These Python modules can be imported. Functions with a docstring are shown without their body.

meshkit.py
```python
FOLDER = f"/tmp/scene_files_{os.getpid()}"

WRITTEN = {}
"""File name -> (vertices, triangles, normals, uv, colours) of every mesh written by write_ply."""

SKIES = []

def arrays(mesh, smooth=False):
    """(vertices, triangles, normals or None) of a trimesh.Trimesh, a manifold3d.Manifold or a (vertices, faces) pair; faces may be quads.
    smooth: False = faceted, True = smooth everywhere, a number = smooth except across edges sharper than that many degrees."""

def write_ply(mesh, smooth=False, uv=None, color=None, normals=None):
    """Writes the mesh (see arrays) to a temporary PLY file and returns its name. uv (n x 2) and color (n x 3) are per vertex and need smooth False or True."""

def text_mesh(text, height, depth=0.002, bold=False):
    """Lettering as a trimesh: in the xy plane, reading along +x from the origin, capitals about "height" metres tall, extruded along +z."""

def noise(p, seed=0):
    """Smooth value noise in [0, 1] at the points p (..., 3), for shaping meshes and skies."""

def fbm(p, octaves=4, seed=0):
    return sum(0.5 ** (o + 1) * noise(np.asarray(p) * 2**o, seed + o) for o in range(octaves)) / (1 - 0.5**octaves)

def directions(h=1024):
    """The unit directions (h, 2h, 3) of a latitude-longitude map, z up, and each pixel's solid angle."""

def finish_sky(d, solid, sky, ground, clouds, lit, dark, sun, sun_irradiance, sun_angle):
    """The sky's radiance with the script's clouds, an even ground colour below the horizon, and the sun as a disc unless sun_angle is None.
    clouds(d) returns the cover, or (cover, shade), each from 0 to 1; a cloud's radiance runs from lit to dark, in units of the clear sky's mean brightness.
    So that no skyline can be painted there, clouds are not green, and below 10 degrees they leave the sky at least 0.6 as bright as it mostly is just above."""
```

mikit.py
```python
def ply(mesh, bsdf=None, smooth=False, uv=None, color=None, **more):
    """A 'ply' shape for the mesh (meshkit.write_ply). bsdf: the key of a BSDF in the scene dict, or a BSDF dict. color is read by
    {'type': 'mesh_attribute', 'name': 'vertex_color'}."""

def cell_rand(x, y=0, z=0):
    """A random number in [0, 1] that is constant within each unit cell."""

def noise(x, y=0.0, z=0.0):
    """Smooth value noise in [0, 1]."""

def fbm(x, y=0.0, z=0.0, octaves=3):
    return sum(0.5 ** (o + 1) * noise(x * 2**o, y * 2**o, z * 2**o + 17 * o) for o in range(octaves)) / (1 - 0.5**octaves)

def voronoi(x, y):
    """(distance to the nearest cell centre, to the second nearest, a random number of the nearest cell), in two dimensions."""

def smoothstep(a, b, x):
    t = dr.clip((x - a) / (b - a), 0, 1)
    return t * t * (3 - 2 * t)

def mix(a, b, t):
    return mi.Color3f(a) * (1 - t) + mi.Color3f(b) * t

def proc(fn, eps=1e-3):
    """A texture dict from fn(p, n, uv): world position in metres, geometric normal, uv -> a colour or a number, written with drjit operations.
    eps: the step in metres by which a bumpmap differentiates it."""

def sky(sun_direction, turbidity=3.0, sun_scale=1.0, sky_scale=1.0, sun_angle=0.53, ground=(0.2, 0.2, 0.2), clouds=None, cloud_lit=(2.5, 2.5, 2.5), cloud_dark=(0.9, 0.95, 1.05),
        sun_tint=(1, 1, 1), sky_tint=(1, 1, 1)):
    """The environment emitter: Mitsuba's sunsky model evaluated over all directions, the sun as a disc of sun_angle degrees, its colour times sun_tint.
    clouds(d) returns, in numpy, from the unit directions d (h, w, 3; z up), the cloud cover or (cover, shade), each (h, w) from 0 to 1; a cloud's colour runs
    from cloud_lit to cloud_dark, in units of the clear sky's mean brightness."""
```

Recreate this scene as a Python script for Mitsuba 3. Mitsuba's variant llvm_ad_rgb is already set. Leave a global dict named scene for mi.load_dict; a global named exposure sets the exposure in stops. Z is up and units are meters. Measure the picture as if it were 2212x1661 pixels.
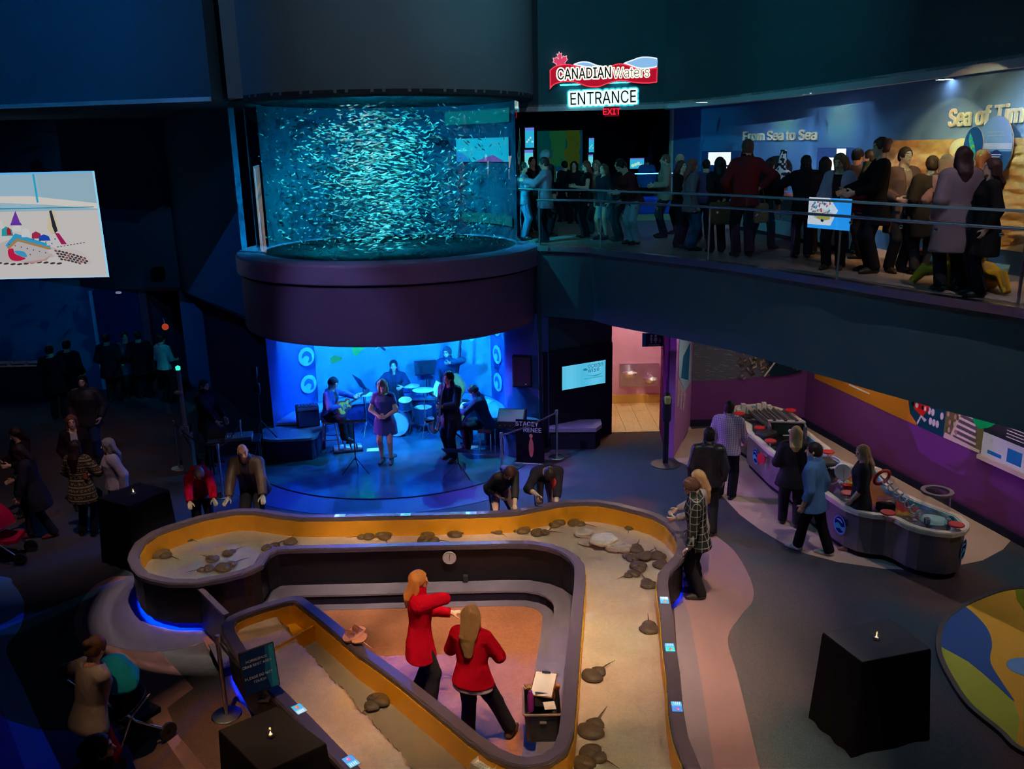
import math, random
import numpy as np, trimesh, drjit as dr, mitsuba as mi, mikit, meshkit
import shapely
from shapely.geometry import Polygon, LineString, Point, box as sbox
from shapely.ops import unary_union
from shapely import affinity
from mikit import noise, fbm, smoothstep, mix, cell_rand
T = mi.ScalarTransform4f
rng = np.random.default_rng(7)

# ---------------------------------------------------------------- camera, lights, exposure
scene, labels = {}, {}
exposure = 0.0
PITCH, ROLL = math.radians(15.2), math.radians(1.2)
_f = np.array([0, math.cos(PITCH), -math.sin(PITCH)])
_u = np.array([math.sin(ROLL), math.cos(ROLL) * math.sin(PITCH), math.cos(ROLL) * math.cos(PITCH)])
scene['camera'] = {'type': 'perspective', 'fov': 2 * math.degrees(math.atan(1106 / 1880)), 'fov_axis': 'x', 'near_clip': 0.1, 'far_clip': 200.0,
                   'to_world': T().look_at(origin=[0, 0, 6.0], target=[0, float(_f[1]), 6.0 + float(_f[2])], up=[float(v) for v in _u])}


def rgb(*c):
    return {'type': 'rgb', 'value': [float(v) for v in (c[0] if len(c) == 1 else c)]}


def spot(key, origin, target, intensity, cutoff, beam=None, w=1.0):
    """A lamp with a reflector: the ceiling spots, stage heads and added fill floods of the hall."""
    scene[key] = {'type': 'spot', 'to_world': T().look_at(origin=list(origin), target=list(target), up=[0.01, 1, 0.02]), 'intensity': rgb(intensity),
                  'cutoff_angle': float(cutoff), 'beam_width': float(beam if beam is not None else cutoff * 0.6), 'sampling_weight': float(w)}


def lamp_disc(key, center, radius, radiance, target=None, w=1.0, mat='black_metal'):
    c = np.array(center, float)
    tg = c + np.array([0, 0, -1.0]) if target is None else np.array(target, float)
    labels[key] = {'label': 'round lamp out of the picture or hidden from it, some added as fill', 'category': 'ceiling lamp', 'group': 'recessed ceiling lamps'}
    scene[key] = {'type': 'disk', 'to_world': T().look_at(origin=c.tolist(), target=tg.tolist(), up=[0.01, 1, 0.02]).scale([radius, radius, 1]),
                  'bsdf': {'type': 'ref', 'id': mat}, 'emitter': {'type': 'area', 'radiance': rgb(radiance), 'sampling_weight': float(w)}}


# the hall's ceiling spots, 11 m up and out of the picture
spot('ceiling_spot', (-3.0, 8.5, 11.5), (-3.7, 11.15, 0.5), (640, 460, 330), 10.5, 8)
spot('ceiling_spot_001', (1.6, 7.2, 11.5), (1.0, 10.6, 0.5), (640, 440, 290), 16, 8)
spot('ceiling_spot_002', (0.6, 4.0, 11.5), (0.6, 7.6, 0.4), (600, 390, 220), 15, 9)
spot('ceiling_spot_003', (-0.2, 5.0, 11.5), (-0.4, 8.6, 0.2), (190, 105, 54), 9, 6)
spot('ceiling_spot_004', (5.0, 7.0, 11.5), (3.6, 11.0, 0.0), (84, 70, 74), 26, 12)
spot('ceiling_spot_005', (-3.4, 5.0, 11.5), (-2.4, 7.6, 0.4), (260, 150, 70), 10, 5)
spot('ceiling_spot_006', (-5.0, 9.0, 11.5), (-7.2, 13.6, 0.9), (84, 58, 58), 14, 4)
spot('ceiling_spot_007', (-5.0, 10.0, 11.5), (-8.4, 16.8, 1.2), (44, 28, 28), 9, 3)
spot('ceiling_spot_008', (-1.2, 7.6, 11.5), (-1.4, 11.5, 0.5), (420, 300, 215), 9, 6)
# unseen coloured floods added to lift the walls and stand for screen spill
spot('fill_flood', (-7.0, 9.0, 11.8), (-8.5, 22.0, 4.6), (0, 30, 100), 30, 10)
spot('fill_flood_001', (-4.0, 5.0, 10.5), (-7.0, 16.5, 9.6), (1, 8, 17), 32, 12)
spot('fill_flood_002', (1.5, 5.0, 10.5), (-1.4, 15.0, 9.2), (42, 56, 70), 24, 8)
spot('fill_flood_003', (0.0, 9.0, 11.6), (3.6, 20.5, 9.0), (7, 62, 80), 36, 16)
spot('fill_flood_004', (-2.0, 7.0, 11.6), (3.6, 13.6, 3.4), (6, 28, 42), 30, 14)
spot('fill_flood_005', (-4.5, 8.0, 11.6), (-2.6, 14.9, 3.4), (26, 17, 36), 13, 7)
# unseen ceiling discs added as dim ambient fill for the hall
lamp_disc('fill_light', (1.5, 9.0, 12.4), 1.2, (0.24, 0.25, 0.36))
lamp_disc('fill_light_001', (7.5, 3.5, 12.4), 1.2, (0.72, 0.64, 0.6))
lamp_disc('fill_light_002', (-6.0, 13.0, 12.4), 1.0, (0.05, 0.07, 0.2))
# downlights of the room under the gallery, hidden behind the balcony front
for _i, (_x, _y, _s) in enumerate(((5.0, 16.4, 1.5), (6.3, 15.6, 1.7), (5.7, 13.4, 1.6), (7.0, 12.4, 1.6), (7.2, 10.4, 1.3), (3.5, 16.2, .7))):
    lamp_disc('gallery_downlight' + ('_%03d' % _i if _i else ''), (_x, _y, 2.74), 0.1, (66 * _s, 56 * _s, 50 * _s))
lamp_disc('washroom_downlight', (2.9, 19.6, 2.72), 0.1, (260, 205, 140))
lamp_disc('washroom_downlight_001', (2.6, 18.6, 2.72), 0.1, (190, 150, 80))
# upper gallery: wall washers in the header soffit, spots on the fossil wall
for _i, (_x, _y, _tx, _ty) in enumerate(((4.3, 21.2, 5.3, 21.9), (5.0, 19.0, 5.9, 19.4), (5.5, 17.0, 6.4, 17.2), (5.9, 15.0, 6.6, 15.2), (6.2, 13.2, 6.8, 13.4), (6.4, 11.6, 7.1, 11.8))):
    spot('gallery_washer' + ('_%03d' % _i if _i else ''), (_x, _y, 6.85), (_tx, _ty, 5.9), (6.5, 7.6, 9.2) if _i < 4 else (4.6, 4.8, 5.4), 62, 20)
for _i, (_x, _y, _c) in enumerate(((3.2, 18.4, (11, 9, 11)), (4.7, 15.6, (12, 9.5, 11)), (5.6, 12.6, (13, 10, 10)))):
    lamp_disc('gallery_light' + ('_%03d' % _i if _i else ''), (_x + 1.0, _y + 1.2, 6.86), 0.12, _c)
for _i, (_x, _y) in enumerate(((5.55, 18.2), (5.9, 15.6), (6.35, 13.0))):  # unseen uplights added above the counter to lighten the soffit
    lamp_disc('added_uplight' + ('_%03d' % _i if _i else ''), (_x, _y, 5.06), 0.1, (16, 14, 15), (_x, _y, 6))
spot('fossil_spot', (5.6, 11.4, 6.8), (7.0, 12.6, 5.2), (30, 17, 6), 50, 30)
spot('fossil_spot_001', (5.7, 13.2, 6.8), (6.7, 13.8, 5.2), (22, 12, 4.5), 45, 25)
# stage heads under the tank's skirt
for _i, (_x, _y, _tx, _ty, _tz, _c) in enumerate(((-4.6, 17.4, -3.4, 19.4, 1.4, (0.6, 18, 170)), (-0.3, 17.4, -1.6, 19.4, 1.4, (0.6, 24, 170)), (-2.4, 16.4, -2.4, 19.2, 1.0, (0.6, 32, 120)),
                                              (-3.4, 17.6, -2.6, 16.4, 0.0, (2, 10, 70)), (-1.2, 17.4, -1.6, 16.2, 0.0, (2, 34, 66)), (-2.4, 15.2, -2.6, 13.2, 0.0, (0.5, 4, 62)), (-.2, 15.6, 1.3, 14.2, 0.0, (14, 9, 30)))):
    spot('stage_head' + ('_%03d' % _i if _i else ''), (_x, _y, 2.6), (_tx, _ty, _tz), _c, 62, 30)
spot('stage_par', (-4.95, 16.6, 1.55), (-2.6, 16.3, 1.1), (60, 14, 120), 24, 10)
spot('stage_fill', (-6.0, 7.0, 11.0), (-2.3, 17.0, 1.0), (50, 60, 130), 7, 4)  # added unseen front light that brightens the band
# tank lamps under the bulkhead
spot('tank_lamp', (-2.9, 15.75, 6.85), (-2.85, 17.3, 5.5), (70, 420, 380), 40, 12)
spot('tank_lamp_001', (-2.3, 15.7, 6.85), (-2.2, 18.4, 5.2), (3, 55, 72), 62, 40)
spot('tank_lamp_002', (-2.8, 17.0, 6.86), (-2.85, 17.1, 4.2), (70, 460, 420), 25, 8)
spot('tank_lamp_003', (-3.9, 16.4, 6.86), (-3.4, 18.6, 4.8), (3, 44, 60), 50, 30)
spot('tank_lamp_004', (-1.1, 16.3, 6.86), (-1.5, 18.6, 4.8), (3, 46, 62), 50, 30)

# ---------------------------------------------------------------- helpers
MATS = {}


def mat(key, d, two=True):
    scene[key] = {'type': 'twosided', 'bsdf': d} if two else d
    return key


def solid(col, rough=0.8, spec=0.2, metal=0.0, **k):
    """A plain painted, cloth or metal surface; alike ones are shared."""
    key = 'm_' + '_'.join('%02x' % int(round(min(1, v) * 255)) for v in col) + '_%d_%d_%d' % (rough * 100, spec * 100, metal * 100)
    if key not in scene:
        if rough >= 0.75 and not metal and spec <= 0.25:
            mat(key, {'type': 'diffuse', 'reflectance': rgb(col)})
        else:
            mat(key, {'type': 'principled', 'base_color': rgb(col), 'roughness': float(rough), 'metallic': float(metal), 'specular': float(spec)})
    return key


def s2l(r, g, b):
    """sRGB 0-255 to linear."""
    return tuple(((v / 255.0 + 0.055) / 1.055) ** 2.4 if v > 10 else v / 255.0 / 12.92 for v in (r, g, b))


def wp(holder, name, label):
    """A part that has parts of its own."""
    k = number(holder + '__' + name)
    labels[k] = {'label': label}
    return k


def number(key):
    if key not in scene and key not in labels:
        return key
    i = 1
    while '%s_%03d' % (key, i) in scene or '%s_%03d' % (key, i) in labels:
        i += 1
    return '%s_%03d' % (key, i)


def thing(name, label, cat, group=None):
    k = number(name)
    labels[k] = {'label': label, 'category': cat}
    if group:
        labels[k]['group'] = group
    return k


def part(parent, name, mesh, m, smooth=False, label=None, at=None, **kw):
    base = parent + '__' + name
    k, i = base, 0
    while k in scene:
        i += 1
        k = '%s_%03d' % (base, i)
    d = dict(mesh) if isinstance(mesh, dict) else mikit.ply(mesh, m, smooth=smooth, **kw)
    if isinstance(mesh, dict) and m is not None:
        d['bsdf'] = {'type': 'ref', 'id': m}
    if at is not None:
        d['to_world'] = at
    scene[k] = d
    if label:
        labels[k] = {'label': label}
    return k


def one(name, label, cat, mesh, m, smooth=False, group=None, at=None, **kw):
    """A thing that is a single mesh."""
    k = thing(name, label, cat, group)
    d = dict(mesh) if isinstance(mesh, dict) else mikit.ply(mesh, m, smooth=smooth, **kw)
    if isinstance(mesh, dict) and m is not None:
        d['bsdf'] = {'type': 'ref', 'id': m}
    if at is not None:
        d['to_world'] = at
    scene[k] = d
    return k


def struct(name, mesh, m, label, smooth=False, **kw):
    k = number(name)
    scene[k] = mikit.ply(mesh, m, smooth=smooth, **kw)
    labels[k] = {'label': label, 'category': name.split('_')[0], 'kind': 'structure'}
    return k


def glow(d, radiance, w=0.0):
    d['emitter'] = {'type': 'area', 'radiance': radiance if isinstance(radiance, dict) else rgb(radiance), 'sampling_weight': float(w)}
    return d


cat = trimesh.util.concatenate


def bx(x0, x1, y0, y1, z0, z1):
    m = trimesh.creation.box((x1 - x0, y1 - y0, z1 - z0))
    m.apply_translation(((x0 + x1) / 2, (y0 + y1) / 2, (z0 + z1) / 2))
    return m


def rbox(sx, sy, sz, r=0.01, c=(0, 0, 0), n=2):
    """A box with rounded vertical edges and chamfered top and bottom, centred at c."""
    r = min(r, sx / 2.1, sy / 2.1, sz / 2.1)
    p = sbox(-sx / 2 + r, -sy / 2 + r, sx / 2 - r, sy / 2 - r)
    rings = [(p.buffer(r * .4, quad_segs=n), -sz / 2), (p.buffer(r, quad_segs=n), -sz / 2 + r), (p.buffer(r, quad_segs=n), sz / 2 - r), (p.buffer(r * .4, quad_segs=n), sz / 2)]
    m = loft([np.c_[np.array(q.exterior.coords)[:-1], np.full(len(q.exterior.coords) - 1, z)] for q, z in rings])
    m.apply_translation(c)
    return m


def loft(rings, cap=True):
    """Rings of equal count (n x 3 each) joined into a closed skin."""
    n = len(rings[0])
    v = np.vstack(rings)
    f = []
    for i in range(len(rings) - 1):
        a = i * n + np.arange(n)
        b = i * n + (np.arange(n) + 1) % n
        f.append(np.stack([a, b, b + n], 1))
        f.append(np.stack([a, b + n, a + n], 1))
    if cap:
        c0, c1 = len(v), len(v) + 1
        v = np.vstack([v, rings[0].mean(0), rings[-1].mean(0)])
        a, b = np.arange(n), (np.arange(n) + 1) % n
        f.append(np.stack([b, a, np.full(n, c0)], 1))
        o = (len(rings) - 1) * n
        f.append(np.stack([a + o, b + o, np.full(n, c1)], 1))
    return trimesh.Trimesh(v, np.vstack(f), process=False)


def tube(pts, r, n=8, closed=False):
    p = np.asarray(pts, float)
    rr = np.broadcast_to(np.asarray(r, float), (len(p),))
    t = np.roll(p, -1, 0) - np.roll(p, 1, 0) if closed else np.gradient(p, axis=0)
    t /= np.linalg.norm(t, axis=1, keepdims=True) + 1e-12
    a = np.zeros_like(t)
    ref = np.array([0, 0, 1.0]) if abs(t[0, 2]) < 0.9 else np.array([1.0, 0, 0])
    for i in range(len(p)):
        ref = ref - t[i] * (ref @ t[i])
        ref /= np.linalg.norm(ref) + 1e-12
        a[i] = ref
    b = np.cross(t, a)
    g = np.arange(n) * 2 * np.pi / n
    rings = [p[i] + rr[i] * (np.cos(g)[:, None] * a[i] + np.sin(g)[:, None] * b[i]) for i in range(len(p))]
    if closed:
        rings.append(rings[0])
    return loft(rings, not closed)


def rod(p0, p1, r, n=8, r1=None):
    return tube([p0, p1], [r, r if r1 is None else r1], n)


def lathe(profile, n=24, c=(0, 0, 0), cap=True):
    """(radius, z) pairs turned about the z axis."""
    g = np.arange(n) * 2 * np.pi / n
    m = loft([np.c_[max(r, 1e-4) * np.cos(g), max(r, 1e-4) * np.sin(g), np.full(n, z)] for r, z in profile], cap)
    m.apply_translation(c)
    return m


def polys(g):
    return [p for p in getattr(g, 'geoms', [g]) if p.geom_type == 'Polygon' and p.area > 1e-9]


def slab(g, z0, z1):
    """A (multi)polygon of the plan as a prism from z0 to z1."""
    out = []
    for p in polys(g):
        m = trimesh.creation.extrude_polygon(p, z1 - z0, engine='earcut')
        m.apply_translation((0, 0, z0))
        out.append(m)
    return cat(out)


def smooth_curve(pts, n=8, closed=True):
    """Catmull-Rom through the points."""
    p = np.asarray(pts, float)
    out = []
    N = len(p)
    for i in range(N if closed else N - 1):
        if closed:
            a, b, c, d = p[i - 1], p[i], p[(i + 1) % N], p[(i + 2) % N]
        else:
            a, b, c, d = p[max(i - 1, 0)], p[i], p[i + 1], p[min(i + 2, N - 1)]
        for t in np.arange(n) / n:
            out.append(0.5 * (2 * b + (c - a) * t + (2 * a - 5 * b + 4 * c - d) * t * t + (3 * b - a - 3 * c + d) * t ** 3))
    if not closed:
        out.append(p[-1])
    return np.array(out)


def ribbon(pts, z0, z1, thick=0.0):
    """A wall standing on a plan polyline; thick > 0 grows it to the left of the walk."""
    p = np.asarray(pts, float)
    if thick:
        q = np.array(LineString(p).offset_curve(thick, join_style=2).coords)
        return slab(Polygon(np.vstack([p, q[::-1]])).buffer(0), z0, z1)
    n = len(p)
    v = np.vstack([np.c_[p, np.full(n, z0)], np.c_[p, np.full(n, z1)]])
    a = np.arange(n - 1)
    return trimesh.Trimesh(v, np.vstack([np.stack([a, a + 1, a + 1 + n], 1), np.stack([a, a + 1 + n, a + n], 1)]), process=False)


class Sheet:
    """Flat print: polygons in the plane of a picture (u along, v up), laid on a wall, floor or screen and coloured per vertex.
    place(u, v, lift) gives the point in the hall."""

    def __init__(s, place, step=None):
        s.place, s.step, s.v, s.f, s.c, s.n, s.layer = place, step, [], [], [], 0, 0

    def add(s, g, col, lift=None):
        if isinstance(g, (list, tuple, np.ndarray)):
            g = Polygon(g)
        g = g.buffer(0)
        if lift is None:
            s.layer += 1
            lift = s.layer * 0.0004
        for p in polys(g):
            pieces = [p]
            if s.step:
                x0, y0, x1, y1 = p.bounds
                k0, k1 = math.floor(x0 / s.step), math.ceil(x1 / s.step)
                pieces = [q for k in range(k0, k1) for q in polys(p.intersection(sbox(k * s.step, y0 - 1, (k + 1) * s.step, y1 + 1)))]
            for q in pieces:
                v, f = trimesh.creation.triangulate_polygon(q, engine='earcut')
                if not len(f):
                    continue
                s.v.append(np.array([s.place(a, b, lift) for a, b in v]))
                s.f.append(np.asarray(f) + s.n)
                s.c.append(np.tile(np.asarray(col, float), (len(v), 1)))
                s.n += len(v)
        return s

    def ply(s, m, **kw):
        return mikit.ply((np.vstack(s.v), np.vstack(s.f)), m, smooth=False, color=np.vstack(s.c), **kw)


def plane_place(o, u, v=(0, 0, 1), back=None):
    o, u, v = (np.array(a, float) for a in (o, u, v))
    n = np.cross(u, v)
    n /= np.linalg.norm(n)
    return lambda a, b, l: o + a * u + b * v + l * n


def path_place(pts, z, side=1.0):
    """u runs along a plan polyline, v is the height above z; lift is towards the left (side = 1) of the walk."""
    p = np.asarray(pts, float)
    seg = np.diff(p, axis=0)
    L = np.r_[0, np.cumsum(np.linalg.norm(seg, axis=1))]

    def place(a, b, l):
        i = int(np.clip(np.searchsorted(L, a) - 1, 0, len(seg) - 1))
        t = seg[i] / np.linalg.norm(seg[i])
        q = p[i] + t * (a - L[i]) + side * l * np.array([-t[1], t[0]])
        return np.array([q[0], q[1], z + b])
    place.length = L[-1]
    return place


def glyphs(text, height, bold=False):
    """[(polygon, x0, x1)] per character of a line of text, capitals `height` tall."""
    out, polysall = [], []
    m = meshkit.text_mesh(text, height, 0.01, bold)
    for b in m.split(only_watertight=False):
        top = b.faces[b.face_normals[:, 2] > 0.9]
        polysall.append(unary_union([Polygon(b.vertices[t][:, :2]) for t in top]).buffer(0))
    polysall.sort(key=lambda p: p.bounds[0])
    for p in polysall:
        if out and p.bounds[0] < out[-1].bounds[2] - 0.35 * min(p.bounds[2] - p.bounds[0], out[-1].bounds[2] - out[-1].bounds[0]):
            out[-1] = unary_union([out[-1], p])
        else:
            out.append(p)
    return out


def textpoly(text, height, bold=False, at=(0, 0), centre=False):
    g = unary_union(glyphs(text, height, bold))
    if centre:
        x0, y0, x1, y1 = g.bounds
        return affinity.translate(g, at[0] - (x0 + x1) / 2, at[1])
    return affinity.translate(g, at[0], at[1])


def circle(x, y, r, n=24, ry=None, rot=0):
    g = np.arange(n) * 2 * np.pi / n
    p = Polygon(np.c_[r * np.cos(g), (ry or r) * np.sin(g)])
    return affinity.translate(affinity.rotate(p, rot, origin=(0, 0)), x, y)


# ---------------------------------------------------------------- materials
VCOL = {'type': 'mesh_attribute', 'name': 'vertex_color'}
mat('print', {'type': 'diffuse', 'reflectance': VCOL})
mat('black_metal', {'type': 'principled', 'base_color': rgb(.015, .015, .018), 'roughness': .45, 'metallic': .3})
mat('chrome', {'type': 'roughconductor', 'material': 'Al', 'alpha': 0.12})
mat('brushed_steel', {'type': 'roughconductor', 'material': 'Al', 'alpha': 0.28, 'specular_reflectance': rgb(.75, .75, .78)})
mat('skin', {'type': 'principled', 'base_color': VCOL, 'roughness': .55, 'specular': .3})
mat('pane', {'type': 'thindielectric'}, two=False)
mat('tank_pane', {'type': 'thindielectric', 'specular_transmittance': rgb(.30, .92, 1.0)}, two=False)
mat('screen_face', {'type': 'diffuse', 'reflectance': rgb(.02, .02, .02)})


def _hair(p, n, uv):
    return mi.Color3f(1.0)

# ---------------------------------------------------------------- figures: bodies and clothes as blended distance fields, skinned by surface nets
def _v(*a):
    return np.array(a, float)


def nrm(v):
    return v / (np.linalg.norm(v) + 1e-12)


def smin(a, b, k):
    h = np.clip(.5 + .5 * (b - a) / k, 0, 1)
    return b + (a - b) * h - k * h * (1 - h)


def cone(p, a, b, ra, rb):
    """Distance to a tapered limb."""
    ab = (b - a).astype(np.float32)
    pa = p - a.astype(np.float32)
    t = np.clip((pa @ ab) / (ab @ ab + 1e-9), 0, 1)
    d = pa - t[:, None] * ab
    return np.sqrt((d * d).sum(1)) - (ra + (rb - ra) * t)


def ellip(p, c, r, R=None):
    q = p - np.asarray(c, np.float32)
    if R is not None:
        q = q @ R.astype(np.float32).T
    r = np.asarray(r, np.float32)
    k = np.sqrt(((q / r) ** 2).sum(1))
    return (k - 1) * float(r.min()) * (.6 + .4 * float(r.mean() / r.min()))


def nets(fn, lo, hi, h):
    """Surface nets of fn(points) < 0 inside the box."""
    lo, hi = np.asarray(lo, float) - 2 * h, np.asarray(hi, float) + 2 * h
    n = np.maximum(((hi - lo) / h).astype(int) + 1, 3)
    ax = [lo[i] + h * np.arange(n[i]) for i in range(3)]
    G = np.stack(np.meshgrid(*ax, indexing='ij'), -1).astype(np.float32).reshape(-1, 3)
    V = fn(G).reshape(n)
    S = V < 0
    c = sum(S[i:n[0] - 1 + i, j:n[1] - 1 + j, k:n[2] - 1 + k].astype(np.int8) for i in (0, 1) for j in (0, 1) for k in (0, 1))
    act = (c > 0) & (c < 8)
    idx = np.full(act.shape, -1)
    ci = np.argwhere(act)
    if not len(ci):
        return None
    idx[act] = np.arange(len(ci))
    acc, cnt = np.zeros((len(ci), 3)), np.zeros(len(ci))
    for d in range(3):
        o = np.eye(3, dtype=int)[d]
        oth = [e for e in range(3) if e != d]
        for a in (0, 1):
            for b in (0, 1):
                q = ci.copy()
                q[:, oth[0]] += a
                q[:, oth[1]] += b
                r = q + o
                v0, v1 = V[q[:, 0], q[:, 1], q[:, 2]], V[r[:, 0], r[:, 1], r[:, 2]]
                x = (v0 < 0) != (v1 < 0)
                t = np.where(x, v0 / np.where(x, v0 - v1, 1), 0)
                acc += np.where(x[:, None], q - ci + t[:, None] * o, 0)
                cnt += x
    vert = lo + h * (ci + acc / cnt[:, None])
    F = []
    for d in range(3):
        o = np.eye(3, dtype=int)[d]
        e1, e2 = np.eye(3, dtype=int)[(d + 1) % 3], np.eye(3, dtype=int)[(d + 2) % 3]
        A = S[tuple(slice(0, n[i] - 1 if i == d else None) for i in range(3))]
        B = S[tuple(slice(1 if i == d else 0, None) for i in range(3))]
        x = np.argwhere(A != B)
        x = x[(x[:, (d + 1) % 3] > 0) & (x[:, (d + 2) % 3] > 0) & (x[:, (d + 1) % 3] < n[(d + 1) % 3] - 1) & (x[:, (d + 2) % 3] < n[(d + 2) % 3] - 1)]
        g = lambda q: idx[q[:, 0], q[:, 1], q[:, 2]]
        Q = np.stack([g(x - e1 - e2), g(x - e2), g(x), g(x - e1)], 1)
        fl = S[x[:, 0], x[:, 1], x[:, 2]]
        Q = np.where(fl[:, None], Q, Q[:, ::-1])
        Q = Q[(Q >= 0).all(1)]
        F.append(Q)
    F = np.vstack(F)
    m = trimesh.Trimesh(vert, np.vstack([F[:, :3], F[:, [0, 2, 3]]]), process=False)
    return m


def ik(a, b, l0, l1, hint):
    d = b - a
    L = np.linalg.norm(d)
    L2 = min(L, (l0 + l1) * .999)
    b = a + d / (L + 1e-9) * L2
    u = nrm(d)
    h = nrm(hint - u * (hint @ u))
    x = (l0 * l0 - l1 * l1 + L2 * L2) / (2 * L2 + 1e-9)
    y = math.sqrt(max(l0 * l0 - x * x, 0))
    return a + u * x + h * y, b


def rot(axis, deg):
    a, (x, y, z) = math.radians(deg), nrm(np.asarray(axis, float))
    c, s = math.cos(a), math.sin(a)
    return np.array([[c + x * x * (1 - c), x * y * (1 - c) - z * s, x * z * (1 - c) + y * s], [y * x * (1 - c) + z * s, c + y * y * (1 - c), y * z * (1 - c) - x * s], [z * x * (1 - c) - y * s, z * y * (1 - c) + x * s, c + z * z * (1 - c)]])


SKIN = dict(fair=s2l(226, 178, 152), mid=s2l(205, 150, 120), tan=s2l(176, 122, 92), dark=s2l(110, 72, 52))


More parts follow.
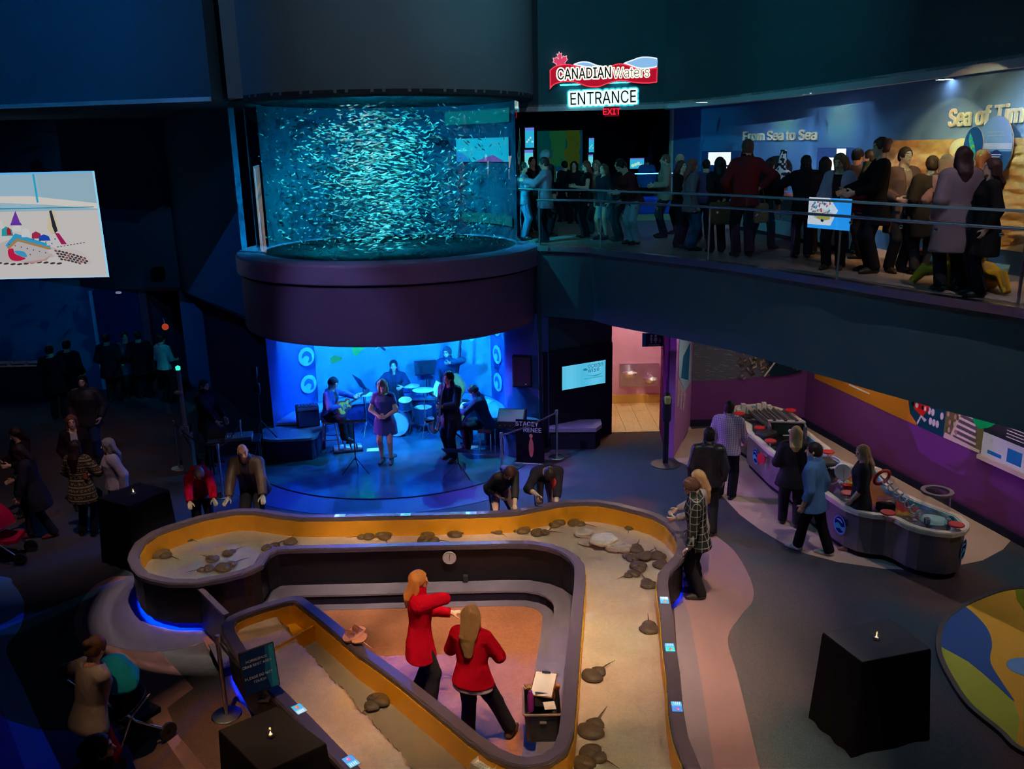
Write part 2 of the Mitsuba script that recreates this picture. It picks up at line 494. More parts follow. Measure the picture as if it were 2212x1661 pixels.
class Person:
    """One figure. Local axes: x to the figure's right, y ahead, z up, origin between the feet on the floor."""

    def __init__(s, label, pos, face, H=1.72, z=0.0, sex='m', build=1.0, lean=0, side=0, twist=0, pelvis=(0, 0, None), hands=(None, None), elbow=((.5, -1, -.3), (-.5, -1, -.3)),
                 feet=None, knee=((.12, 1, 0), (-.12, 1, 0)), head=(0, 0), hdir=(None, None), palm=(None, None), curl=(.4, .4), skin='fair', hair=('short', (40, 28, 20)), lod=1, foot_yaw=(8, -8), footz=(0, 0), group=None, key=None, whands=None, wfeet=None):
        s.key = key or thing('person', label, 'person', group)
        s.H, s.sex, s.lod, s.b = H, sex, lod, build
        s.pos = np.array([pos[0], pos[1], z], float)
        a = math.radians(face)
        s.R = np.array([[math.sin(a), math.cos(a), 0], [-math.cos(a), math.sin(a), 0], [0, 0, 1]])  # columns: right, ahead, up
        if whands:
            hands = [s.R.T @ (np.array(w, float) - s.pos) if w is not None else None for w in whands]
        if wfeet:
            feet = [(s.R.T @ (np.array([*w, z], float) - s.pos))[:2] for w in wfeet]
        s.skin = np.array(SKIN[skin] if isinstance(skin, str) else skin)
        s.hairc = s2l(*hair[1])
        f = sex == 'f'
        pz = pelvis[2] if pelvis[2] is not None else .525 * H
        s.pel = _v(pelvis[0], pelvis[1], pz)
        Rt = rot((0, 0, 1), twist) @ rot((0, 1, 0), side) @ rot((1, 0, 0), -lean)
        s.Rt = Rt
        s.up, s.tr, s.tf = Rt @ _v(0, 0, 1), Rt @ _v(1, 0, 0), Rt @ _v(0, 1, 0)
        s.sc = s.pel + s.up * .295 * H
        sw = (.088 if f else .101) * H * (.5 + .5 * build)
        s.sh = [s.sc + s.tr * sw - s.up * .012 * H, s.sc - s.tr * sw - s.up * .012 * H]
        s.nb = s.sc + s.up * .03 * H
        s.Rh = Rt @ rot((0, 0, 1), head[0]) @ rot((1, 0, 0), head[1])
        s.hc = s.nb + (s.Rh @ _v(0, .012 * H, .081 * H) * .5 + s.up * .081 * H * .5) + s.up * .004 * H
        s.hs = H / 1.75 * (1.0 if H > 1.45 else 1.12)
        s.hip = [s.pel + _v(.05 * H, 0, -.01 * H), s.pel + _v(-.05 * H, 0, -.01 * H)]
        feet = feet or ((.06 * H, 0), (-.06 * H, 0))
        s.ank, s.kne, s.elb, s.wri = [], [], [], []
        s.foot_yaw = [(-foot_yaw[0]), (-foot_yaw[1])]
        s.footz = footz
        for i in (0, 1):
            t = _v(feet[i][0], feet[i][1], .05 * H + footz[i])
            k, an = ik(s.hip[i], t, .245 * H, .24 * H, _v(*knee[i]))
            s.kne.append(k)
            s.ank.append(an)
            h = hands[i]
            h = _v(*h) if h is not None else s.sh[i] + _v((.035 if i == 0 else -.035) * H, .02 * H, -.302 * H)
            e, w = ik(s.sh[i], h, .172 * H, .15 * H, _v(*elbow[i]))
            s.elb.append(e)
            s.wri.append(w)
        s.hd, s.pn = [], []
        for i in (0, 1):
            d = nrm(_v(*hdir[i])) if hdir[i] is not None else nrm(s.wri[i] - s.elb[i])
            n = _v(*palm[i]) if palm[i] is not None else _v(-1 if i == 0 else 1, .2, 0)
            s.hd.append(d)
            s.pn.append(nrm(n - d * (n @ d)))
        s.curl = curl
        s.body()
        s.dohair(hair[0])

    # fields
    def profile(s, p, rows, spine=True):
        """Elliptic tube along the spine: rows of (height over the pelvis / H, half width / H, half depth / H, shift ahead / H)."""
        H = s.H
        q = (p - s.pel.astype(np.float32)) @ s.Rt.astype(np.float32) if spine else p - _v(s.pel[0], s.pel[1], s.pel[2]).astype(np.float32)
        r = np.array(rows, float) * H
        z = q[:, 2]
        w, d, o = (np.interp(z, r[:, 0], r[:, i]) for i in (1, 2, 3))
        k = np.sqrt((q[:, 0] / w) ** 2 + ((q[:, 1] - o) / d) ** 2)
        e = (k - 1) * np.minimum(w, d)
        return np.maximum(e, np.maximum(z - r[-1, 0], r[0, 0] - z))

    def torso_rows(s, e=0.0):
        f, b = s.sex == 'f', s.b
        if f:
            rows = [(-.07, .088, .062, 0), (-.03, .098, .068, -.004), (.05, .086, .060, 0), (.105, .076, .055, .004), (.17, .086, .062, .008), (.225, .094, .068, .012), (.27, .086, .056, .004), (.315, .05, .04, -.004)]
        else:
            rows = [(-.07, .086, .060, 0), (-.03, .092, .066, 0), (.05, .088, .062, .002), (.105, .088, .060, .004), (.17, .098, .066, .006), (.225, .108, .070, .006), (.275, .1, .056, .0), (.318, .05, .04, -.006)]
        return [(z, w * b + e, d * (.4 + .6 * b) + e, o) for z, w, d, o in rows]

    def legs(s, p, e=0.0, flare=0.0, th=1.0):
        H, b = s.H, .5 + .5 * s.b
        d = None
        for i in (0, 1):
            a = smin(cone(p, s.hip[i], s.kne[i], (.055 * th * b + e) * H, (.037 * b + e) * H), cone(p, s.kne[i], s.ank[i], (.036 * b + e) * H, (.024 + e + flare) * H), .02)
            if not flare:
                m = s.kne[i] * .68 + s.ank[i] * .32 + nrm(np.cross(s.kne[i] - s.ank[i], [1, 0, 0])) * -.012 * H
                a = smin(a, cone(p, m, m * .6 + s.ank[i] * .4, (.034 * b + e) * H, (.024 + e) * H), .02)
            d = a if d is None else np.minimum(d, a)
        return d

    def arms(s, p, e=0.0, upto=1.0, which=(0, 1), th=1.0):
        H, b = s.H, .5 + .5 * s.b
        d = np.full(len(p), 9.0)
        for i in which:
            u = cone(p, s.sh[i] - s.up * .008 * H, s.elb[i], (.033 * b * th + e) * H, (.027 * b * th + e) * H)
            w = s.elb[i] + (s.wri[i] - s.elb[i]) * min(1.0, max(upto - .5, 0) * 2) if upto > .5 else None
            if w is not None:
                t = nrm(s.wri[i] - s.elb[i])
                a = cone(p, s.elb[i], s.wri[i] + t * .01, (.027 * b * th + e) * H, (.019 + e) * H)
                a = np.maximum(a, (p - w.astype(np.float32)) @ t.astype(np.float32))
                u = smin(u, a, .02)
            else:
                t = nrm(s.elb[i] - s.sh[i])
                c = s.sh[i] + t * .172 * H * upto * 2
                u = np.maximum(u, (p - c.astype(np.float32)) @ t.astype(np.float32))
            d = np.minimum(d, u)
        return d

    def fhead(s, p):
        k = s.hs
        q = ((p - s.hc.astype(np.float32)) @ s.Rh.astype(np.float32)) / k
        f = s.sex == 'f'
        d = ellip(q, (0, -.008, .022), (.074, .094, .092))
        d = smin(d, ellip(q, (0, .03, -.045), (.055 if f else .059, .062, .068)), .03)
        d = smin(d, ellip(q, (0, .068, -.09), (.024, .02, .018)), .022)
        d = smin(d, cone(q, _v(0, .088, .014), _v(0, .109, -.022), .008, .0125), .012)
        d = smin(d, ellip(q, (0, .086, -.053), (.024, .012, .012)), .01)
        for x in (-1, 1):
            d = np.maximum(d, -ellip(q, (x * .031, .104, .010), (.016, .016, .010)))
            d = smin(d, ellip(q, (x * .031, .080, .010), (.013, .012, .011)), .004)
            d = np.minimum(d, ellip(q, (x * .076, -.006, -.006), (.010, .020, .031)))
            d = smin(d, ellip(q, (x * .030, .084, .030), (.022, .012, .006)), .012)
        d = d * k
        H = s.H
        nk = cone(p, s.nb - s.up * .03 * H, s.hc - s.Rh @ _v(0, .02, .035) * k, .041 * H if s.sex == 'm' else .036 * H, .036 * H if s.sex == 'm' else .031 * H)
        return smin(d, nk, .02)

    def fhand(s, p, i):
        H = s.H / 1.75
        w, d, n = s.wri[i], s.hd[i], s.pn[i]
        sd = np.cross(d, n) * (1 if i == 0 else -1)  # towards the thumb
        c = s.curl[i]
        q = p - w.astype(np.float32)
        q = np.stack([q @ sd.astype(np.float32), q @ n.astype(np.float32), q @ d.astype(np.float32)], 1) / H
        f = ellip(q, (0, 0, .05), (.041, .0165, .052))
        tips = []
        for j, (x, L) in enumerate(((.029, .074), (.010, .084), (-.010, .078), (-.028, .060))):
            a = _v(x * 1.02, 0, .088)
            ang = math.radians(8 + 62 * c)
            dirs = [_v(x * .9, math.sin(ang * .6), math.cos(ang * .6)), _v(x * .5, math.sin(ang * 1.6), math.cos(ang * 1.6)), _v(0, math.sin(ang * 2.3), math.cos(ang * 2.3))]
            r = .0098
            g = None
            for dd, l in zip(dirs, (.45, .32, .23)):
                b = a + nrm(dd) * L * l
                e = cone(q, a, b, r, r * .92)
                g = e if g is None else np.minimum(g, e)
                a, r = b, r * .92
            tips.append(g)
        t0 = _v(.036, .006, .03)
        t1 = t0 + nrm(_v(.7, .45 + .3 * c, .6)) * .036
        t2 = t1 + nrm(_v(.25, .5 + .4 * c, .8)) * .034
        th = np.minimum(cone(q, t0, t1, .0145, .0115), cone(q, t1, t2, .0115, .0092))
        f = smin(f, th, .012)
        g = np.minimum.reduce(tips)
        f = smin(f, g, .006) * H
        return smin(f, cone(p, s.wri[i] - nrm(s.wri[i] - s.elb[i]) * .09, s.wri[i] + d * .012, .0215 * s.H / 1.0 * .9, .0185 * s.H * .9), .012)

    def world(s, m, noise_amp=0.0, freq=9.0):
        if noise_amp:
            n = m.vertex_normals
            d = meshkit.fbm(m.vertices * freq * [1, 1, .55] + s.pos * 3.1, 3) - .5
            m.vertices = m.vertices + n * (d[:, None] * noise_amp)
        m.vertices = m.vertices @ s.R.T + s.pos
        return m

    def box(s, pts, r):
        p = np.array(pts)
        return p.min(0) - r, p.max(0) + r

    def body(s):
        H, lod = s.H, s.lod
        h0, h1, h2 = ((.026, .0066, .0050), (.03, .0085, .0062), (.038, .0115, .0085))[lod]
        fb = lambda p: smin(smin(s.profile(p, s.torso_rows(-.004)), s.legs(p, -.003), .03), s.arms(p), .03)
        feet = [a + _v(0, .0, -.04 * H) for a in s.ank] + [a + rot((0, 0, 1), y) @ _v(0, .08 * H, -.038 * H) for a, y in zip(s.ank, s.foot_yaw)]
        ff = lambda p: np.minimum(fb(p), np.minimum(cone(p, feet[0], feet[2], .02 * H, .017 * H), cone(p, feet[1], feet[3], .02 * H, .017 * H)))
        ms = [nets(ff, *s.box(s.sh + s.elb + s.wri + s.kne + s.ank + s.hip + feet + [s.sc, s.pel], .1 * H), h0)]
        cols = [np.tile(s.skin, (len(ms[0].vertices), 1))]
        hm = nets(s.fhead, *s.box([s.hc, s.nb - s.up * .02 * H], .135 * s.hs), h1)
        q = ((hm.vertices - s.hc) @ s.Rh) / s.hs
        c = np.tile(s.skin, (len(q), 1))
        cheek = np.exp(-(((np.abs(q[:, 0]) - .042) / .022) ** 2 + ((q[:, 2] + .02) / .022) ** 2)) * (q[:, 1] > .03)
        c = c * (1 - .25 * cheek[:, None]) + np.array(s.skin) * _v(1.05, .72, .68) * .25 * cheek[:, None]

        def dab(cx, cz, rx, rz, col, ymin=.05):
            m_ = (((np.abs(q[:, 0]) - cx) / rx) ** 2 + ((q[:, 2] - cz) / rz) ** 2 < 1) & (q[:, 1] > ymin)
            c[m_] = col
        dab(0, -.054, .023, .0085, np.array(s.skin) * _v(.80, .42, .40))
        dab(.032, .034, .019, .0055, np.array(s.hairc) * .8 + .004)
        dab(.031, .010, .0135, .0065, _v(.45, .42, .4))
        dab(.031, .010, .0065, .0068, _v(.02, .015, .012))
        ms.append(hm)
        cols.append(c)
        for i in (0, 1):
            g = nets(lambda p: s.fhand(p, i), *s.box([s.wri[i] - nrm(s.wri[i] - s.elb[i]) * .09, s.wri[i], s.wri[i] + s.hd[i] * .1 * H / 1.75, s.wri[i] + s.hd[i] * .12 * H / 1.75 + s.pn[i] * .05], .075 * H / 1.75), h2)
            ms.append(g)
            cols.append(np.tile(s.skin, (len(g.vertices), 1)))
        m = cat(ms)
        s.world(m)
        part(s.key, 'body', m, 'skin', True, color=np.vstack(cols))

    def fcap(s, p, grow=.012, back=-.085, front=.052, z0=.0):
        """Hair lying on the skull, cut back from the face."""
        k = s.hs
        q = ((p - s.hc.astype(np.float32)) @ s.Rh.astype(np.float32)) / k
        d = ellip(q, (0, -.012, .024), (.076 + grow, .096 + grow, .094 + grow))
        d = smin(d, ellip(q, (0, -.045, -.03), (.062 + grow, .055 + grow, .07)), .03)
        face = ellip(q, (0, .108, -.028), (.082, .078, .116))
        d = np.maximum(d, -face)
        d = np.maximum(d, (back - q[:, 2]) + .0 * q[:, 1])
        d = np.maximum(d, np.minimum(q[:, 1] - .0, -.02 - q[:, 2] + .0) * 1.0)
        return d * k

    def dohair(s, style):
        if style == 'bald':
            return
        lod, k, H = s.lod, s.hs, s.H
        h = (.009, .011, .014)[lod]
        L = {'long': .30, 'mid': .17, 'bob': .10, 'short': 0, 'crop': 0, 'bun': 0, 'pony': 0, 'toque': 0, 'hood': 0, 'curly': 0}[style]
        hp = lambda x, y, z: s.hc + s.Rh @ _v(x, y, z) * k
        pts = [hp(0, 0, .12), hp(0, -.12, 0), hp(0, -.1, -.1), hp(.1, .08, 0), hp(-.1, .08, 0)]
        g = {'crop': .006, 'curly': .03, 'toque': .016}.get(style, .013)
        back = -.075 if style in ('short', 'crop', 'bun', 'curly', 'pony') else -.1
        fn = lambda p: s.fcap(p, g, back)
        if L:
            # falls down behind the shoulders, along the back
            down = _v(0, 0, -1.0)
            a = hp(0, -.045, .03)
            b = hp(0, -.075, -.07) + down * .02
            bk = s.nb - s.tf * .068 * H - s.up * .02 * H
            c_ = bk if (bk - a) @ s.tf < (b - a) @ s.tf + .08 else b + down * .1
            e = c_ + (-s.up * .8 + down * .3) * L * .6 - s.tf * .01
            locks = []
            for x in (-1, 1):
                l0, l1 = hp(x * .072, -.01, .02), hp(x * .082, -.012, -.09)
                locks.append((l0, l1, l1 + down * L * .38 - s.tf * .02))

            def fn(p, a=a, b=b, c_=c_, e=e):
                d = s.fcap(p, g, back)
                q = p @ np.eye(3, dtype=np.float32)
                t = s.tr.astype(np.float32)
                q = p - ((p - s.hc.astype(np.float32)) @ t)[:, None] * t * .52
                d = smin(d, np.minimum(cone(q, a, b, .05, .048), np.minimum(cone(q, b, c_, .048, .044), cone(q, c_, e, .044, .022))) * .9, .02)
                for l in locks:
                    d = smin(d, np.minimum(cone(p, l[0], l[1], .022, .024), cone(p, l[1], l[2], .024, .012)), .02)
                face = ellip(((p - s.hc.astype(np.float32)) @ s.Rh.astype(np.float32)) / k, (0, .11, -.04), (.066, .085, .11)) * k
                return np.maximum(d, -face)
            pts += [e, c_] + [l[2] for l in locks]
        elif style == 'bun':
            bc = hp(0, -.115, .055)
            pts.append(hp(0, -.17, .06))
            fn = lambda p: smin(s.fcap(p, g, back), ellip(p, bc, (.045, .045, .042)), .015)
        elif style == 'pony':
            a, b = hp(0, -.115, .02), hp(0, -.15, -.05) + _v(0, 0, -.12)
            pts += [b]
            fn = lambda p: smin(s.fcap(p, g, back), np.minimum(cone(p, hp(0, -.09, .03), a, .02, .03), cone(p, a, b, .032, .012)), .012)
        m = nets(fn, *s.box(pts, .05), h)
        if m is None:
            return
        s.world(m, .014 if style != 'toque' else .004, 26)
        nm = 'toque' if style == 'toque' else 'hair'
        part(s.key, nm, m, solid(s.hairc, .6, .3), True)

    # clothes
    def cloth(s, name, fn, pts, r, m, h=None, wrinkle=.012, freq=9.0, label=None):
        g = nets(fn, *s.box(pts, r), h or (.0135, .0165, .022)[s.lod])
        if g is None:
            return
        s.world(g, wrinkle, freq)
        part(s.key, name, g, m, True, label=label)

    def top(s, name, m, e=.012, hem=-.06, sleeve=.97, flare=0.0, neck=.02, collar=0, hood=False, open_=None, th=1.0, wrinkle=.014, strap=False, label=None):
        """Upper garment: e ease, hem height over the pelvis (share of H), sleeve 1 = wrist, .5 = elbow, 0 = none."""
        H = s.H
        rows = s.torso_rows(e)
        rows[0] = (rows[0][0], rows[0][1] + .022, rows[0][2] + .012, 0)
        rows[1] = (rows[1][0], rows[1][1] + .014, rows[1][2] + .008, rows[1][3])
        if hem < -.07:
            w, d = rows[1][1] + .004, rows[1][2] + .004
            rows = [(hem, w + flare, d + flare * .8, 0)] + rows[1:]
        rows[-1] = (rows[-1][0] + .004, rows[-1][1], rows[-1][2], rows[-1][3])

        def fn(p):
            d = s.profile(p, rows)
            if not strap:
                d = smin(d, cone(p, s.sh[0] * .88 + s.sh[1] * .12, s.sh[1] * .88 + s.sh[0] * .12, (.034 + e * .7) * H, (.034 + e * .7) * H), .03)
                for i in (0, 1):
                    d = smin(d, cone(p, s.nb - s.up * .02 * H, s.sh[i], (.03 + e * .5) * H, (.03 + e * .5) * H), .03)
            if sleeve > 0:
                d = smin(d, s.arms(p, e * .8, sleeve, th=th), .03)
            q = (p - s.pel.astype(np.float32)) @ s.Rt.astype(np.float32)
            d = np.maximum(d, hem * H - q[:, 2]) if sleeve == 0 else np.where((np.abs(q[:, 0]) < (.13 + flare) * H) & (q[:, 2] < 0), np.maximum(d, hem * H - q[:, 2]), d)
            if collar:
                c = cone(p, s.nb - s.up * .015 * H, s.nb + s.up * (.012 + .02 * collar) * H + s.tf * .006 * H, .058 * H, .052 * H)
                d = smin(d, c, .01)
                cut = cone(p, s.nb, s.nb + s.up * .2 * H, .043 * H, .043 * H)
                d = np.maximum(d, -cut)
            if hood:
                d = smin(d, ellip(p, s.nb - s.tf * .06 * H - s.up * .0 * H, (.09 * H, .05 * H, .05 * H)), .03)
            if strap:
                d = np.maximum(d, q[:, 2] - (.25 * H))
            if neck and not collar and not strap:
                d = np.maximum(d, -cone(p, s.nb + s.up * .0 * H, s.nb + s.up * .2 * H, (.034 + neck) * H, .06 * H))
            if open_:
                w = np.interp(q[:, 2], [-.2 * H, .12 * H, .3 * H], [open_[0] * H, open_[1] * H, open_[2] * H])
                d = np.maximum(d, -np.maximum(np.abs(q[:, 0]) - w, -q[:, 1]))
            return d
        pts = s.sh + [s.sc, s.pel + s.up * hem * H, s.pel, s.nb + s.up * .03 * H] + ((s.elb + s.wri) if sleeve > .5 else (s.elb if sleeve > 0 else []))
        s.cloth(name, fn, pts, (.135 + flare) * H, m, wrinkle=wrinkle, label=label)
        return s

    def pants(s, m, e=.009, flare=.012, th=1.0, hem=.0, wrinkle=.012, name='trousers', top=-.005):
        H = s.H

        def fn(p):
            d = s.legs(p, e, flare, th)
            d = smin(d, np.maximum(s.profile(p, s.torso_rows(e * .7)), 0), .001) if False else d
            rows = [r for r in s.torso_rows(e * .6)]
            d = smin(d, s.profile(p, [(-.085, rows[0][1] * .9, rows[0][2] * .95, 0)] + rows[1:4]), .018)
            q = (p - s.pel.astype(np.float32)) @ s.Rt.astype(np.float32)
            d = np.where(np.abs(q[:, 2]) < .3 * H, np.maximum(d, q[:, 2] - top * H), d)
            for i in (0, 1):
                t = nrm(s.ank[i] - s.kne[i])
                c = s.ank[i] + t * (.018 * H - hem * H)
                near = np.linalg.norm(p - s.ank[i].astype(np.float32), axis=1) < .12 * H
                d = np.where(near, np.maximum(d, (p - c.astype(np.float32)) @ t.astype(np.float32)), d)
            return d
        s.cloth(name, fn, s.hip + s.kne + s.ank + [s.pel + s.up * .1 * H], .085 * H, m, wrinkle=wrinkle)
        return s

    def skirt(s, m, hem=-.25, w=.11, name='skirt', top=.09, wrinkle=.012, folds=0):
        rows0 = s.torso_rows(.008)
        rows = [(hem, w, w * .72, .0)] + [r for r in rows0[1:] if r[0] <= top + .06]

        def fn(p):
            return s.profile(p, rows, spine=True)
        s.cloth(name, fn, [s.pel + s.up * hem * s.H, s.pel + s.up * (top + .06) * s.H], (w + .03) * s.H, m, wrinkle=wrinkle)
        return s

    def shoes(s, m, heel=0, boot=0.0, name='shoe', size=1.0):
        H = s.H
        for i in (0, 1):
            R = rot((0, 0, 1), s.foot_yaw[i])
            o = _v(s.ank[i][0], s.ank[i][1], s.footz[i])
            P = lambda x, y, z: o + R @ _v(x * H, y * H, z * H) * size

            def fn(p):
                d = cone(p, P(0, -.018, .026), P(0, .06, .022), .026 * H, .026 * H)
                d = smin(d, cone(p, P(0, .06, .02), P(0, .105, .014), .026 * H, .018 * H), .02)
                d = smin(d, cone(p, P(0, -.005, .03), P(0, 0, .05 + boot), .026 * H, (.027 + .004 * (boot > 0)) * H), .015)
                return np.maximum(d, s.footz[i] + .002 - p[:, 2])
            g = nets(fn, *s.box([P(0, -.04, 0), P(0, .12, 0), P(0, 0, .06 + boot)], .05 * H), (.010, .013, .018)[s.lod])
            s.world(g)
            part(s.key, name, g, m, True)
        return s

    def at(s, x, y, z):
        """A local point in the hall."""
        return s.R @ _v(x, y, z) + s.pos

    def M(s):
        M = np.eye(4)
        M[:3, :3], M[:3, 3] = s.R, s.pos
        return M

# ---------------------------------------------------------------- the setting
def _carpet(p, n, uv):
    a = fbm(p.x * .55, p.y * .55, 3.0, 3)
    b = fbm(p.x * .5 + 40, p.y * .5, 9.0, 3)
    g = noise(p.x * 130, p.y * 130)
    c = mix((.075, .070, .082), (.042, .066, .082), smoothstep(.42, .62, a))
    c = mix(c, (.105, .066, .062), smoothstep(.52, .68, b))
    return c * (0.8 + 0.4 * g)


mat('carpet', {'type': 'diffuse', 'reflectance': mikit.proc(_carpet)})
FLOOR = sbox(-17, .7, 10, 26)
struct('floor', slab(FLOOR, -.1, 0), 'carpet', 'dark mottled carpet of the hall')


def inlay(pts, col, h, curve=0, label=None, name='inlay'):
    p = Polygon(smooth_curve(pts, curve) if curve else pts).buffer(0)
    return part('floor', name, slab(p, 0.0, h), solid(col), label=label)


inlay([(-7.682,11.798),(-7.348,11.541),(-7.003,11.147),(-6.771,10.779),(-6.578,10.293),(-6.508,9.859),(-6.268,9.508),(-5.869,9.033),(-5.282,8.292),(-4.67,7.548),(-4.453,7.276),(-5.873,7.005),(-8.389,9.898),(-9.152,11.936)], s2l(104, 146, 222), .004, 6, 'blue carpet shape at the left edge')
inlay([(-6.237,8.847),(-5.918,8.661),(-5.451,8.079),(-5.048,7.56),(-4.802,7.159),(-5.832,6.944)], s2l(120, 92, 176), .006, 0, 'purple carpet field inside the blue shape')
inlay([(-5.645,11.708),(-5.968,11.722),(-6.113,11.488),(-6.105,11.07),(-5.985,10.575),(-5.785,10.171),(-5.578,9.888),(-5.129,9.367),(-4.41,8.696),(-4.05,8.308),(-3.393,7.509),(-2.856,6.859),(-2.636,6.853),(-3.18,7.503),(-3.645,8.021),(-3.953,8.51),(-3.784,8.878),(-4.47,9.666),(-4.089,9.788),(-3.881,10.052),(-4.348,10.533),(-5.119,11.067)], s2l(150, 118, 118), .004, 0, 'brownish carpet band around the pool')
inlay([(-5.546,11.632),(-5.699,11.625),(-5.923,11.438),(-5.973,11.025),(-5.87,10.571),(-5.705,10.259),(-5.435,10.002),(-5.129,9.806),(-4.704,9.685),(-4.453,9.666),(-4.048,9.84),(-3.881,10.052),(-4.479,10.911)], s2l(96, 94, 118), .006, 5, 'grey carpet inside the band')
inlay([(3.355,11.82),(3.326,11.079),(3.194,10.592),(2.942,10.227),(2.643,9.701),(2.568,8.992),(2.503,8.375),(2.388,7.407),(2.289,6.714),(1.693,6.731),(1.988,8.562),(2.494,12.013),(3.018,12.809),(3.283,12.374)], s2l(150, 122, 122), .004, 4, 'brownish carpet band along the right side of the pool')
inlay([(3.849,18.056),(3.649,17.502),(3.168,16.327),(3.227,16.059),(3.463,15.661),(3.577,14.983),(3.694,14.061),(3.765,13.463),(3.929,12.886),(4.122,12.416),(4.323,12.037),(4.746,11.697),(5.348,11.45),(5.723,11.404),(6.136,11.414),(6.867,11.644),(7.363,11.988),(7.654,12.296),(7.48,13.123),(6.952,15.406),(6.411,17.981),(5.01,18.207)], s2l(196, 168, 146), .004, 0, 'tan floor around the water table')

# right-hand play circle
_disc = Polygon(smooth_curve([(8.215,10.828),(6.983,10.776),(6.611,10.714),(6.198,10.516),(5.816,10.276),(5.469,9.976),(5.224,9.623),(5.042,9.23),(4.935,8.769),(4.884,8.228),(4.98,7.781),(5.063,7.428),(5.636,6.978),(7.594,8.369)], 6))
_k = thing('play_circle', 'round raised floor panel in yellow, lime and navy at the right edge', 'floor mat')
part(_k, 'rim', slab(_disc.difference(_disc.buffer(-.06)), 0, .05), solid((.02, .02, .025), .5, .4))
part(_k, 'yellow_field', slab(_disc.buffer(-.06), 0, .04), solid(s2l(205, 158, 62)))
part(_k, 'navy_field', slab(Polygon(smooth_curve([(5.899,10.345),(5.942,10.026),(5.908,9.693),(5.788,9.383),(5.625,9.12),(5.541,8.922),(5.482,8.589),(5.428,8.259),(5.392,8.539),(5.317,9.016),(5.137,9.418),(5.175,9.92),(5.746,10.486)], 4)).intersection(_disc.buffer(-.06)), .039, .044), solid(s2l(58, 88, 142)))
part(_k, 'lime_field', slab(Polygon([(5.093,9.492),(5.137,9.418),(5.317,9.016),(5.392,8.539),(5.414,8.235),(5.31,7.952),(5.091,7.617),(4.94,7.39),(4.301,7.41),(4.554,8.921)]).intersection(_disc.buffer(-.06)), .039, .043), solid(s2l(160, 172, 70)))
part(_k, 'olive_field', slab(Polygon([(6.94,10.949),(6.688,10.446),(6.608,10.091),(6.74,9.858),(7.925,10.395),(7.713,11.051)]).intersection(_disc.buffer(-.06)), .039, .0445), solid(s2l(120, 128, 40)))
part(_k, 'blue_spot', slab(circle(*(5.949,8.88), .24, ry=.2), .039, .046), solid(s2l(104, 146, 190)))

# left wall and its bulkhead
WALLBLUE = solid(s2l(60, 108, 150), .85)
DARKTEAL = solid(s2l(70, 108, 118), .85)
struct('wall_left', cat([bx(-17, -9.45, 22.5, 22.7, 0, 8), bx(-8.62, -5.2, 22.5, 22.7, 0, 8), bx(-9.45, -8.62, 22.5, 22.7, 2.64, 8)]), WALLBLUE, 'blue wall at the far left of the hall')
struct('wall_side', bx(-17.2, -17, 3, 22.7, 0, 12.5), solid((.03, .04, .06)), 'dark side wall of the hall')
struct('wall_rear', bx(-17, 10.2, .6, .8, 0, 4.3), solid((.03, .04, .05)), 'wall below the viewer')
struct('ceiling', bx(-17, 10.2, -4, 30, 12.5, 12.7), solid((.03, .035, .045)), 'dark ceiling of the hall')
struct('wall_right', bx(10, 10.2, -4, 26, 0, 12.5), solid((.04, .05, .06)), 'dark wall at the right of the hall')
BULK = [(-14.5, 17.75), (-9.04, 16.4), (-4.95, 15.42)]
struct('wall_bulkhead', slab(Polygon(BULK + [(-4.95, 22.4), (-14.5, 22.4)]), 6.9, 12.4), solid(s2l(60, 88, 100)), 'dark bulkhead hanging over the left wall')
struct('trim_1', ribbon([(x, y - .03) for x, y in BULK], 6.86, 6.93, -.05), solid((.62, .62, .66), .5), 'pale edge strip of the left bulkhead')
TC = (-2.40, 17.94)
TR = 2.66
_g = np.radians(np.arange(182, 372, 4))
_cyl = [(TC[0] + 2.93 * math.cos(a), TC[1] + 2.93 * math.sin(a)) for a in _g]
struct('wall_drum', slab(Polygon([(-4.78, 22.3), (-4.78, 15.75), (-4.72, 16.1)] + _cyl[6:] + [(.5, 22.1)]), 6.93, 12.4), solid(s2l(96, 116, 122)), 'grey curved bulkhead over the fish tank', smooth=30)
# wall between the left wall and the stage
struct('wall_left_return', ribbon([(-8.55, 22.5), (-5.55, 18.2)], 2.62, 7.0, .12), WALLBLUE, 'blue wall between the dark doorway and the fish tank')
struct('wall_left_recess', cat([ribbon([(-8.3, 22.9), (-6.2, 19.6), (-5.2, 19.0)], 0, 2.62, .1), slab(Polygon([(-8.6, 22.6), (-5.5, 18.1), (-4.4, 19.0), (-8.0, 23.2)]), 2.58, 2.64)]), solid(s2l(72, 58, 84)), 'dark recess left of the stage')
_k = number('door_1')
struct('door_1', cat([bx(-9.55, -9.45, 22.7, 25.6, 0, 2.8), bx(-8.62, -8.5, 22.7, 25.6, 0, 2.8), bx(-9.55, -8.5, 25.6, 25.7, 0, 2.8), bx(-9.55, -8.5, 22.7, 25.7, 2.7, 2.8)]), WALLBLUE, 'open dark doorway in the left wall with the passage behind it')
part('door_1', 'frame', cat([bx(-9.62, -9.42, 22.38, 22.5, 0, 2.66), bx(-9.62, -8.55, 22.38, 22.5, 2.62, 2.68)]), solid(s2l(120, 70, 90)), label='dull red frame')
_jamb = ribbon([(-10.92, 22.44), (-10.83, 22.44)], 0, 2.65, .08)
struct('trim_2', _jamb, solid(s2l(170, 205, 235)), 'pale upright edge of the panel on the left wall')
struct('wall_left_panel', bx(-10.8, -9.64, 22.41, 22.5, 0, 2.66), solid(s2l(38, 52, 100)), 'dark blue wall panel beside the doorway')

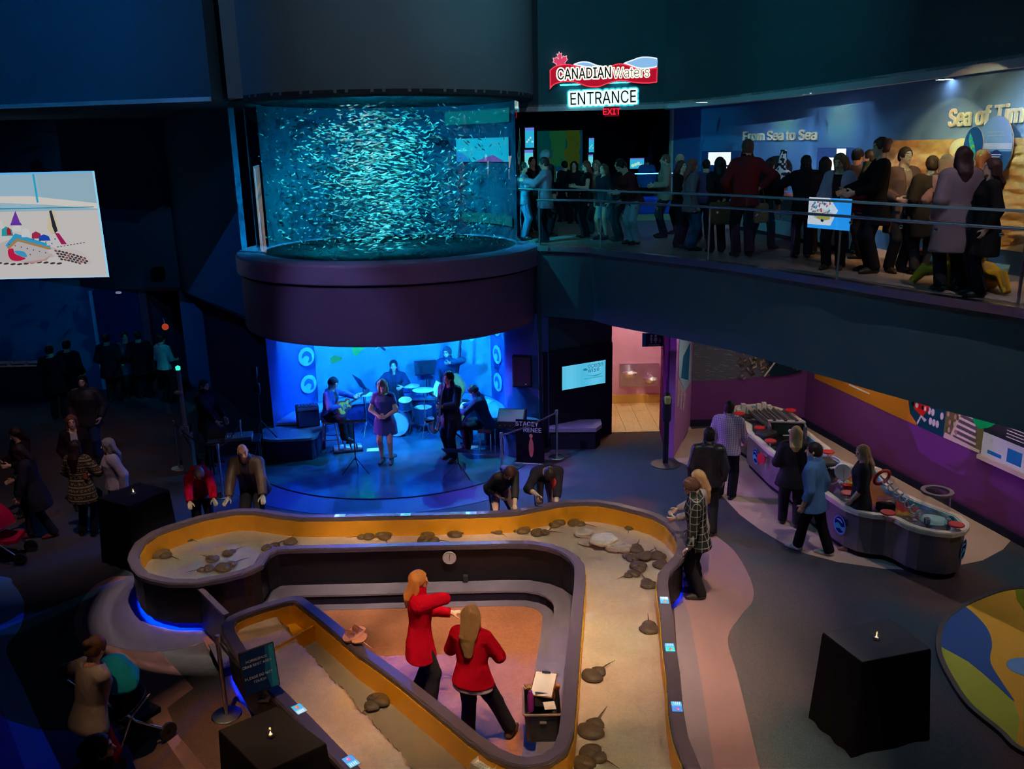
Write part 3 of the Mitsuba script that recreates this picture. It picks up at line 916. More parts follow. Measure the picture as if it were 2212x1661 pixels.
# monitor wall and washroom
MON = [(.55, 17.05), (2.12, 17.91)]
struct('wall_monitor', ribbon(MON, 0, 4.0, .15), solid(s2l(58, 80, 92)), 'dark teal wall that carries the information screen')
struct('wall_monitor_low', ribbon([(.62, 17.02), (2.13, 17.85)], 0, 2.02, .05), solid(s2l(46, 40, 58)), 'darker panel of the wall round the information screen')
LILAC = solid(s2l(205, 160, 190), .8)
PURPLE = solid(s2l(118, 66, 128), .8)
DKPURPLE = solid(s2l(96, 48, 104), .8)
struct('wall_washroom', bx(1.6, 4.2, 20.15, 20.3, 0, 2.8), LILAC, 'lilac wall of the washroom lobby')
struct('wall_washroom_left', bx(1.5, 2.1, 17.95, 20.3, 0, 2.8), LILAC, 'left wall of the washroom lobby')
struct('wall_washroom_right', slab(Polygon([(3.16, 16.22), (3.90, 18.24), (3.95, 20.3), (3.7, 20.3), (3.22, 18.1), (3.05, 16.30)]), 0, 2.8), solid(s2l(176, 118, 172), .8), 'lilac wall end right of the washroom lobby')
struct('trim_3', slab(Polygon([(3.045, 16.30), (3.21, 18.1), (3.2, 18.12), (3.03, 16.31)]), 0, 2.8), DKPURPLE, 'dark purple face of the lilac wall end')


def _tiles(p, n, uv):
    return mix((.62, .5, .24), (.7, .57, .29), noise(p.x * 2.2, p.y * 1.6)) * (.94 + .12 * noise(p.x * 60, p.y * 9))


mat('tile', {'type': 'principled', 'base_color': mikit.proc(_tiles), 'roughness': .4})
_k = struct('floor_washroom', bx(2.1, 3.9, 17.95, 20.15, -.02, .004), solid((.25, .2, .1)), 'floor of the washroom lobby')
for _i in range(5):
    for _j in range(3):
        part(_k, 'tile', bx(2.1 + .36 * _i + .004, 2.1 + .36 * _i + .356, 17.96 + .74 * _j, 17.96 + .74 * _j + .734, 0, .012), 'tile')
struct('trim_4', bx(2.08, 3.24, 17.9, 17.96, 0, .02), solid(s2l(240, 215, 140), .4, .5), 'pale threshold of the washroom lobby')
struct('baseboard_washroom', bx(2.1, 3.9, 20.09, 20.15, 0, .22), solid(s2l(206, 176, 96), .5), 'tiled skirting of the washroom lobby')
struct('wall_purple', bx(3.9, 6.7, 18.28, 18.45, 0, 2.8), PURPLE, 'purple wall behind the water table')
RW = [(6.42, 18.28), (7.02, 15.2), (7.78, 11.9), (8.25, 9.6)]
struct('wall_purple_right', ribbon(RW, 0, 2.8, .15), PURPLE, 'long purple wall behind the water table')
struct('baseboard_purple', ribbon([(x - .02, y) for x, y in RW], 0, .14, -.03), solid(s2l(44, 44, 70)), 'dark skirting of the long purple wall')
struct('baseboard_back', bx(3.9, 6.45, 18.24, 18.28, 0, .14), solid(s2l(44, 44, 70)), 'dark skirting of the back purple wall')

# gallery
RAIL = [(.62, 17.14), (1.62, 16.56), (1.94, 15.95), (2.77, 14.92), (3.64, 13.72), (4.2, 12.6), (4.58, 11.92), (4.91, 11.2), (5.32, 10.42), (5.74, 9.66), (6.3, 8.5)]
RAILC = [RAIL[0], RAIL[1]] + [tuple(q) for q in smooth_curve(RAIL[2:], 4, False)]
GW = [(4.35, 24.03), (4.85, 23.0), (5.48, 21.31), (6.01, 18.9), (6.4, 16.78), (6.62, 14.8), (6.8, 13.2), (7.0, 12.1), (7.4, 10.4), (7.8, 8.5)]
GWC = [tuple(q) for q in smooth_curve(GW, 4, False)]
HEAD = [(-1.5, 22.2), (.55, 22.2), (2.2, 22.2), (3.8, 21.95), (4.55, 20.7), (4.98, 19.3), (5.5, 17.4), (5.88, 15.4), (6.15, 13.6), (6.3, 12.4), (6.42, 11.2), (6.6, 9.5)]
HEADC = [tuple(q) for q in smooth_curve(HEAD, 4, False)]
FASCIA = solid(s2l(62, 92, 102), .8)


def _gfloor(p, n, uv):
    return mix((.17, .13, .12), (.22, .165, .145), fbm(p.x * 1.5, p.y * 1.5, 0, 3))


mat('gallery_floor', {'type': 'principled', 'base_color': mikit.proc(_gfloor), 'roughness': .45})
_slab = Polygon(RAILC + [(9.9, 8.5), (9.9, 31), (-1.2, 31), (-1.2, 20.6), (.1, 19.5)])
struct('floor_gallery', slab(_slab, 4.0, 4.15), 'gallery_floor', 'brown floor of the upper gallery')
struct('ceiling_gallery', slab(Polygon(RAILC + [(9.9, 8.5), (9.9, 24), (.9, 24), (.75, 17.3)]).buffer(-.02), 2.77, 2.85), solid(s2l(120, 100, 110)), 'ceiling under the upper gallery')
struct('wall_balcony', ribbon(RAILC, 2.76, 4.06, -.05), FASCIA, 'dark teal curved front of the upper gallery', smooth=20)
struct('trim_5', ribbon([(x, y) for x, y in RAILC], 4.06, 4.17, -.14), 'brushed_steel', 'steel kerb along the gallery edge', smooth=20)
struct('wall_header', ribbon(HEADC, 6.9, 12.45, .1), solid(s2l(62, 96, 106)), 'dark teal curved wall over the gallery', smooth=20)
struct('ceiling_header', slab(Polygon(HEADC + [(9.9, 9.5), (9.9, 24.2), (4.2, 24.2), (4.0, 22.3)]).buffer(0).difference(Polygon(HEADC + [(6.6, 9.0), (-2, 9.0), (-2, 22.2)]).buffer(0)), 6.9, 7.0), solid((.62, .6, .62)), 'pale soffit over the gallery')
struct('trim_6', ribbon(HEADC, 6.84, 6.95, -.04), solid((.58, .58, .62)), 'pale edge strip of the wall over the gallery', smooth=20)
for _i, (_px) in enumerate(((6.485,16.031), (6.643,14.86))):
    _t = np.array([.13, -.99])
    _a = np.array(_px) + np.array([.1, 0])
    _m = slab(LineString([_a - _t * .28, _a + _t * .28]).buffer(.025, cap_style=2), 6.885, 6.9)
    _d = mikit.ply(_m, 'screen_face')
    one('light_slot', 'short linear light in the pale gallery soffit, ' + ('left one' if _i == 0 else 'right one'), 'ceiling light', glow(_d, (3.0, 2.6, 2.4)), None)
struct('wall_gallery', ribbon(GWC, 4.15, 6.95, .12), solid(s2l(88, 138, 190), .8), 'blue wall of the upper gallery', smooth=20)
struct('trim_7', ribbon([(4.33, 24.1), (4.36, 23.97), (4.42, 23.9)], 4.15, 6.9, .07), solid(s2l(250, 235, 205)), 'cream corner edge of the gallery wall')
# dark exhibit entrance
struct('wall_entrance', cat([bx(-1.5, 5, 30.4, 30.6, 4.15, 7.5), bx(4.4, 4.55, 24.1, 30.6, 4.15, 7.5), bx(-1.6, -1.5, 22.3, 30.5, 4.15, 7.5)]), solid(s2l(56, 66, 96)), 'dark inner walls of the exhibit entrance')
struct('ceiling_entrance', bx(-1.5, 4.5, 22.3, 30.5, 7.0, 7.1), solid(s2l(56, 66, 96)), 'dark ceiling of the exhibit entrance')

# ---------------------------------------------------------------- fish tank on its drum
_k = thing('tank_base', 'purple drum with an overhanging rim that carries the fish tank over the stage', 'aquarium base')
_drum = solid(s2l(96, 78, 110), .6, .3)
N = 120
part(_k, 'skirt', lathe([(2.7, 2.67), (2.98, 2.67), (3.0, 2.72), (3.0, 3.72), (2.9, 3.73)], N, (TC[0], TC[1], 0)), _drum, 35)
part(_k, 'groove', lathe([(2.85, 3.72), (2.95, 3.72), (2.95, 3.77), (2.85, 3.77)], N, (TC[0], TC[1], 0)), solid((.02, .015, .03)), 35)
part(_k, 'rim', lathe([(2.8, 3.76), (3.05, 3.76), (3.07, 3.78), (3.07, 4.08), (3.04, 4.12), (2.55, 4.13), (2.5, 4.0)], N, (TC[0], TC[1], 0)), solid(s2l(122, 104, 136), .5, .4), 35, label='broad rim ledge')
part(_k, 'underside', lathe([(2.72, 2.9), (2.72, 2.8), (.01, 2.8), (.01, 2.9)], 60, (TC[0], TC[1], 0)), solid((.03, .03, .05)))
_k = thing('fish_tank', 'tall cylindrical aquarium full of silver fish above the stage', 'aquarium')


def arc_wall(r, a0, a1, z0, z1, n=64, inward=False):
    a = np.radians(np.linspace(a0, a1, n + 1))
    p = np.c_[TC[0] + r * np.cos(a), TC[1] + r * np.sin(a)]
    return ribbon(p[::-1] if inward else p, z0, z1)


part(_k, 'glass', arc_wall(TR, 0, 360, 4.1, 6.92, 160), 'tank_pane', True)


def _water(p, n, uv):
    return mix((.002, .026, .060), (.003, .055, .085), fbm(p.x * .9, p.z * 1.3, p.y * .6, 3))


mat('tank_back', {'type': 'diffuse', 'reflectance': mikit.proc(_water)})
part(_k, 'backdrop', arc_wall(TR - .08, 5, 175, 4.1, 6.92, 60, True), 'tank_back', True, label='added deep blue backdrop standing in for the glow of the water')  # added backdrop in place of the clear far side and water glow
part(_k, 'bed', lathe([(2.58, 4.10), (.01, 4.12)], 60, (TC[0], TC[1], 0)), solid((.001, .008, .012)))
part(_k, 'top_ring', lathe([(2.93, 6.98), (2.93, 6.90), (2.62, 6.88), (2.62, 6.98)], N, (TC[0], TC[1], 0)), solid((.03, .04, .05)), 35)
part(_k, 'lid', lathe([(2.62, 6.93), (.01, 6.93)], 60, (TC[0], TC[1], 0)), solid((.004, .03, .05)))
# screen seen behind the water, with reflections painted as glowing sheets
_sh = Sheet(path_place([(TC[0] + (TR - .12) * math.cos(a), TC[1] + (TR - .12) * math.sin(a)) for a in np.radians(np.linspace(178, 2, 80))], 4.1, -1.0), .12)
L = _sh.place.length


def _u(a):
    return (178 - a) / 176 * L


_w0, _w1 = _u(60), _u(16)
_sh.add(sbox(_w0, 1.62, _w1, 2.12), (.01, .42, .62), .01)
_sh.add(Polygon([(_w0 + .5, 1.62), (_w0 + .9, 1.72), (_w1 - .8, 1.76), (_w1 - .3, 1.62)]), (.38, .05, .30), .014)
_sh.add(Polygon([(_w0, 1.62), (_w0 + .4, 1.62), (_w0 + .2, 1.8), (_w0, 1.85)]), (.01, .2, .55), .014)
_sh.add(sbox(_u(66), 2.42, _u(14), 2.7), (.0, .12, .14), .01)  # reflection under the tank top, painted as a glowing patch
_sh.add(sbox(_u(58), .30, _u(12), .52), (.0, .075, .10), .01)
part(_k, 'glowing_view', glow(_sh.ply('screen_face'), {'type': 'mesh_attribute', 'name': 'vertex_color'}), None, label='blue and pink screen seen through the water, reflection painted above it')
_sh = Sheet(path_place([(TC[0] + (TR - .10) * math.cos(a), TC[1] + (TR - .10) * math.sin(a)) for a in np.radians(np.linspace(196, 260, 60))], 4.1, 1.0), .12)
_sh.add(Polygon([(.0 + .12, .05), (.2, .05), (.3, 1.62), (.0, 1.62)]), (.03, .30, .62), .0)  # projection refracted by the water, painted as a glowing strip
_sh.add(Polygon([(.12, .05), (.2, .05), (.26, .8), (.07, .8)]), (.22, .34, .75), .01)
part(_k, 'glowing_view', glow(_sh.ply('screen_face'), {'type': 'mesh_attribute', 'name': 'vertex_color'}), None, label='refracted view of the projection painted as a tall glowing strip, tank left')


def fish_mesh(L=.17):
    xs = np.array([-.5, -.44, -.3, -.1, .1, .25, .33]) * L
    hs = np.array([.01, .05, .095, .115, .09, .045, .028]) * L
    ws = hs * .5
    g = np.arange(6) * np.pi / 3
    rings = [np.c_[np.full(6, x), w * np.sin(g), h * np.cos(g)] for x, h, w in zip(xs, hs, ws)]
    body = loft(rings)
    t = .33 * L
    tail = trimesh.Trimesh([(t, 0, .02 * L), (t, 0, -.02 * L), (.5 * L, 0, .12 * L), (.42 * L, 0, 0), (.5 * L, 0, -.12 * L), (t + .01, .006 * L, 0)], [(0, 2, 3), (0, 3, 1), (1, 3, 4), (0, 3, 5), (5, 3, 1)], process=False)
    fin = trimesh.Trimesh([(-.05 * L, 0, .11 * L), (.08 * L, 0, .09 * L), (.06 * L, 0, .15 * L)], [(0, 1, 2)], process=False)
    return cat([body, tail, fin])


mat('fish_skin', {'type': 'principled', 'base_color': rgb(.62, .74, .70), 'roughness': .35, 'metallic': .25, 'specular': .6})
_fish = [fish_mesh(s) for s in (.105, .125, .15)]
_fd = [mikit.ply(m, 'fish_skin', smooth=50) for m in _fish]
_fr = np.random.default_rng(3)
_spots = []
while len(_spots) < 3400:
    a, r = _fr.uniform(0, 2 * math.pi), (TR - .2) * math.sqrt(_fr.uniform(.02, 1))
    x, y, z = TC[0] + r * math.cos(a), TC[1] + r * math.sin(a), _fr.uniform(4.14, 6.82)
    dense = math.exp(-((x + 2.75) / .75) ** 2) * .8 + .3
    if z > 6.5:
        dense *= .55
    if x > -1.6 and z > 5.6:
        dense *= .6
    if r > TR - .3 and y > TC[1] + .3:
        continue
    if _fr.uniform() > dense:
        continue
    # the school turns around the tank's axis
    h = math.degrees(a) + 90 + _fr.normal(0, 16) + (180 if _fr.uniform() < .12 else 0)
    _spots.append((x, y, z, h, _fr.normal(-6 if x < -1.8 else 22, 12), int(_fr.integers(3))))
_spots.sort(key=lambda s: s[1])


def _fm(s):
    return T().translate([s[0], s[1], s[2]]).rotate([0, 0, 1], s[3]).rotate([0, 1, 0], s[4])


for s in _spots[:300]:
    k = number('fish') if 'fish_001' not in scene else 'fish_%03d' % len([q for q in scene if q.startswith('fish_0') or q.startswith('fish_1') or q.startswith('fish_2') or q.startswith('fish_3')])
    k = 'fish_%03d' % (_spots.index(s) + 1)
    scene[k] = {**_fd[s[5]], 'to_world': _fm(s)}
    labels[k] = {'label': 'small silver fish near the front glass of the round tank', 'category': 'fish', 'group': 'silver fish in the tank'}
_ms = []
for s in _spots[300:]:
    m = _fish[s[5]].copy()
    m.apply_transform(np.array(_fm(s).matrix, float).reshape(4, 4))
    _ms.append(m)
scene['fish_school'] = mikit.ply(cat(_ms), 'fish_skin', smooth=50)
labels['fish_school'] = {'label': 'dense school of silver fish filling the inside of the round tank', 'category': 'fish school', 'kind': 'stuff'}

# ---------------------------------------------------------------- stage under the tank
SC = (-2.45, 17.5)
BACK = smooth_curve([(-4.95, 17.2), (-4.72, 18.2), (-4.1, 18.95), (-3.2, 19.3), (-2.3, 19.42), (-1.3, 19.35), (-.62, 19.05), (-.22, 18.3), (-.12, 17.5), (.2, 17.15), (.75, 17.08)], 6, False)


def _stagefloor(p, n, uv):
    v = fbm(p.x * 1.1, p.y * 1.1, 5.0, 3)
    return mix((.010, .030, .040), (.03, .075, .085), smoothstep(.35, .7, v))


mat('stage_floor', {'type': 'principled', 'base_color': mikit.proc(_stagefloor), 'roughness': .16, 'specular': .7})
_st = circle(SC[0], SC[1], 3.06, 90).intersection(Polygon(list(map(tuple, BACK)) + [(1, 13), (-7, 13), (-6, 17.0)]).buffer(0).union(sbox(-7, 13, 1, 17.2)))
_k = struct('floor_stage', slab(_st, 0, .025), 'stage_floor', 'glossy dark round stage floor')
_k = struct('floor_stage_edge', slab(circle(SC[0], SC[1], 3.75, 90).intersection(sbox(-6.2, 13, .6, 16.9)).difference(_st), 0, .006), solid(s2l(60, 66, 96), .7), 'plain carpet band round the stage')


def _map(p, n, uv):
    return mix((.10, .24, .42), (.16, .32, .50), fbm(p.x * 1.4, p.z * 1.6, 0, 3))


mat('map_blue', {'type': 'diffuse', 'reflectance': mikit.proc(_map)})
struct('wall_stage', ribbon(BACK, 0, 2.8), solid(s2l(70, 92, 150), .8), 'curved wall behind the stage', smooth=True)
MAPW = [tuple(q) for q in BACK if -4.45 < q[0] < -.42 and q[1] > 18.4]
_pl = path_place(MAPW, .6, -1.0)
_L = _pl.length
_k = thing('world_map', 'curved blue world map panel with green continents behind the band', 'map')
_d = ribbon(np.array(MAPW) + [0, -.02], .6, 2.75)
part(_k, 'panel', _d, 'map_blue', True)
_sh = Sheet(_pl, .15)
_g = s2l(96, 168, 60)


def _mp(*px):
    """Map points: (u as a share of the panel's width, v metres over its lower edge)."""
    return [(a * _L, b) for a, b in px]


_sh.add(_mp((.12, 1.72), (.17, 1.78), (.24, 1.76), (.30, 1.70), (.31, 1.52), (.29, 1.40), (.27, 1.22), (.245, .98), (.225, .92), (.21, 1.0), (.205, 1.2), (.185, 1.36), (.13, 1.38), (.105, 1.5)), _g, .03)
_sh.add(_mp((.205, .02 + .95), (.0 + .262, 1.12), (.274, 1.2), (.268, 1.06)), _g, .03)
_sh.add(_mp((.16, 1.82), (.3, 1.80), (.33, 1.66), (.36, 1.72), (.40, 1.5 + .12), (.43, 1.78), (.52, 1.70), (.58, 1.92), (.5, 2.1), (.2, 2.1)), _g, .031)
_sh.add(_mp((.09, .82), (.14, .86), (.155, .92), (.11, 1.0), (.085, .95)), s2l(110, 130, 50), .03)
_sh.add(_mp((.66, 1.84), (.70, 1.80), (.76, 1.83), (.79, 1.9), (.7, 1.93)), s2l(170, 40, 60), .03)
_sh.add(_mp((.80, 1.52), (.84, 1.5), (.9, 1.42), (.88, 1.55), (.83, 1.6)), s2l(30, 50, 110), .03)
_sh.add(_mp((.86, 1.2), (.93, 1.4), (.98, 1.9), (.96, 1.95), (.9, 1.5), (.84, 1.3)), s2l(120, 190, 230), .03)
part(_k, 'continents', _sh.ply('print'), None, label='green and red land shapes')
# round portrait plaques at both ends of the map
for _side, _u0 in (('left', 17), ('right', 49)):
    pass
_kL = [(-4.5, 18.52, 2.32), (-4.5, 18.52, 1.70), (-4.5, 18.52, 1.08)]
_kR = [(-.27, 18.42, 2.30), (-.27, 18.42, 1.68), (-.27, 18.42, 1.06)]
for _i, (_x, _y, _z) in enumerate(_kL + _kR):
    _lf = _i < 3
    _n = np.array([.72, -.69, 0]) if _lf else np.array([-.9, -.43, 0])
    _t = np.array([_n[1], -_n[0], 0]) * -1
    _k = thing('round_plaque', ('top', 'middle', 'bottom')[_i % 3] + ' round plaque at the ' + ('left' if _lf else 'right') + ' end of the stage wall', 'plaque', 'round plaques on the stage wall')
    _m = lathe([(.01, 0), (.2, 0), (.21, .012), (.2, .025), (.01, .025)], 28)
    _M = np.eye(4)
    _M[:3, 0], _M[:3, 1], _M[:3, 2], _M[:3, 3] = _t, (0, 0, 1), _n, np.array([_x, _y, _z]) + _n * .03
    _m.apply_transform(_M)
    part(_k, 'disc', _m, solid(s2l(150, 190, 220)))
    _sh = Sheet(plane_place(np.array([_x, _y, _z]) + _n * .06, _t, (0, 0, 1)))
    _sh.add(smooth_curve([(-.1, .08), (.0, .13), (.11, .05), (.12, -.1), (.02, -.13), (.06, -.03), (-.02, .03), (-.12, -.02)], 4), s2l(60, 100, 140), .001)
    part(_k, 'emblem', _sh.ply('print'), None, label='fish-like emblem')
# low counter that follows the wall
_b = Polygon(list(map(tuple, BACK[:-8])) + [tuple(q) for q in np.array(LineString(BACK[:-8]).offset_curve(-.5).coords)[::-1]]).buffer(0).intersection(sbox(-6, 17.3, 0, 20))
_k = thing('stage_counter', 'dark blue curved low counter along the stage wall', 'counter')
part(_k, 'body', slab(_b.buffer(-.03), 0.025, .53), solid(s2l(54, 66, 90)))
part(_k, 'top', slab(_b, .53, .58), solid(s2l(110, 150, 170), .4, .5))
_k = thing('stage_bench', 'teal topped low bench beside the guitar amplifier at the left of the stage', 'bench')
_q = Polygon(smooth_curve([(-5.171,17.167),(-4.924,17.399),(-4.446,17.43),(-4.106,17.664),(-3.937,17.459),(-3.96,16.963),(-3.967,16.55),(-4.316,16.458),(-4.973,16.5)], 4))
part(_k, 'base', slab(_q.buffer(-.04), .006, .45), solid(s2l(44, 50, 78)))
part(_k, 'top', slab(_q, .45, .5), solid(s2l(90, 140, 160), .4, .5))
_k = thing('round_plinth', 'round blue plinth that carries the wedge speaker at the right of the stage', 'plinth')
part(_k, 'drum', lathe([(.36, .01), (.38, .05), (.38, .6)], 32, (.18, 16.75, 0)), solid(s2l(60, 80, 130)), 40)
part(_k, 'top', lathe([(.40, .6), (.41, .62), (.40, .65), (.01, .65)], 32, (.18, 16.75, 0)), solid(s2l(100, 150, 170), .4, .5), 40)
# bench under the information screen
_k = thing('wall_bench', 'grey padded bench under the information screen by the doorway', 'bench')
_q = Polygon([(0.772,17.451),(1.845,17.474),(1.838,17.125),(1.696,16.857),(0.736,16.892)])
part(_k, 'seat', slab(_q, .38, .46), solid(s2l(150, 140, 170), .7))
part(_k, 'base', slab(_q.buffer(-.03), 0, .38), solid(s2l(40, 40, 54)))

# ---------------------------------------------------------------- touch pool
RIM = .72
_pit = [(-3.358,10.57),(-3.362,10.65),(-3.356,10.864),(-3.273,10.987),(-3.138,11.007),(-2.679,11.009),(-2.333,11.007),(-1.638,11.018),(-1.044,11.019),(-0.468,11.02),(-0.161,11.026),(0.184,11.004),(0.441,10.899),(0.603,10.756),(0.715,10.565),(0.762,10.37),(0.752,10.151),(0.719,9.809),(0.696,9.646),(0.629,9.104),(0.561,8.586),(0.491,7.977),(0.415,7.357),(0.368,7.01),(0.307,6.819),(0.194,6.709),(0.067,6.679),(-0.032,6.707),(-0.184,6.809),(-0.376,7.014),(-0.538,7.218),(-0.732,7.455),(-1.164,7.97),(-1.443,8.283),(-1.645,8.493),(-2.087,9.054),(-2.251,9.252),(-2.601,9.659),(-2.694,9.721)]
_rest = [(-2.836,9.692),(-3.132,9.523),(-3.312,9.38),(-3.427,9.243),(-3.447,9.047),(-3.345,8.824),(-2.995,8.266),(-2.503,7.682),(-2.116,7.221),(-1.441,6.386),(-0.824,5.644),(-0.098,5.312),(1.28,5.276),(1.702,5.576),(1.715,6.073),(1.591,6.463),(1.563,6.905),(1.596,7.318),(1.683,7.934),(1.738,8.485),(1.805,8.99),(1.835,9.252),(1.859,9.528),(1.896,9.83),(1.947,10.048),(2.055,10.246),(2.236,10.529),(2.328,10.773),(2.385,11.059),(2.379,11.324),(2.32,11.641),(2.14,11.964),(1.996,12.103),(1.615,12.389),(1.318,12.541),(1.07,12.573),(0.796,12.56),(0.599,12.506),(0.381,12.418),(0.173,12.322),(0.003,12.242),(-0.257,12.212),(-0.502,12.199),(-0.768,12.195),(-1.404,12.194),(-2.035,12.2),(-2.663,12.19),(-3.163,12.207),(-3.455,12.283),(-3.74,12.403),(-3.955,12.485),(-4.281,12.502),(-4.509,12.408),(-4.78,12.264),(-5.02,12.055),(-5.219,11.851),(-5.321,11.695),(-5.398,11.359),(-5.347,11.034),(-5.285,10.834),(-5.11,10.543),(-4.929,10.327),(-4.753,10.218),(-4.455,10.094),(-4.094,10.078),(-3.786,10.188),(-3.541,10.329),(-3.448,10.429)]
POOL = Polygon(_pit + _rest).buffer(0)
POOL = POOL.buffer(-.06, quad_segs=8).buffer(.06, quad_segs=8)
BASIN = POOL.buffer(-.14, quad_segs=8)
PIT = Polygon(_pit + [(-3.497,9.1), (-4.004,9.953)]).buffer(0).difference(POOL.buffer(-.02))
mat('pool_rim', {'type': 'principled', 'base_color': rgb(s2l(58, 52, 64)), 'roughness': .36, 'specular': .55})
mat('pool_wall', {'type': 'principled', 'base_color': rgb(.0050, .0040, .0075), 'roughness': .45, 'specular': .25})
mat('pool_yellow', {'type': 'principled', 'base_color': rgb(s2l(205, 142, 20)), 'roughness': .35, 'specular': .4})


def _sand(p, n, uv):
    g = noise(p.x * 95, p.y * 95, p.z * 40)
    h = fbm(p.x * 24, p.y * 24, 2, 3)
    return mix((.34, .25, .18), (.60, .47, .35), .25 + .5 * (g * .6 + h * .4)) * (.86 + .28 * fbm(p.x * 3, p.y * 3, 0, 2))


mat('sand_grain', {'type': 'diffuse', 'reflectance': mikit.proc(_sand)})
_k = thing('touch_pool', 'large winding touch pool with dark rim and yellow inner wall round a staff pit', 'touch pool')
part(_k, 'wall', cat([slab(POOL.buffer(-.05).difference(POOL.buffer(-.072)), .12, .24), slab(POOL.buffer(-.05).difference(BASIN.buffer(-.005)), .24, .66)]), 'pool_wall')
part(_k, 'toe_kick', slab(POOL.buffer(-.13).difference(POOL.buffer(-.17)), 0, .24), solid((.01, .01, .012)))
_ring = POOL.difference(BASIN)
part(_k, 'rim', cat([slab(_ring, .655, .705), slab(POOL.buffer(-.008).difference(BASIN.buffer(.008)), .705, .714), slab(POOL.buffer(-.018).difference(BASIN.buffer(.018)), .714, .72)]), 'pool_rim')
part(_k, 'inner_wall', slab(BASIN.difference(BASIN.buffer(-.012)), .35, .66), 'pool_yellow', label='yellow inner wall')
part(_k, 'basin_floor', slab(BASIN.buffer(-.005), .1, .3), 'pool_wall')
# sand with low ripples; in the resting trough it rises to a beach on the left
_bx0, _by0, _bx1, _by1 = BASIN.bounds
_gs = .05
_xs, _ys = np.arange(_bx0, _bx1 + _gs, _gs), np.arange(_by0, _by1 + _gs, _gs)
_X, _Y = np.meshgrid(_xs, _ys, indexing='ij')
_in = shapely.contains_xy(BASIN.buffer(.04), _X, _Y)
_Z = .405 + .022 * (meshkit.fbm(np.stack([_X * 3, _Y * 3, _X * 0], -1), 3) - .5) + .006 * (meshkit.noise(np.stack([_X * 14, _Y * 14, _X * 0], -1)) - .5)
_edge = np.array([(-2.475,8.924),(-2.189,8.451),(-1.881,7.977),(-1.704,7.852),(-1.437,7.504),(-1.19,7.181),(-0.959,6.881),(-0.671,6.453),(-0.41,6.017)])
_dd = shapely.distance(LineString(_edge), shapely.points(_X, _Y))
_dir = (_edge[-1] - _edge[0]) / np.linalg.norm(_edge[-1] - _edge[0])
_sd = (_X - _edge[0][0]) * _dir[1] - (_Y - _edge[0][1]) * _dir[0]
_ins = shapely.contains_xy(Polygon([(-3.593,9.36),(-2.798,10.003),(-0.267,6.797),(0.127,5.893),(-1.239,5.93),(-3.557,8.757)]), _X, _Y)
_beach = np.clip(-_sd * np.sign(_sd[np.argmin(np.hypot(_X - _edge[3][0] - .3, _Y - _edge[3][1]).ravel()) // _X.shape[1], np.argmin(np.hypot(_X - _edge[3][0] - .3, _Y - _edge[3][1]).ravel()) % _X.shape[1]]), -1, 1)
_wob = .06 * (meshkit.fbm(np.stack([_X * 6, _Y * 6, _X * 0 + 5], -1), 2) - .5)
_t = np.clip((_beach + _wob) / .06 + .5, 0, 1)
_Z = np.where(_ins, .26 + .31 * _t * _t * (3 - 2 * _t) + .02 * (meshkit.fbm(np.stack([_X * 9, _Y * 9, _X * 0], -1), 3) - .5), _Z)
_id = np.arange(_X.size).reshape(_X.shape)
_q = _in[:-1, :-1] & _in[1:, :-1] & _in[1:, 1:] & _in[:-1, 1:]
_f = np.stack([_id[:-1, :-1][_q], _id[1:, :-1][_q], _id[1:, 1:][_q], _id[:-1, 1:][_q]], 1)
_m = trimesh.Trimesh(np.c_[_X.ravel(), _Y.ravel(), _Z.ravel()], np.vstack([_f[:, :3], _f[:, [0, 2, 3]]]), process=False)
_m.remove_unreferenced_vertices()
scene['sand'] = mikit.ply(_m, 'sand_grain', smooth=True)
labels['sand'] = {'label': 'pale speckled sand covering the bottom of the touch pool', 'category': 'sand', 'kind': 'stuff'}
part('touch_pool', 'trough_floor', slab(Polygon([(-3.593,9.36),(-2.798,10.003),(-0.267,6.797),(0.127,5.893),(-1.239,5.93),(-3.557,8.757)]).intersection(BASIN.buffer(-.012)), .3, .40), solid(s2l(112, 106, 92), .8), label='dull grey green floor of the resting trough')
# water with small ripples
_wz = .50 + .0016 * (meshkit.fbm(np.stack([_X * 2.2, _Y * 2.2, _X * 0 + 3], -1), 3) - .5) * 2
_m = trimesh.Trimesh(np.c_[_X.ravel(), _Y.ravel(), _wz.ravel()], np.vstack([_f[:, :3], _f[:, [0, 2, 3]]]), process=False)
_m.remove_unreferenced_vertices()
scene['water'] = mikit.ply(_m, 'pane', smooth=True)
labels['water'] = {'label': 'clear shallow water over the sand of the touch pool', 'category': 'water', 'kind': 'stuff'}


def _pitfloor(p, n, uv):
    return mix((.22, .090, .045), (.30, .13, .068), fbm(p.x * 3, p.y * 3, 0, 4)) * (.9 + .2 * noise(p.x * 50, p.y * 50))


mat('pit_floor', {'type': 'principled', 'base_color': mikit.proc(_pitfloor), 'roughness': .5})
struct('floor_pit', slab(PIT.buffer(.03), 0, .008), 'pit_floor', 'orange brown floor of the staff pit')
_diag = LineString([(-0.354,6.987),(-0.732,7.455),(-1.444,8.288),(-2.252,9.259),(-2.694,9.721),(-3.303,10.167),(-4.004,9.953)]).buffer(.42)
_grey = solid(s2l(92, 88, 104), .6)
_led = PIT.buffer(.04).difference(PIT.buffer(-.27)).difference(_diag)
_k = thing('pit_ledge', 'grey step with dark riser along the inside wall of the staff pit', 'step')
part(_k, 'tread', slab(_led, .13, .155), _grey)
part(_k, 'riser', slab(_led.buffer(-.01), .006, .13), solid(s2l(34, 30, 44)))
part(_k, 'apron', slab(PIT.buffer(.04).difference(PIT.buffer(-.42)).difference(_diag).difference(_led), .006, .014), _grey)
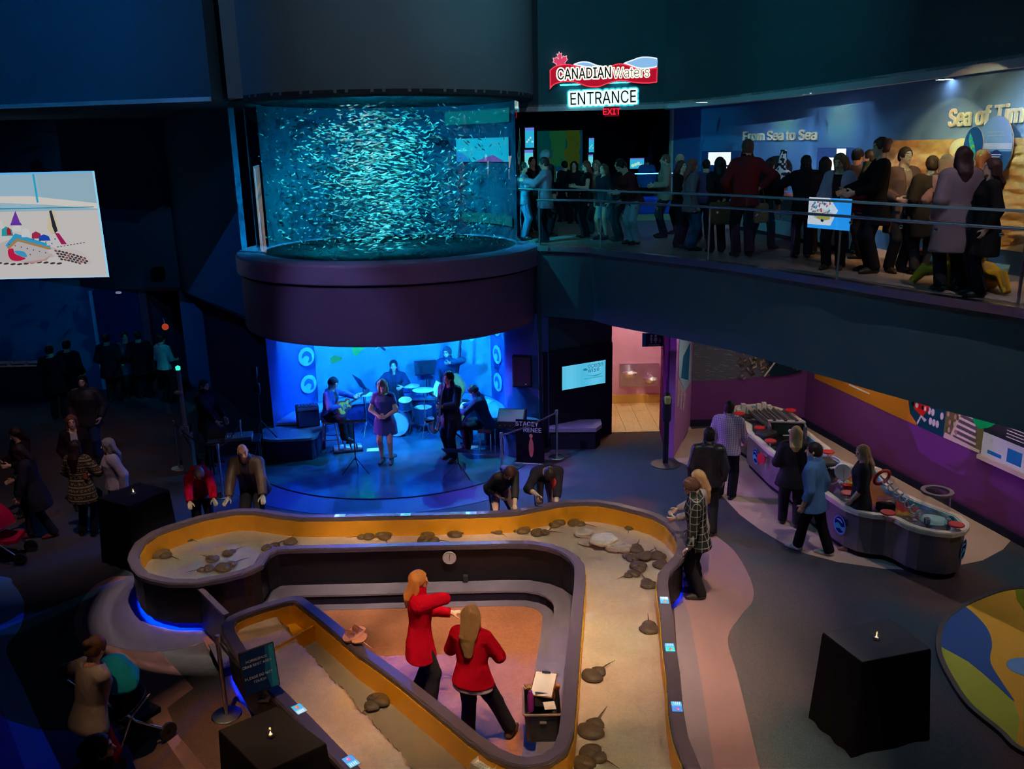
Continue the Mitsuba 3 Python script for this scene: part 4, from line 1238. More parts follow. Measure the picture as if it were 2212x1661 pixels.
# low kick ledge on the right side
_kl = Polygon([(2.072,10.278),(2.241,10.453),(2.234,10.083),(2.138,9.142),(2.065,8.501),(1.983,7.858),(1.904,7.218),(1.832,6.614),(1.707,6.617),(1.703,7.502),(1.859,8.866)])
one('kick_ledge', 'low grey kerb along the right outer wall of the touch pool', 'kerb', slab(_kl, 0.004, .1), solid(s2l(128, 116, 126), .6))
# staff gate between the two ends of the pool
_g0, _g1 = np.array((-4.176,10.267)), np.array((-3.511,9.453))
_k = thing('staff_gate', 'low dark gate panel closing the pit between both ends of the pool', 'gate')
part(_k, 'panel', slab(LineString([_g0, _g1]).buffer(.02, cap_style=2), .05, .6), 'pool_wall')
part(_k, 'cap', slab(LineString([_g0, _g1]).buffer(.035, cap_style=2), .6, .63), 'pool_rim')
# blue light strips in the toe recess
_tk = POOL.buffer(-.088, quad_segs=8).exterior


def strip(p0, p1, label, power):
    a, b = _tk.project(Point(p0)), _tk.project(Point(p1))
    if a > b:
        a, b = b, a
    n = max(6, int((b - a) / .08))
    pts = np.array([_tk.interpolate(a + (b - a) * i / n).coords[0] for i in range(n + 1)])
    m = tube(np.c_[pts, np.full(len(pts), .19)], .012, 5)
    part('touch_pool', 'light_strip', glow(mikit.ply(m, 'screen_face'), power, 1.0), None, label=label)


strip((-5.426,11.146), (-4.08,10.038), 'glowing blue light strip under the left end of the touch pool', (.05, 14, 1100))
strip((-3.728,9.722), (-3.061,8.65), 'glowing blue light strip under the outer side of the resting trough', (.05, 10, 800))
strip((2.54,11.782), (2.085,10.638), 'glowing blue light strip under the right bulge of the touch pool', (.05, 10, 800))
# resting trough divider
_c0, _c1 = np.array((-2.934,8.503)), np.array((-2.351,9.276))
_t = (_c1 - _c0) / np.linalg.norm(_c1 - _c0)
part('touch_pool', 'divider', slab(LineString([_c0, _c1]).buffer(.012, cap_style=2), .3, .60), 'pool_yellow', label='low yellow dam across the resting trough')
part('touch_pool', 'drain_shelf', slab(Polygon([_c0, _c1, (-2.771,9.883), (-3.408,9.3)]).intersection(BASIN), .3, .42), 'pool_yellow')
part('touch_pool', 'drain', lathe([(.11, .42), (.11, .424), (.01, .424)], 20, (*(-2.891,9.118), 0)), solid((.008, .008, .01)))


# horseshoe crabs
def crab_mesh():
    n, r = 26, []
    g = np.linspace(0, 2 * np.pi, n, endpoint=False)
    for s, z in ((1.0, .0), (.98, .25), (.9, .55), (.72, .82), (.45, .97), (.15, 1.0)):
        x = np.where(np.cos(g) > 0, np.cos(g) * .95, np.cos(g) * .52) * s
        y = np.sin(g) * s
        r.append(np.c_[x * .125, y * .125, np.full(n, z * .05 + .002)])
    front = loft(r)
    r = []
    for s, z in ((1.0, .004), (.92, .024), (.6, .04), (.2, .044)):
        x, y = np.cos(g) * .075 * s - .095, np.sin(g) * .085 * s * np.where(np.cos(g) < 0, 1 + np.cos(g) * .35, 1) * (1 + .05 * np.cos(13 * g))
        r.append(np.c_[x, y, np.full(n, z)])
    rear = loft(r)
    eye = [trimesh.creation.icosphere(1, .01) for _ in range(2)]
    eye[0].apply_translation((.02, .07, .043))
    eye[1].apply_translation((.02, -.07, .043))
    ridge = tube([(.09, 0, .03), (.03, 0, .052), (-.05, 0, .05)], [.004, .006, .004], 6)
    return cat([front, ridge] + eye), rear, tube([(-.155, 0, .022), (-.22, 0, .024), (-.36, 0, .012)], [.0075, .006, .001], 6)


def _crabskin(p, n, uv):
    return mix((.022, .014, .006), (.050, .034, .015), fbm(p.x * 22, p.y * 22, p.z * 20, 3))


mat('crab', {'type': 'principled', 'base_color': mikit.proc(_crabskin), 'roughness': .6, 'specular': .35})
_cm = [mikit.ply(m, 'crab', smooth=45) for m in crab_mesh()]
CRABS = [  # where, tail tip, size, label
    ((-4.821,12.264), (-4.712,12.45), 1.0, 'dark horseshoe crab by the far yellow wall of the left lobe'),
    ((-4.955,12.065), (-4.75,11.943), .92, 'horseshoe crab with its tail towards the middle, second from the far left wall'),
    ((-5.132,11.555), (-4.805,11.356), 1.25, 'big horseshoe crab at the left end of the pool'),
    ((-4.161,11.55), (-4.027,11.707), .8, 'small horseshoe crab in the middle of the left lobe with tail to the upper right'),
    ((-4.322,11.363), (-4.505,11.474), .85, 'horseshoe crab in the left lobe with tail to the upper left'),
    ((-4.075,11.101), (-4.0,11.177), 1.2, 'horseshoe crab against the near wall of the left lobe'),
    ((-4.302,11.064), (-4.478,10.995), .9, 'horseshoe crab with tail to the left beside a bigger one in the left lobe'),
    ((-3.334,11.875), (-3.35,12.072), .9, 'horseshoe crab half behind the near rim where the left lobe ends'),
    ((-3.594,11.686), (-3.509,11.805), 1.1, 'horseshoe crab under the rim at the neck of the left lobe'),
    ((-1.969,12.049), (-1.9,11.791), 1.2, 'larger horseshoe crab of the pair in the middle of the far channel'),
    ((-2.215,12.004), (-2.437,11.975), 1.0, 'horseshoe crab of the far channel with tail to the left, left of a bigger one'),
    ((-1.307,12.049), (-1.216,12.209), 1.0, 'mottled horseshoe crab by the yellow wall of the far channel'),
    ((-1.31,11.846), (-1.113,11.784), 1.3, 'horseshoe crab half hidden by the near rim of the far channel'),
    ((-0.898,12.029), (-0.79,12.155), 1.1, 'horseshoe crab left of the purple reflection in the far channel'),
    ((-0.298,12.122), (-0.144,11.916), .9, 'horseshoe crab right of the purple reflection in the far channel'),
    ((0.111,12.114), (-0.123,12.222), 1.15, 'horseshoe crab below the arm of the kneeling woman'),
    ((0.349,12.017), (0.647,12.002), 1.1, 'horseshoe crab with a long tail to the right at the corner of the staff pit'),
    ((0.646,12.361), (0.508,12.074), 1.2, 'horseshoe crab being touched by a bending visitor'),
    ((0.925,12.338), (1.193,12.19), 1.1, 'horseshoe crab with tail to the right above the rocks'),
    ((0.793,12.536), (0.931,12.653), 1.0, 'horseshoe crab by the far wall behind the touched one'),
    ((1.748,12.185), (1.672,11.879), .95, 'lone horseshoe crab right of the rocks with tail towards the viewer'),
    ((1.719,11.39), (1.803,11.645), 1.05, 'farthest horseshoe crab of the heap at the right bend'),
    ((1.637,11.132), (1.543,11.208), 1.0, 'left horseshoe crab of the heap at the right bend'),
    ((1.804,11.124), (1.909,11.249), 1.0, 'right horseshoe crab of the heap at the right bend'),
    ((1.68,10.85), (1.686,10.675), 1.1, 'nearer middle horseshoe crab of the heap at the right bend'),
    ((1.576,10.653), (1.346,10.507), .9, 'nearest horseshoe crab of the heap with tail to the left'),
    ((2.005,11.158), (2.0,11.407), 1.0, 'reddish horseshoe crab beside the heap with tail away from the viewer'),
    ((1.994,10.905), (2.062,11.112), 1.0, 'horseshoe crab against the bulging right wall'),
    ((1.741,10.35), (1.686,10.635), 1.0, 'horseshoe crab by the right wall below the heap'),
    ((1.583,9.27), (1.616,9.627), 1.1, 'horseshoe crab alone by the right wall halfway down the channel'),
    ((0.819,8.341), (1.109,8.629), 1.15, 'horseshoe crab with tail to the upper right against the pit wall'),
    ((0.712,7.414), (0.893,7.745), 1.25, 'dark horseshoe crab near the bottom edge with tail to the upper right'),
    ((0.685,7.078), (0.773,6.991), 1.1, 'pale brown horseshoe crab under the dark one near the bottom edge'),
    ((0.602,6.939), (0.535,6.748), 1.0, 'horseshoe crab cut by the bottom edge of the picture'),
    ((-1.48,7.939), (-1.714,7.528), 1.15, 'horseshoe crab alone in the resting trough'),
]
for _p, _t, _s, _l in CRABS:
    _a = math.degrees(math.atan2(_p[1] - _t[1], _p[0] - _t[0]))
    _z = .415 if 'trough' not in _l else .43
    if 'heap' in _l:
        _z += .012 * (('nearer' in _l) + 2 * ('right horse' in _l))
    _M = T().translate([_p[0], _p[1], _z]).rotate([0, 0, 1], _a).scale(.92 * _s)
    _k = thing('horseshoe_crab', _l, 'horseshoe crab')
    for _n, _d in zip(('carapace', 'abdomen', 'tail'), _cm):
        part(_k, _n, _d, None, at=_M)


# rocks
def rock(seed, sx, sy, sz):
    m = trimesh.creation.icosphere(3, 1.0)
    v = m.vertices * [sx, sy, sz]
    v[:, 2] = np.clip(v[:, 2], -.3 * sz, .62 * sz)
    d = meshkit.fbm(np.c_[v[:, :2] * 9, v[:, 2:] * 26] + seed * 7, 4) - .5
    m.vertices = v + m.vertex_normals * (d[:, None] * .07)
    return m


def _rock(p, n, uv):
    return mix((.42, .30, .22), (.66, .52, .42), fbm(p.x * 14, p.y * 14, p.z * 30, 4))


mat('rock_face', {'type': 'diffuse', 'reflectance': mikit.proc(_rock)})
for _i, (_p, _z, _s, _l) in enumerate((((1.037,11.934), .43, (.17, .12, .07), 'flat pale rock at the back left of the rock pile'), ((1.273,11.563), .5, (.2, .19, .075), 'largest flat rock lying on top of the pile'),
                                     ((1.477,11.42), .44, (.2, .13, .09), 'layered rock at the right of the pile'), ((1.06,11.649), .42, (.14, .1, .03), 'thin rock half buried at the left of the pile'))):
    _m = rock(_i + 1, *_s)
    _m.apply_translation((*_p, _z))
    one('rock', _l, 'rock', _m, 'rock_face', 40)

# ---------------------------------------------------------------- people on the main floor
BLK = solid((.010, .010, .012), .7, .25)
DKC = solid((.016, .016, .02), .85)
DENIM = solid(s2l(46, 62, 92), .85)
GREYSH = solid(s2l(150, 146, 150), .85)
WSHOE = solid(s2l(190, 180, 170), .7)
BSHOE = solid((.012, .011, .011), .5, .4)


def _leather(p, n, uv):
    return mix((.030, .022, .020), (.05, .036, .032), fbm(p.x * 20, p.y * 20, p.z * 20, 2))


mat('leather', {'type': 'principled', 'base_color': rgb(.018, .017, .02), 'roughness': .38, 'specular': .5})
mat('brown_leather', {'type': 'principled', 'base_color': rgb(.034, .022, .019), 'roughness': .5, 'specular': .35})


def _plaid(p, n, uv):
    a = dr.abs((p.y + p.x * .15) / .085 - dr.floor((p.y + p.x * .15) / .085) - .5) < .06
    b = dr.abs(p.z / .095 - dr.floor(p.z / .095) - .5) < .06
    c = dr.abs((p.x - p.y * .15) / .085 - dr.floor((p.x - p.y * .15) / .085) - .5) < .06
    l = dr.select(a, .45, 0.) + dr.select(b, .5, 0.) + dr.select(c & ~a, .35, 0.)
    return mix((.010, .014, .014), (.42, .42, .38), dr.minimum(l, 1.0))


mat('plaid', {'type': 'diffuse', 'reflectance': mikit.proc(_plaid)})


def _check(p, n, uv):
    a = dr.abs((p.x * .85 - p.y * .5) / .034 - dr.floor((p.x * .85 - p.y * .5) / .034) - .5) < .14
    b = dr.abs(p.z / .034 - dr.floor(p.z / .034) - .5) < .14
    return mix((.46, .38, .50), (.13, .08, .20), dr.select(a, .6, 0.) + dr.select(b, .4, 0.))


mat('checked', {'type': 'diffuse', 'reflectance': mikit.proc(_check)})


def _fair(p, n, uv):
    r = p.z / .11 - dr.floor(p.z / .11)
    z = dr.abs(noise(p.x * 60 + dr.floor(p.z / .028) * 13, p.z * 36, p.y * 60))
    band = dr.select(r < .22, .8, dr.select((r > .4) & (r < .8), dr.select(z > .5, .7, .05), .1))
    return mix((.028, .018, .014), (.40, .31, .19), band)


mat('knit', {'type': 'diffuse', 'reflectance': mikit.proc(_fair)})
GROUPS = 'visitors on the main floor'

# the two keepers in the pit
a = Person('woman in a long red coat in the staff pit, one hand at her reddish hair', (-1.058,8.429), 8, 1.66, .008, 'f', lod=0, hair=('mid', (196, 128, 70)), head=(-4, -8),
           hands=((.10, .03, 1.37), (-.12, .36, 1.06)), elbow=((.25, 1, -.25), (-.5, -1, -.6)), hdir=((-.55, -.5, .4), (0, .9, .1)), palm=((-1, .2, 0), (0, .2, -1)), curl=(.6, .8), build=1.0, feet=((.09, .05), (-.09, -.08)))
a.top('coat', solid(s2l(176, 14, 40), .85), .016, -.135, .98, flare=.012, collar=1, wrinkle=.018).pants(DKC, flare=.022).shoes(BSHOE)
a = Person('woman in a short red jacket in the staff pit, long dark blond hair', (-0.457,7.704), 72, 1.64, .008, 'f', lod=0, hair=('long', (118, 92, 62)), build=1.08, head=(6, -10),
           hands=((.10, .27, 1.10), (-.10, .26, 1.12)), elbow=((.8, -.5, -.6), (-.8, -.5, -.6)), hdir=((-.7, .5, .1), (.7, .5, .1)), wfeet=((-0.088,7.907), (-0.536,7.847)), curl=(.7, .7))
a.top('jacket', solid(s2l(150, 10, 32), .85), .016, -.045, .98, collar=1, wrinkle=.018).top('shirt', solid(s2l(230, 225, 225)), .009, -.075, 0, wrinkle=.004).pants(DKC, flare=.014).shoes(solid(s2l(60, 40, 34), .6, .3), boot=.03)

# right side of the pool
a = Person('man in a black and white plaid shirt looking down into the pool', (2.47, 10.79), 172, 1.75, lod=0, hair=('short', (56, 36, 28)), head=(12, -32), lean=6, skin='fair',
           whands=(None, (2.30, 10.52, .80)), elbow=((.5, -1, -.3), (-.4, -1, -.3)), hdir=(None, (.1, .75, -.6)), palm=(None, (0, .3, -1)), feet=((.08, .02), (-.08, -.06)))
a.top('shirt', 'plaid', .014, -.10, .98, flare=.008, collar=1, wrinkle=.012).pants(DKC, e=.008).shoes(BSHOE)
a = Person('woman with long blond hair right behind the man in the plaid shirt', (2.594,11.322), 170, 1.64, sex='f', lod=1, hair=('long', (172, 134, 90)), head=(10, -25), hands=((.2, .3, .95), (-.18, .32, .98)))
a.top('cardigan', solid(s2l(160, 148, 144)), .014, -.10, .98).pants(DKC).shoes(BSHOE)
a = Person('dark haired man in a black leather jacket seen from behind near the water table', (3.047,12.814), 78, 1.75, lod=0, hair=('short', (16, 13, 14)), head=(-6, 0), feet=((.09, -.12), (-.08, .16)), build=1.05)
a.top('jacket', 'leather', .018, -.06, .98, collar=1, wrinkle=.02).pants(BLK, e=.010).shoes(BSHOE)
a = Person('man in a purple checked shirt with his back turned beside the water table', (3.689,14.173), 64, 1.78, lod=1, hair=('short', (44, 26, 24)), build=1.1, hands=((.22, .30, .98), (-.24, .1, .92)))
a.top('shirt', 'checked', .016, -.05, .95, collar=1).pants(DKC, e=.010).shoes(BSHOE)
a = Person('woman with short blond hair all in black seen from behind at the water table', (4.44,12.943), 74, 1.70, sex='f', lod=0, hair=('bob', (196, 160, 96)), build=1.2, hands=((.27, .02, .84), (-.2, .22, 1.0)), feet=((.10, .0), (-.12, .12)))
a.top('sweater', BLK, .022, -.10, .97, flare=.01).pants(BLK, e=.012, flare=.006).shoes(BSHOE)
a = Person('man in a blue denim shirt walking to the left past the water table', (4.40, 11.86), 142, 1.80, lod=0, hair=('short', (42, 28, 26)), lean=4, wfeet=((4.699,11.911), (4.293,12.117)), foot_yaw=(-4, 14), hands=((.24, -.02, .90), (-.24, .08, .90)), head=(14, 2))
a.top('shirt', solid(s2l(84, 124, 168), .85), .016, -.09, .82, collar=1, flare=.008).pants(DKC, e=.007).shoes(WSHOE)
a = Person('woman with long fair hair in a black top and jeans at the water table', (5.169,12.076), 158, 1.68, sex='f', lod=0, hair=('long', (170, 128, 92)), head=(20, -16), whands=(None, (5.0, 11.98, .86)), hands=(None, None), elbow=((.5, -1, -.3), (-.6, -1, -.4)), feet=((.05, -.02), (-.06, .05)))
a.top('top', BLK, .016, -.13, .62, flare=.012).pants(DENIM, e=.004, flare=.0).shoes(solid(s2l(150, 110, 90), .7))

# far rim of the pool
a = Person('bald man in a brown leather jacket leaning on the far rim of the touch pool', (-4.18, 12.98), -92, 1.78, lod=0, hair=('bald', (60, 40, 30)), lean=27, pelvis=(0, -.10, .90), head=(22, 8), build=1.15,
           whands=((-4.406,12.441,0.78), (-3.838,12.393,0.78)), elbow=((1, -.6, .2), (-1, -.6, .2)), hdir=((.25, .8, -.3), (-.3, .8, -.3)), palm=((0, .2, -1), (0, .2, -1)), curl=(.1, .1))
a.top('jacket', 'brown_leather', .02, -.10, .97, collar=1, open_=(.04, .03, .04), wrinkle=.02).top('shirt', solid(s2l(40, 40, 52)), .010, -.05, .2).pants(DKC).shoes(BSHOE)
a = Person('child in a red hoodie and grey hat bending over the far left pool rim', (-5.02, 13.0), -66, 1.52, lod=0, hair=('toque', (82, 76, 84)), lean=38, pelvis=(0, -.08, .78), head=(0, -42),
           whands=((-4.873,12.144,0.76), (-4.579,12.361,0.78)), elbow=((1, -.6, .2), (-1, -.6, .2)), hdir=((.1, .8, -.3), (-.2, .8, -.3)), palm=((0, .2, -1), (0, .2, -1)), curl=(.15, .15))
a.top('hoodie', solid(s2l(150, 16, 46), .9), .02, -.10, .98, hood=True).pants(DKC).shoes(BSHOE)
_hood = a
a = Person('dark haired woman in black kneeling at the far rim and reaching into the water', (-.22, 12.93), -70, 1.66, sex='f', lod=0, hair=('mid', (48, 26, 26)), lean=50, pelvis=(0, -.08, .80), head=(-8, -18),
           whands=((-0.241,12.747,0.72), (0.001,12.189,0.66)), elbow=((.9, -.8, -.4), (-.6, -1, .2)), hdir=(None, (.2, .6, -.7)), palm=(None, (0, .3, -1)), curl=(.5, .3), knee=((.3, 1, 0), (-.3, 1, 0)))
a.top('jacket', BLK, .014, -.10, .80).pants(solid(s2l(34, 44, 66)), e=.006, flare=0).shoes(BSHOE)
a = Person('visitor in dark clothes bending deep over the far rim and touching a horseshoe crab', (.50, 13.06), -84, 1.74, lod=0, hair=('short', (26, 18, 18)), lean=66, pelvis=(0, -.16, .90), head=(-10, -26),
           whands=((0.346,12.354,0.9), (0.619,12.371,0.52)), elbow=((.8, -.6, -.4), (-.3, -1, .2)), hdir=((.1, .7, -.6), (0, .25, -1)), palm=((-.5, .2, -.6), (.6, -.6, 0)), curl=(.6, .3))
a.top('sweater', solid(s2l(34, 34, 42)), .016, -.09, .72).pants(solid(s2l(40, 52, 84)), e=.006).shoes(BSHOE)
_bend = a

# crowd at the left
a = Person('man in a brown leather jacket with a pale collar at the left, facing the viewer', (-8.546,16.791), -84, 1.80, lod=1, hair=('short', (30, 24, 24)), hands=((.27, .10, .95), (-.27, .10, .95)), elbow=((1, -.8, 0), (-1, -.8, 0)), head=(6, -6), build=1.15)
a.top('jacket', 'brown_leather', .022, -.09, .97, collar=2, wrinkle=.02).pants(DENIM, e=.010).shoes(BSHOE)
a = Person('reddish haired woman in a dark coat over a pale top behind the patterned cardigan', (-7.637,14.408), -62, 1.70, sex='f', lod=1, hair=('mid', (120, 66, 48)), head=(0, -6), hands=((.16, .2, 1.0), (-.22, .1, .85)))
a.top('coat', solid((.02, .012, .014)), .018, -.16, .97, open_=(.03, .035, .03), flare=.01).top('shirt', solid(s2l(170, 160, 170)), .008, -.06, .2).pants(DKC).shoes(BSHOE)
a = Person('woman in a brown and white patterned knit cardigan seen from behind, dark red hair', (-6.996,13.187), 82, 1.64, sex='f', lod=0, hair=('long', (40, 14, 18)), hands=((.12, .24, 1.05), (-.12, .24, 1.05)), elbow=((1, -.5, -.5), (-1, -.5, -.5)))
a.top('cardigan', 'knit', .022, -.15, .97, flare=.012).pants(DKC, e=.005).shoes(BSHOE)
a = Person('grey haired woman in a draped grey sweater holding a drink beside the black cocktail table', (-6.456,13.208), -150, 1.66, sex='f', lod=0, hair=('mid', (128, 122, 130)), head=(-12, -10), hands=((.16, .33, 1.08), (-.24, -.1, .85)), curl=(.7, .3), palm=((-1, .1, 0), None))
a.top('sweater', solid(s2l(172, 160, 172), .9), .024, -.02, .97, flare=.0, wrinkle=.03).skirt(BLK, -.26, .10).shoes(BSHOE)
_drink = a
a = Person('dark haired woman at the far left edge looking down at her phone', (-8.35,13.995), -122, 1.64, sex='f', lod=1, hair=('mid', (40, 22, 22)), head=(-6, -26), hands=((.10, .30, 1.08), (-.12, .28, 1.06)), curl=(.7, .6))
a.top('coat', solid((.02, .013, .016)), .018, -.2, .97, flare=.012).pants(DKC).shoes(BSHOE)
_phone1 = a
a = Person('long haired young woman in an orange shirt and dark padded coat walking to the left', (-7.736,13.157), -158, 1.62, sex='f', lod=0, hair=('long', (42, 24, 22)), head=(0, -20), hands=((.14, .30, 1.0), (-.2, .22, .78)), feet=((.06, .16), (-.06, -.18)), lean=8)
a.top('coat', solid(s2l(46, 44, 58), .8), .026, -.20, .97, flare=.014, open_=(.04, .03, .03), wrinkle=.022).top('shirt', solid(s2l(200, 96, 40)), .012, -.05, .2).pants(solid(s2l(44, 42, 52)), e=.006).shoes(solid(s2l(120, 60, 60)))
for _p, _H, _f, _l in (((-10.778,19.871), 1.78, 100, 'dark figure by the counter at the far left, its head lit faintly pink'), ((-10.594,20.318), 1.80, 80, 'tall dark figure seen from behind right of the counter at the far left'),
                     ((-10.067,21.243), 1.74, 95, 'bulky dark figure in a long coat below the pale upright strip'), ((-9.777,21.63), 1.70, -60, 'dim figure in grey between the dark ones by the left wall'), ((-9.396,21.513), 1.74, 110, 'dark figure left of the doorway in the left wall')):
    a = Person(_l, _p, _f, _H, lod=2, hair=('short', (24, 18, 20)), build=1.15, hands=((.22, .16, .98), (-.22, .16, .98)))
    a.top('coat', solid((.014, .013, .018)) if 'grey' not in _l else solid(s2l(70, 70, 84)), .022, -.16, .97, flare=.01).pants(DKC).shoes(BSHOE)
a = Person('person in a pale green grey shirt with the back turned at the dark doorway', (-8.635,21.05), 60, 1.75, lod=1, hair=('short', (22, 18, 18)), hands=((.14, .3, 1.05), (-.2, .2, .95)))
a.top('shirt', solid(s2l(150, 176, 172)), .018, -.03, .6).pants(DKC).shoes(BSHOE)
a = Person('man in a black suit standing behind the mixing desk left of the stage', (-6.056,16.489), -20, 1.75, lod=1, hair=('crop', (60, 44, 50)), head=(0, -14), hands=((.12, .32, .95), (-.14, .32, .95)))
a.top('jacket', BLK, .016, -.12, .97, collar=1).pants(BLK).shoes(BSHOE)

# bottom left corner
a = Person('woman in a grey top and dark red trousers pushing a black stroller', (-4.072,7.163), 52, 1.66, sex='f', lod=0, hair=('bun', (92, 62, 48)), lean=12, head=(14, -12), whands=((-4.037,7.442,1.12), (-4.274,7.623,1.12)), elbow=((.8, -.8, -.3), (-.8, -.8, -.3)), curl=(.8, .8), build=1.1)
a.top('top', solid(s2l(150, 138, 140)), .02, -.06, .95).pants(solid(s2l(110, 20, 44)), e=.008).shoes(BSHOE)
a = Person('dark haired man cut by the bottom edge, only his head in view', (-3.199,5.651), 38, 1.78, lod=0, hair=('short', (44, 32, 38)), head=(-10, 0), build=1.1)
a.top('jacket', solid(s2l(40, 34, 44)), .018, -.08, .97, collar=1).pants(DKC).shoes(BSHOE)

# ---------------------------------------------------------------- visitors on the upper gallery
def up(label, p, face, sex='m', hair=('short', (30, 22, 20)), top=('jacket', (.016, .016, .02)), e=.016, hem=-.07, sleeve=.97, legs=None, lod=2, H=None, shirt=None, skirt=None, collar=0, flare=0.0, **k):
    H = H or max(1.45, p[2] - 4.15 + .015)
    a = Person(label, p[:2], face, H, 4.15, sex, lod=lod, hair=hair, **k)
    m = top[1] if isinstance(top[1], str) else solid(top[1], .85)
    a.top(top[0], m, e, hem, sleeve, flare, collar=collar, open_=(.035, .035, .035) if shirt else None)
    if shirt:
        a.top('shirt', solid(shirt), .008, -.05, .2)
    if skirt:
        a.skirt(solid(skirt), -.24, .1)
    else:
        a.pants(solid(legs or (.016, .017, .022)))
    a.shoes(BSHOE)
    return a


G_ = s2l
up('young woman in a light blue top and pale jeans beside the fish tank', (0.318,18.4,5.699), -10, 'f', ('pony', (60, 40, 34)), ('top', G_(110, 160, 200)), legs=G_(90, 150, 190), hands=((.1, .3, 1.15), None))
up('bearded man in a dark jacket far behind the fish tank', (0.554,20.2,5.779), -60, 'm', ('crop', (30, 24, 24)), shirt=G_(60, 70, 80))
up('tall grey haired person in black behind the man in the grey hoodie', (0.802,18.9,5.907), 30, 'm', ('curly', (120, 124, 130)), build=1.1)
_g1 = up('man in a grey hoodie holding his phone out beside the fish tank', (0.742,17.75,5.763), 172, 'm', ('short', (56, 34, 32)), ('hoodie', G_(132, 148, 170)), e=.022, hem=-.12, legs=G_(40, 30, 40), lod=1, H=1.66, hands=((.10, .42, 1.22), (-.10, .42, 1.22)), curl=(.7, .7), head=(0, -10))
up('dark dressed visitor near the glowing exhibit wall', (1.439,22.6,5.473), 120, 'm', H=1.5)
up('visitor in black with a pale face mark left of the red haired woman', (1.634,22.0,5.504), -100, 'f', ('mid', (24, 20, 24)), H=1.5)
up('red haired woman in a sleeveless black top behind the gallery rail', (1.636,18.6,5.632), 192, 'f', ('mid', (128, 54, 40)), ('top', (.012, .012, .014)), sleeve=.12, lod=1, H=1.56, hands=((.12, .26, 1.05), (-.12, .26, 1.05)))
up('curly fair haired woman in a light patterned scarf between two darker women', (1.902,19.2,5.606), -110, 'f', ('curly', (150, 124, 110)), ('top', G_(150, 120, 100)), H=1.54)
up('brown haired woman in a dark jacket and turquoise skirt at the rail', (1.932,18.0,5.592), -140, 'f', ('mid', (92, 64, 50)), ('jacket', (.02, .024, .034)), H=1.5, skirt=G_(40, 130, 150), lod=1)
up('woman in a black cardigan with pale stars looking left', (2.227,17.7,5.702), 186, 'f', ('mid', (40, 30, 36)), ('cardigan', (.012, .013, .016)), hem=-.14, H=1.6, lod=1, head=(0, -6))
up('man in a maroon jacket and pale jeans leaning forward over the rail', (2.422,17.0,5.602), 204, 'm', ('short', (26, 20, 22)), ('jacket', G_(88, 34, 40)), legs=G_(150, 160, 176), H=1.66, lean=24, head=(10, -20), lod=1, hands=((.2, .4, 1.0), (-.1, .4, 1.0)))
up('visitor in a blue shirt, screen light painted into the colours, far back in the entrance', (3.895,25.0,5.546), 80, 'm', ('short', (20, 30, 60)), ('shirt', G_(60, 130, 220)), H=1.55)  # blue screen light is coloured into hair and shirt
up('man in a beige jacket standing sideways beside the cream wall edge', (3.208,18.2,5.762), 176, 'm', ('crop', (120, 84, 66)), ('jacket', G_(176, 158, 142)), H=1.66, lod=1, collar=1, hands=((.2, .22, 1.05), (-.2, .25, 1.05)))
up('bald man behind the woman in black near the blue gallery wall', (3.638,18.9,5.793), 160, 'm', ('bald', (90, 60, 50)), ('jacket', G_(60, 36, 40)), skin='mid')
up('brown haired woman in a black top with one hand on the glass rail', (3.158,16.3,5.661), -40, 'f', ('mid', (84, 44, 40)), ('top', (.012, .012, .014)), H=1.56, lod=1, hands=((.2, .3, 1.1), None))
up('reddish haired woman in a grey cardigan and blue jeans at the rail', (3.258,15.8,5.697), 10, 'f', ('bob', (138, 74, 62)), ('cardigan', G_(112, 100, 110)), legs=G_(50, 84, 120), hem=-.1, H=1.6, lod=1, shirt=G_(190, 150, 150))
up('dark haired visitor in a purple jacket between the two women and the white screen', (3.901,17.6,5.632), 100, 'm', ('short', (24, 18, 22)), ('jacket', G_(84, 64, 100)), H=1.55)
_g2 = up('woman in a black coat with a grey collar and a brown bag behind her', (3.646,15.4,5.741), 96, 'f', ('mid', (14, 18, 20)), ('coat', (.018, .016, .022)), e=.022, hem=-.18, H=1.62, lod=1, collar=1, hands=((.05, -.18, .92), (-.08, -.2, .92)), elbow=((1, -1, 0), (-1, -1, 0)), legs=G_(34, 44, 60))
_g3 = up('tall man in a maroon shirt seen from behind with a hand on his hip', (3.94,14.75,6.054), 92, 'm', ('short', (86, 52, 44)), ('shirt', G_(104, 40, 46)), e=.016, hem=-.08, H=1.9, lod=1, collar=1, hands=((.24, .0, 1.13), (-.22, .16, 1.06)), elbow=((1, -.3, 0), (-1, -.6, -.3)), legs=G_(34, 32, 44), build=1.05)
up('visitor in a black jacket stepping away right of the tall man in maroon', (4.487,15.6,5.503), 40, 'm', ('short', (20, 18, 20)), legs=G_(40, 60, 84), H=1.6, lean=14, feet=((.08, .2), (-.08, -.25)), lod=1)
up('visitor in a black jacket with a grey collar bending over the exhibit counter', (4.818,14.4,5.682), 84, 'm', ('short', (14, 14, 16)), ('jacket', (.013, .014, .02)), e=.024, H=1.66, lean=16, pelvis=(0, -.1, None), lod=1, collar=2, hands=((.34, .3, 1.0), (-.34, .3, 1.0)), elbow=((1, -.3, 0), (-1, -.3, 0)), build=1.1)
up('woman with very long black hair seen from behind at the exhibit counter', (5.245,14.8,5.72), 80, 'f', ('long', (18, 14, 16)), H=1.6, hem=-.12)
_g4 = up('young woman with long fair tipped hair in a lilac grey cardigan with a maroon bag', (4.836,13.0,5.811), -126, 'f', ('long', (116, 84, 62)), ('cardigan', G_(160, 152, 176)), e=.02, hem=-.13, H=1.68, lod=1, head=(-10, -24), shirt=(.02, .018, .02), hands=((.16, .26, 1.0), (-.2, .2, 1.05)), legs=(.012, .012, .016))
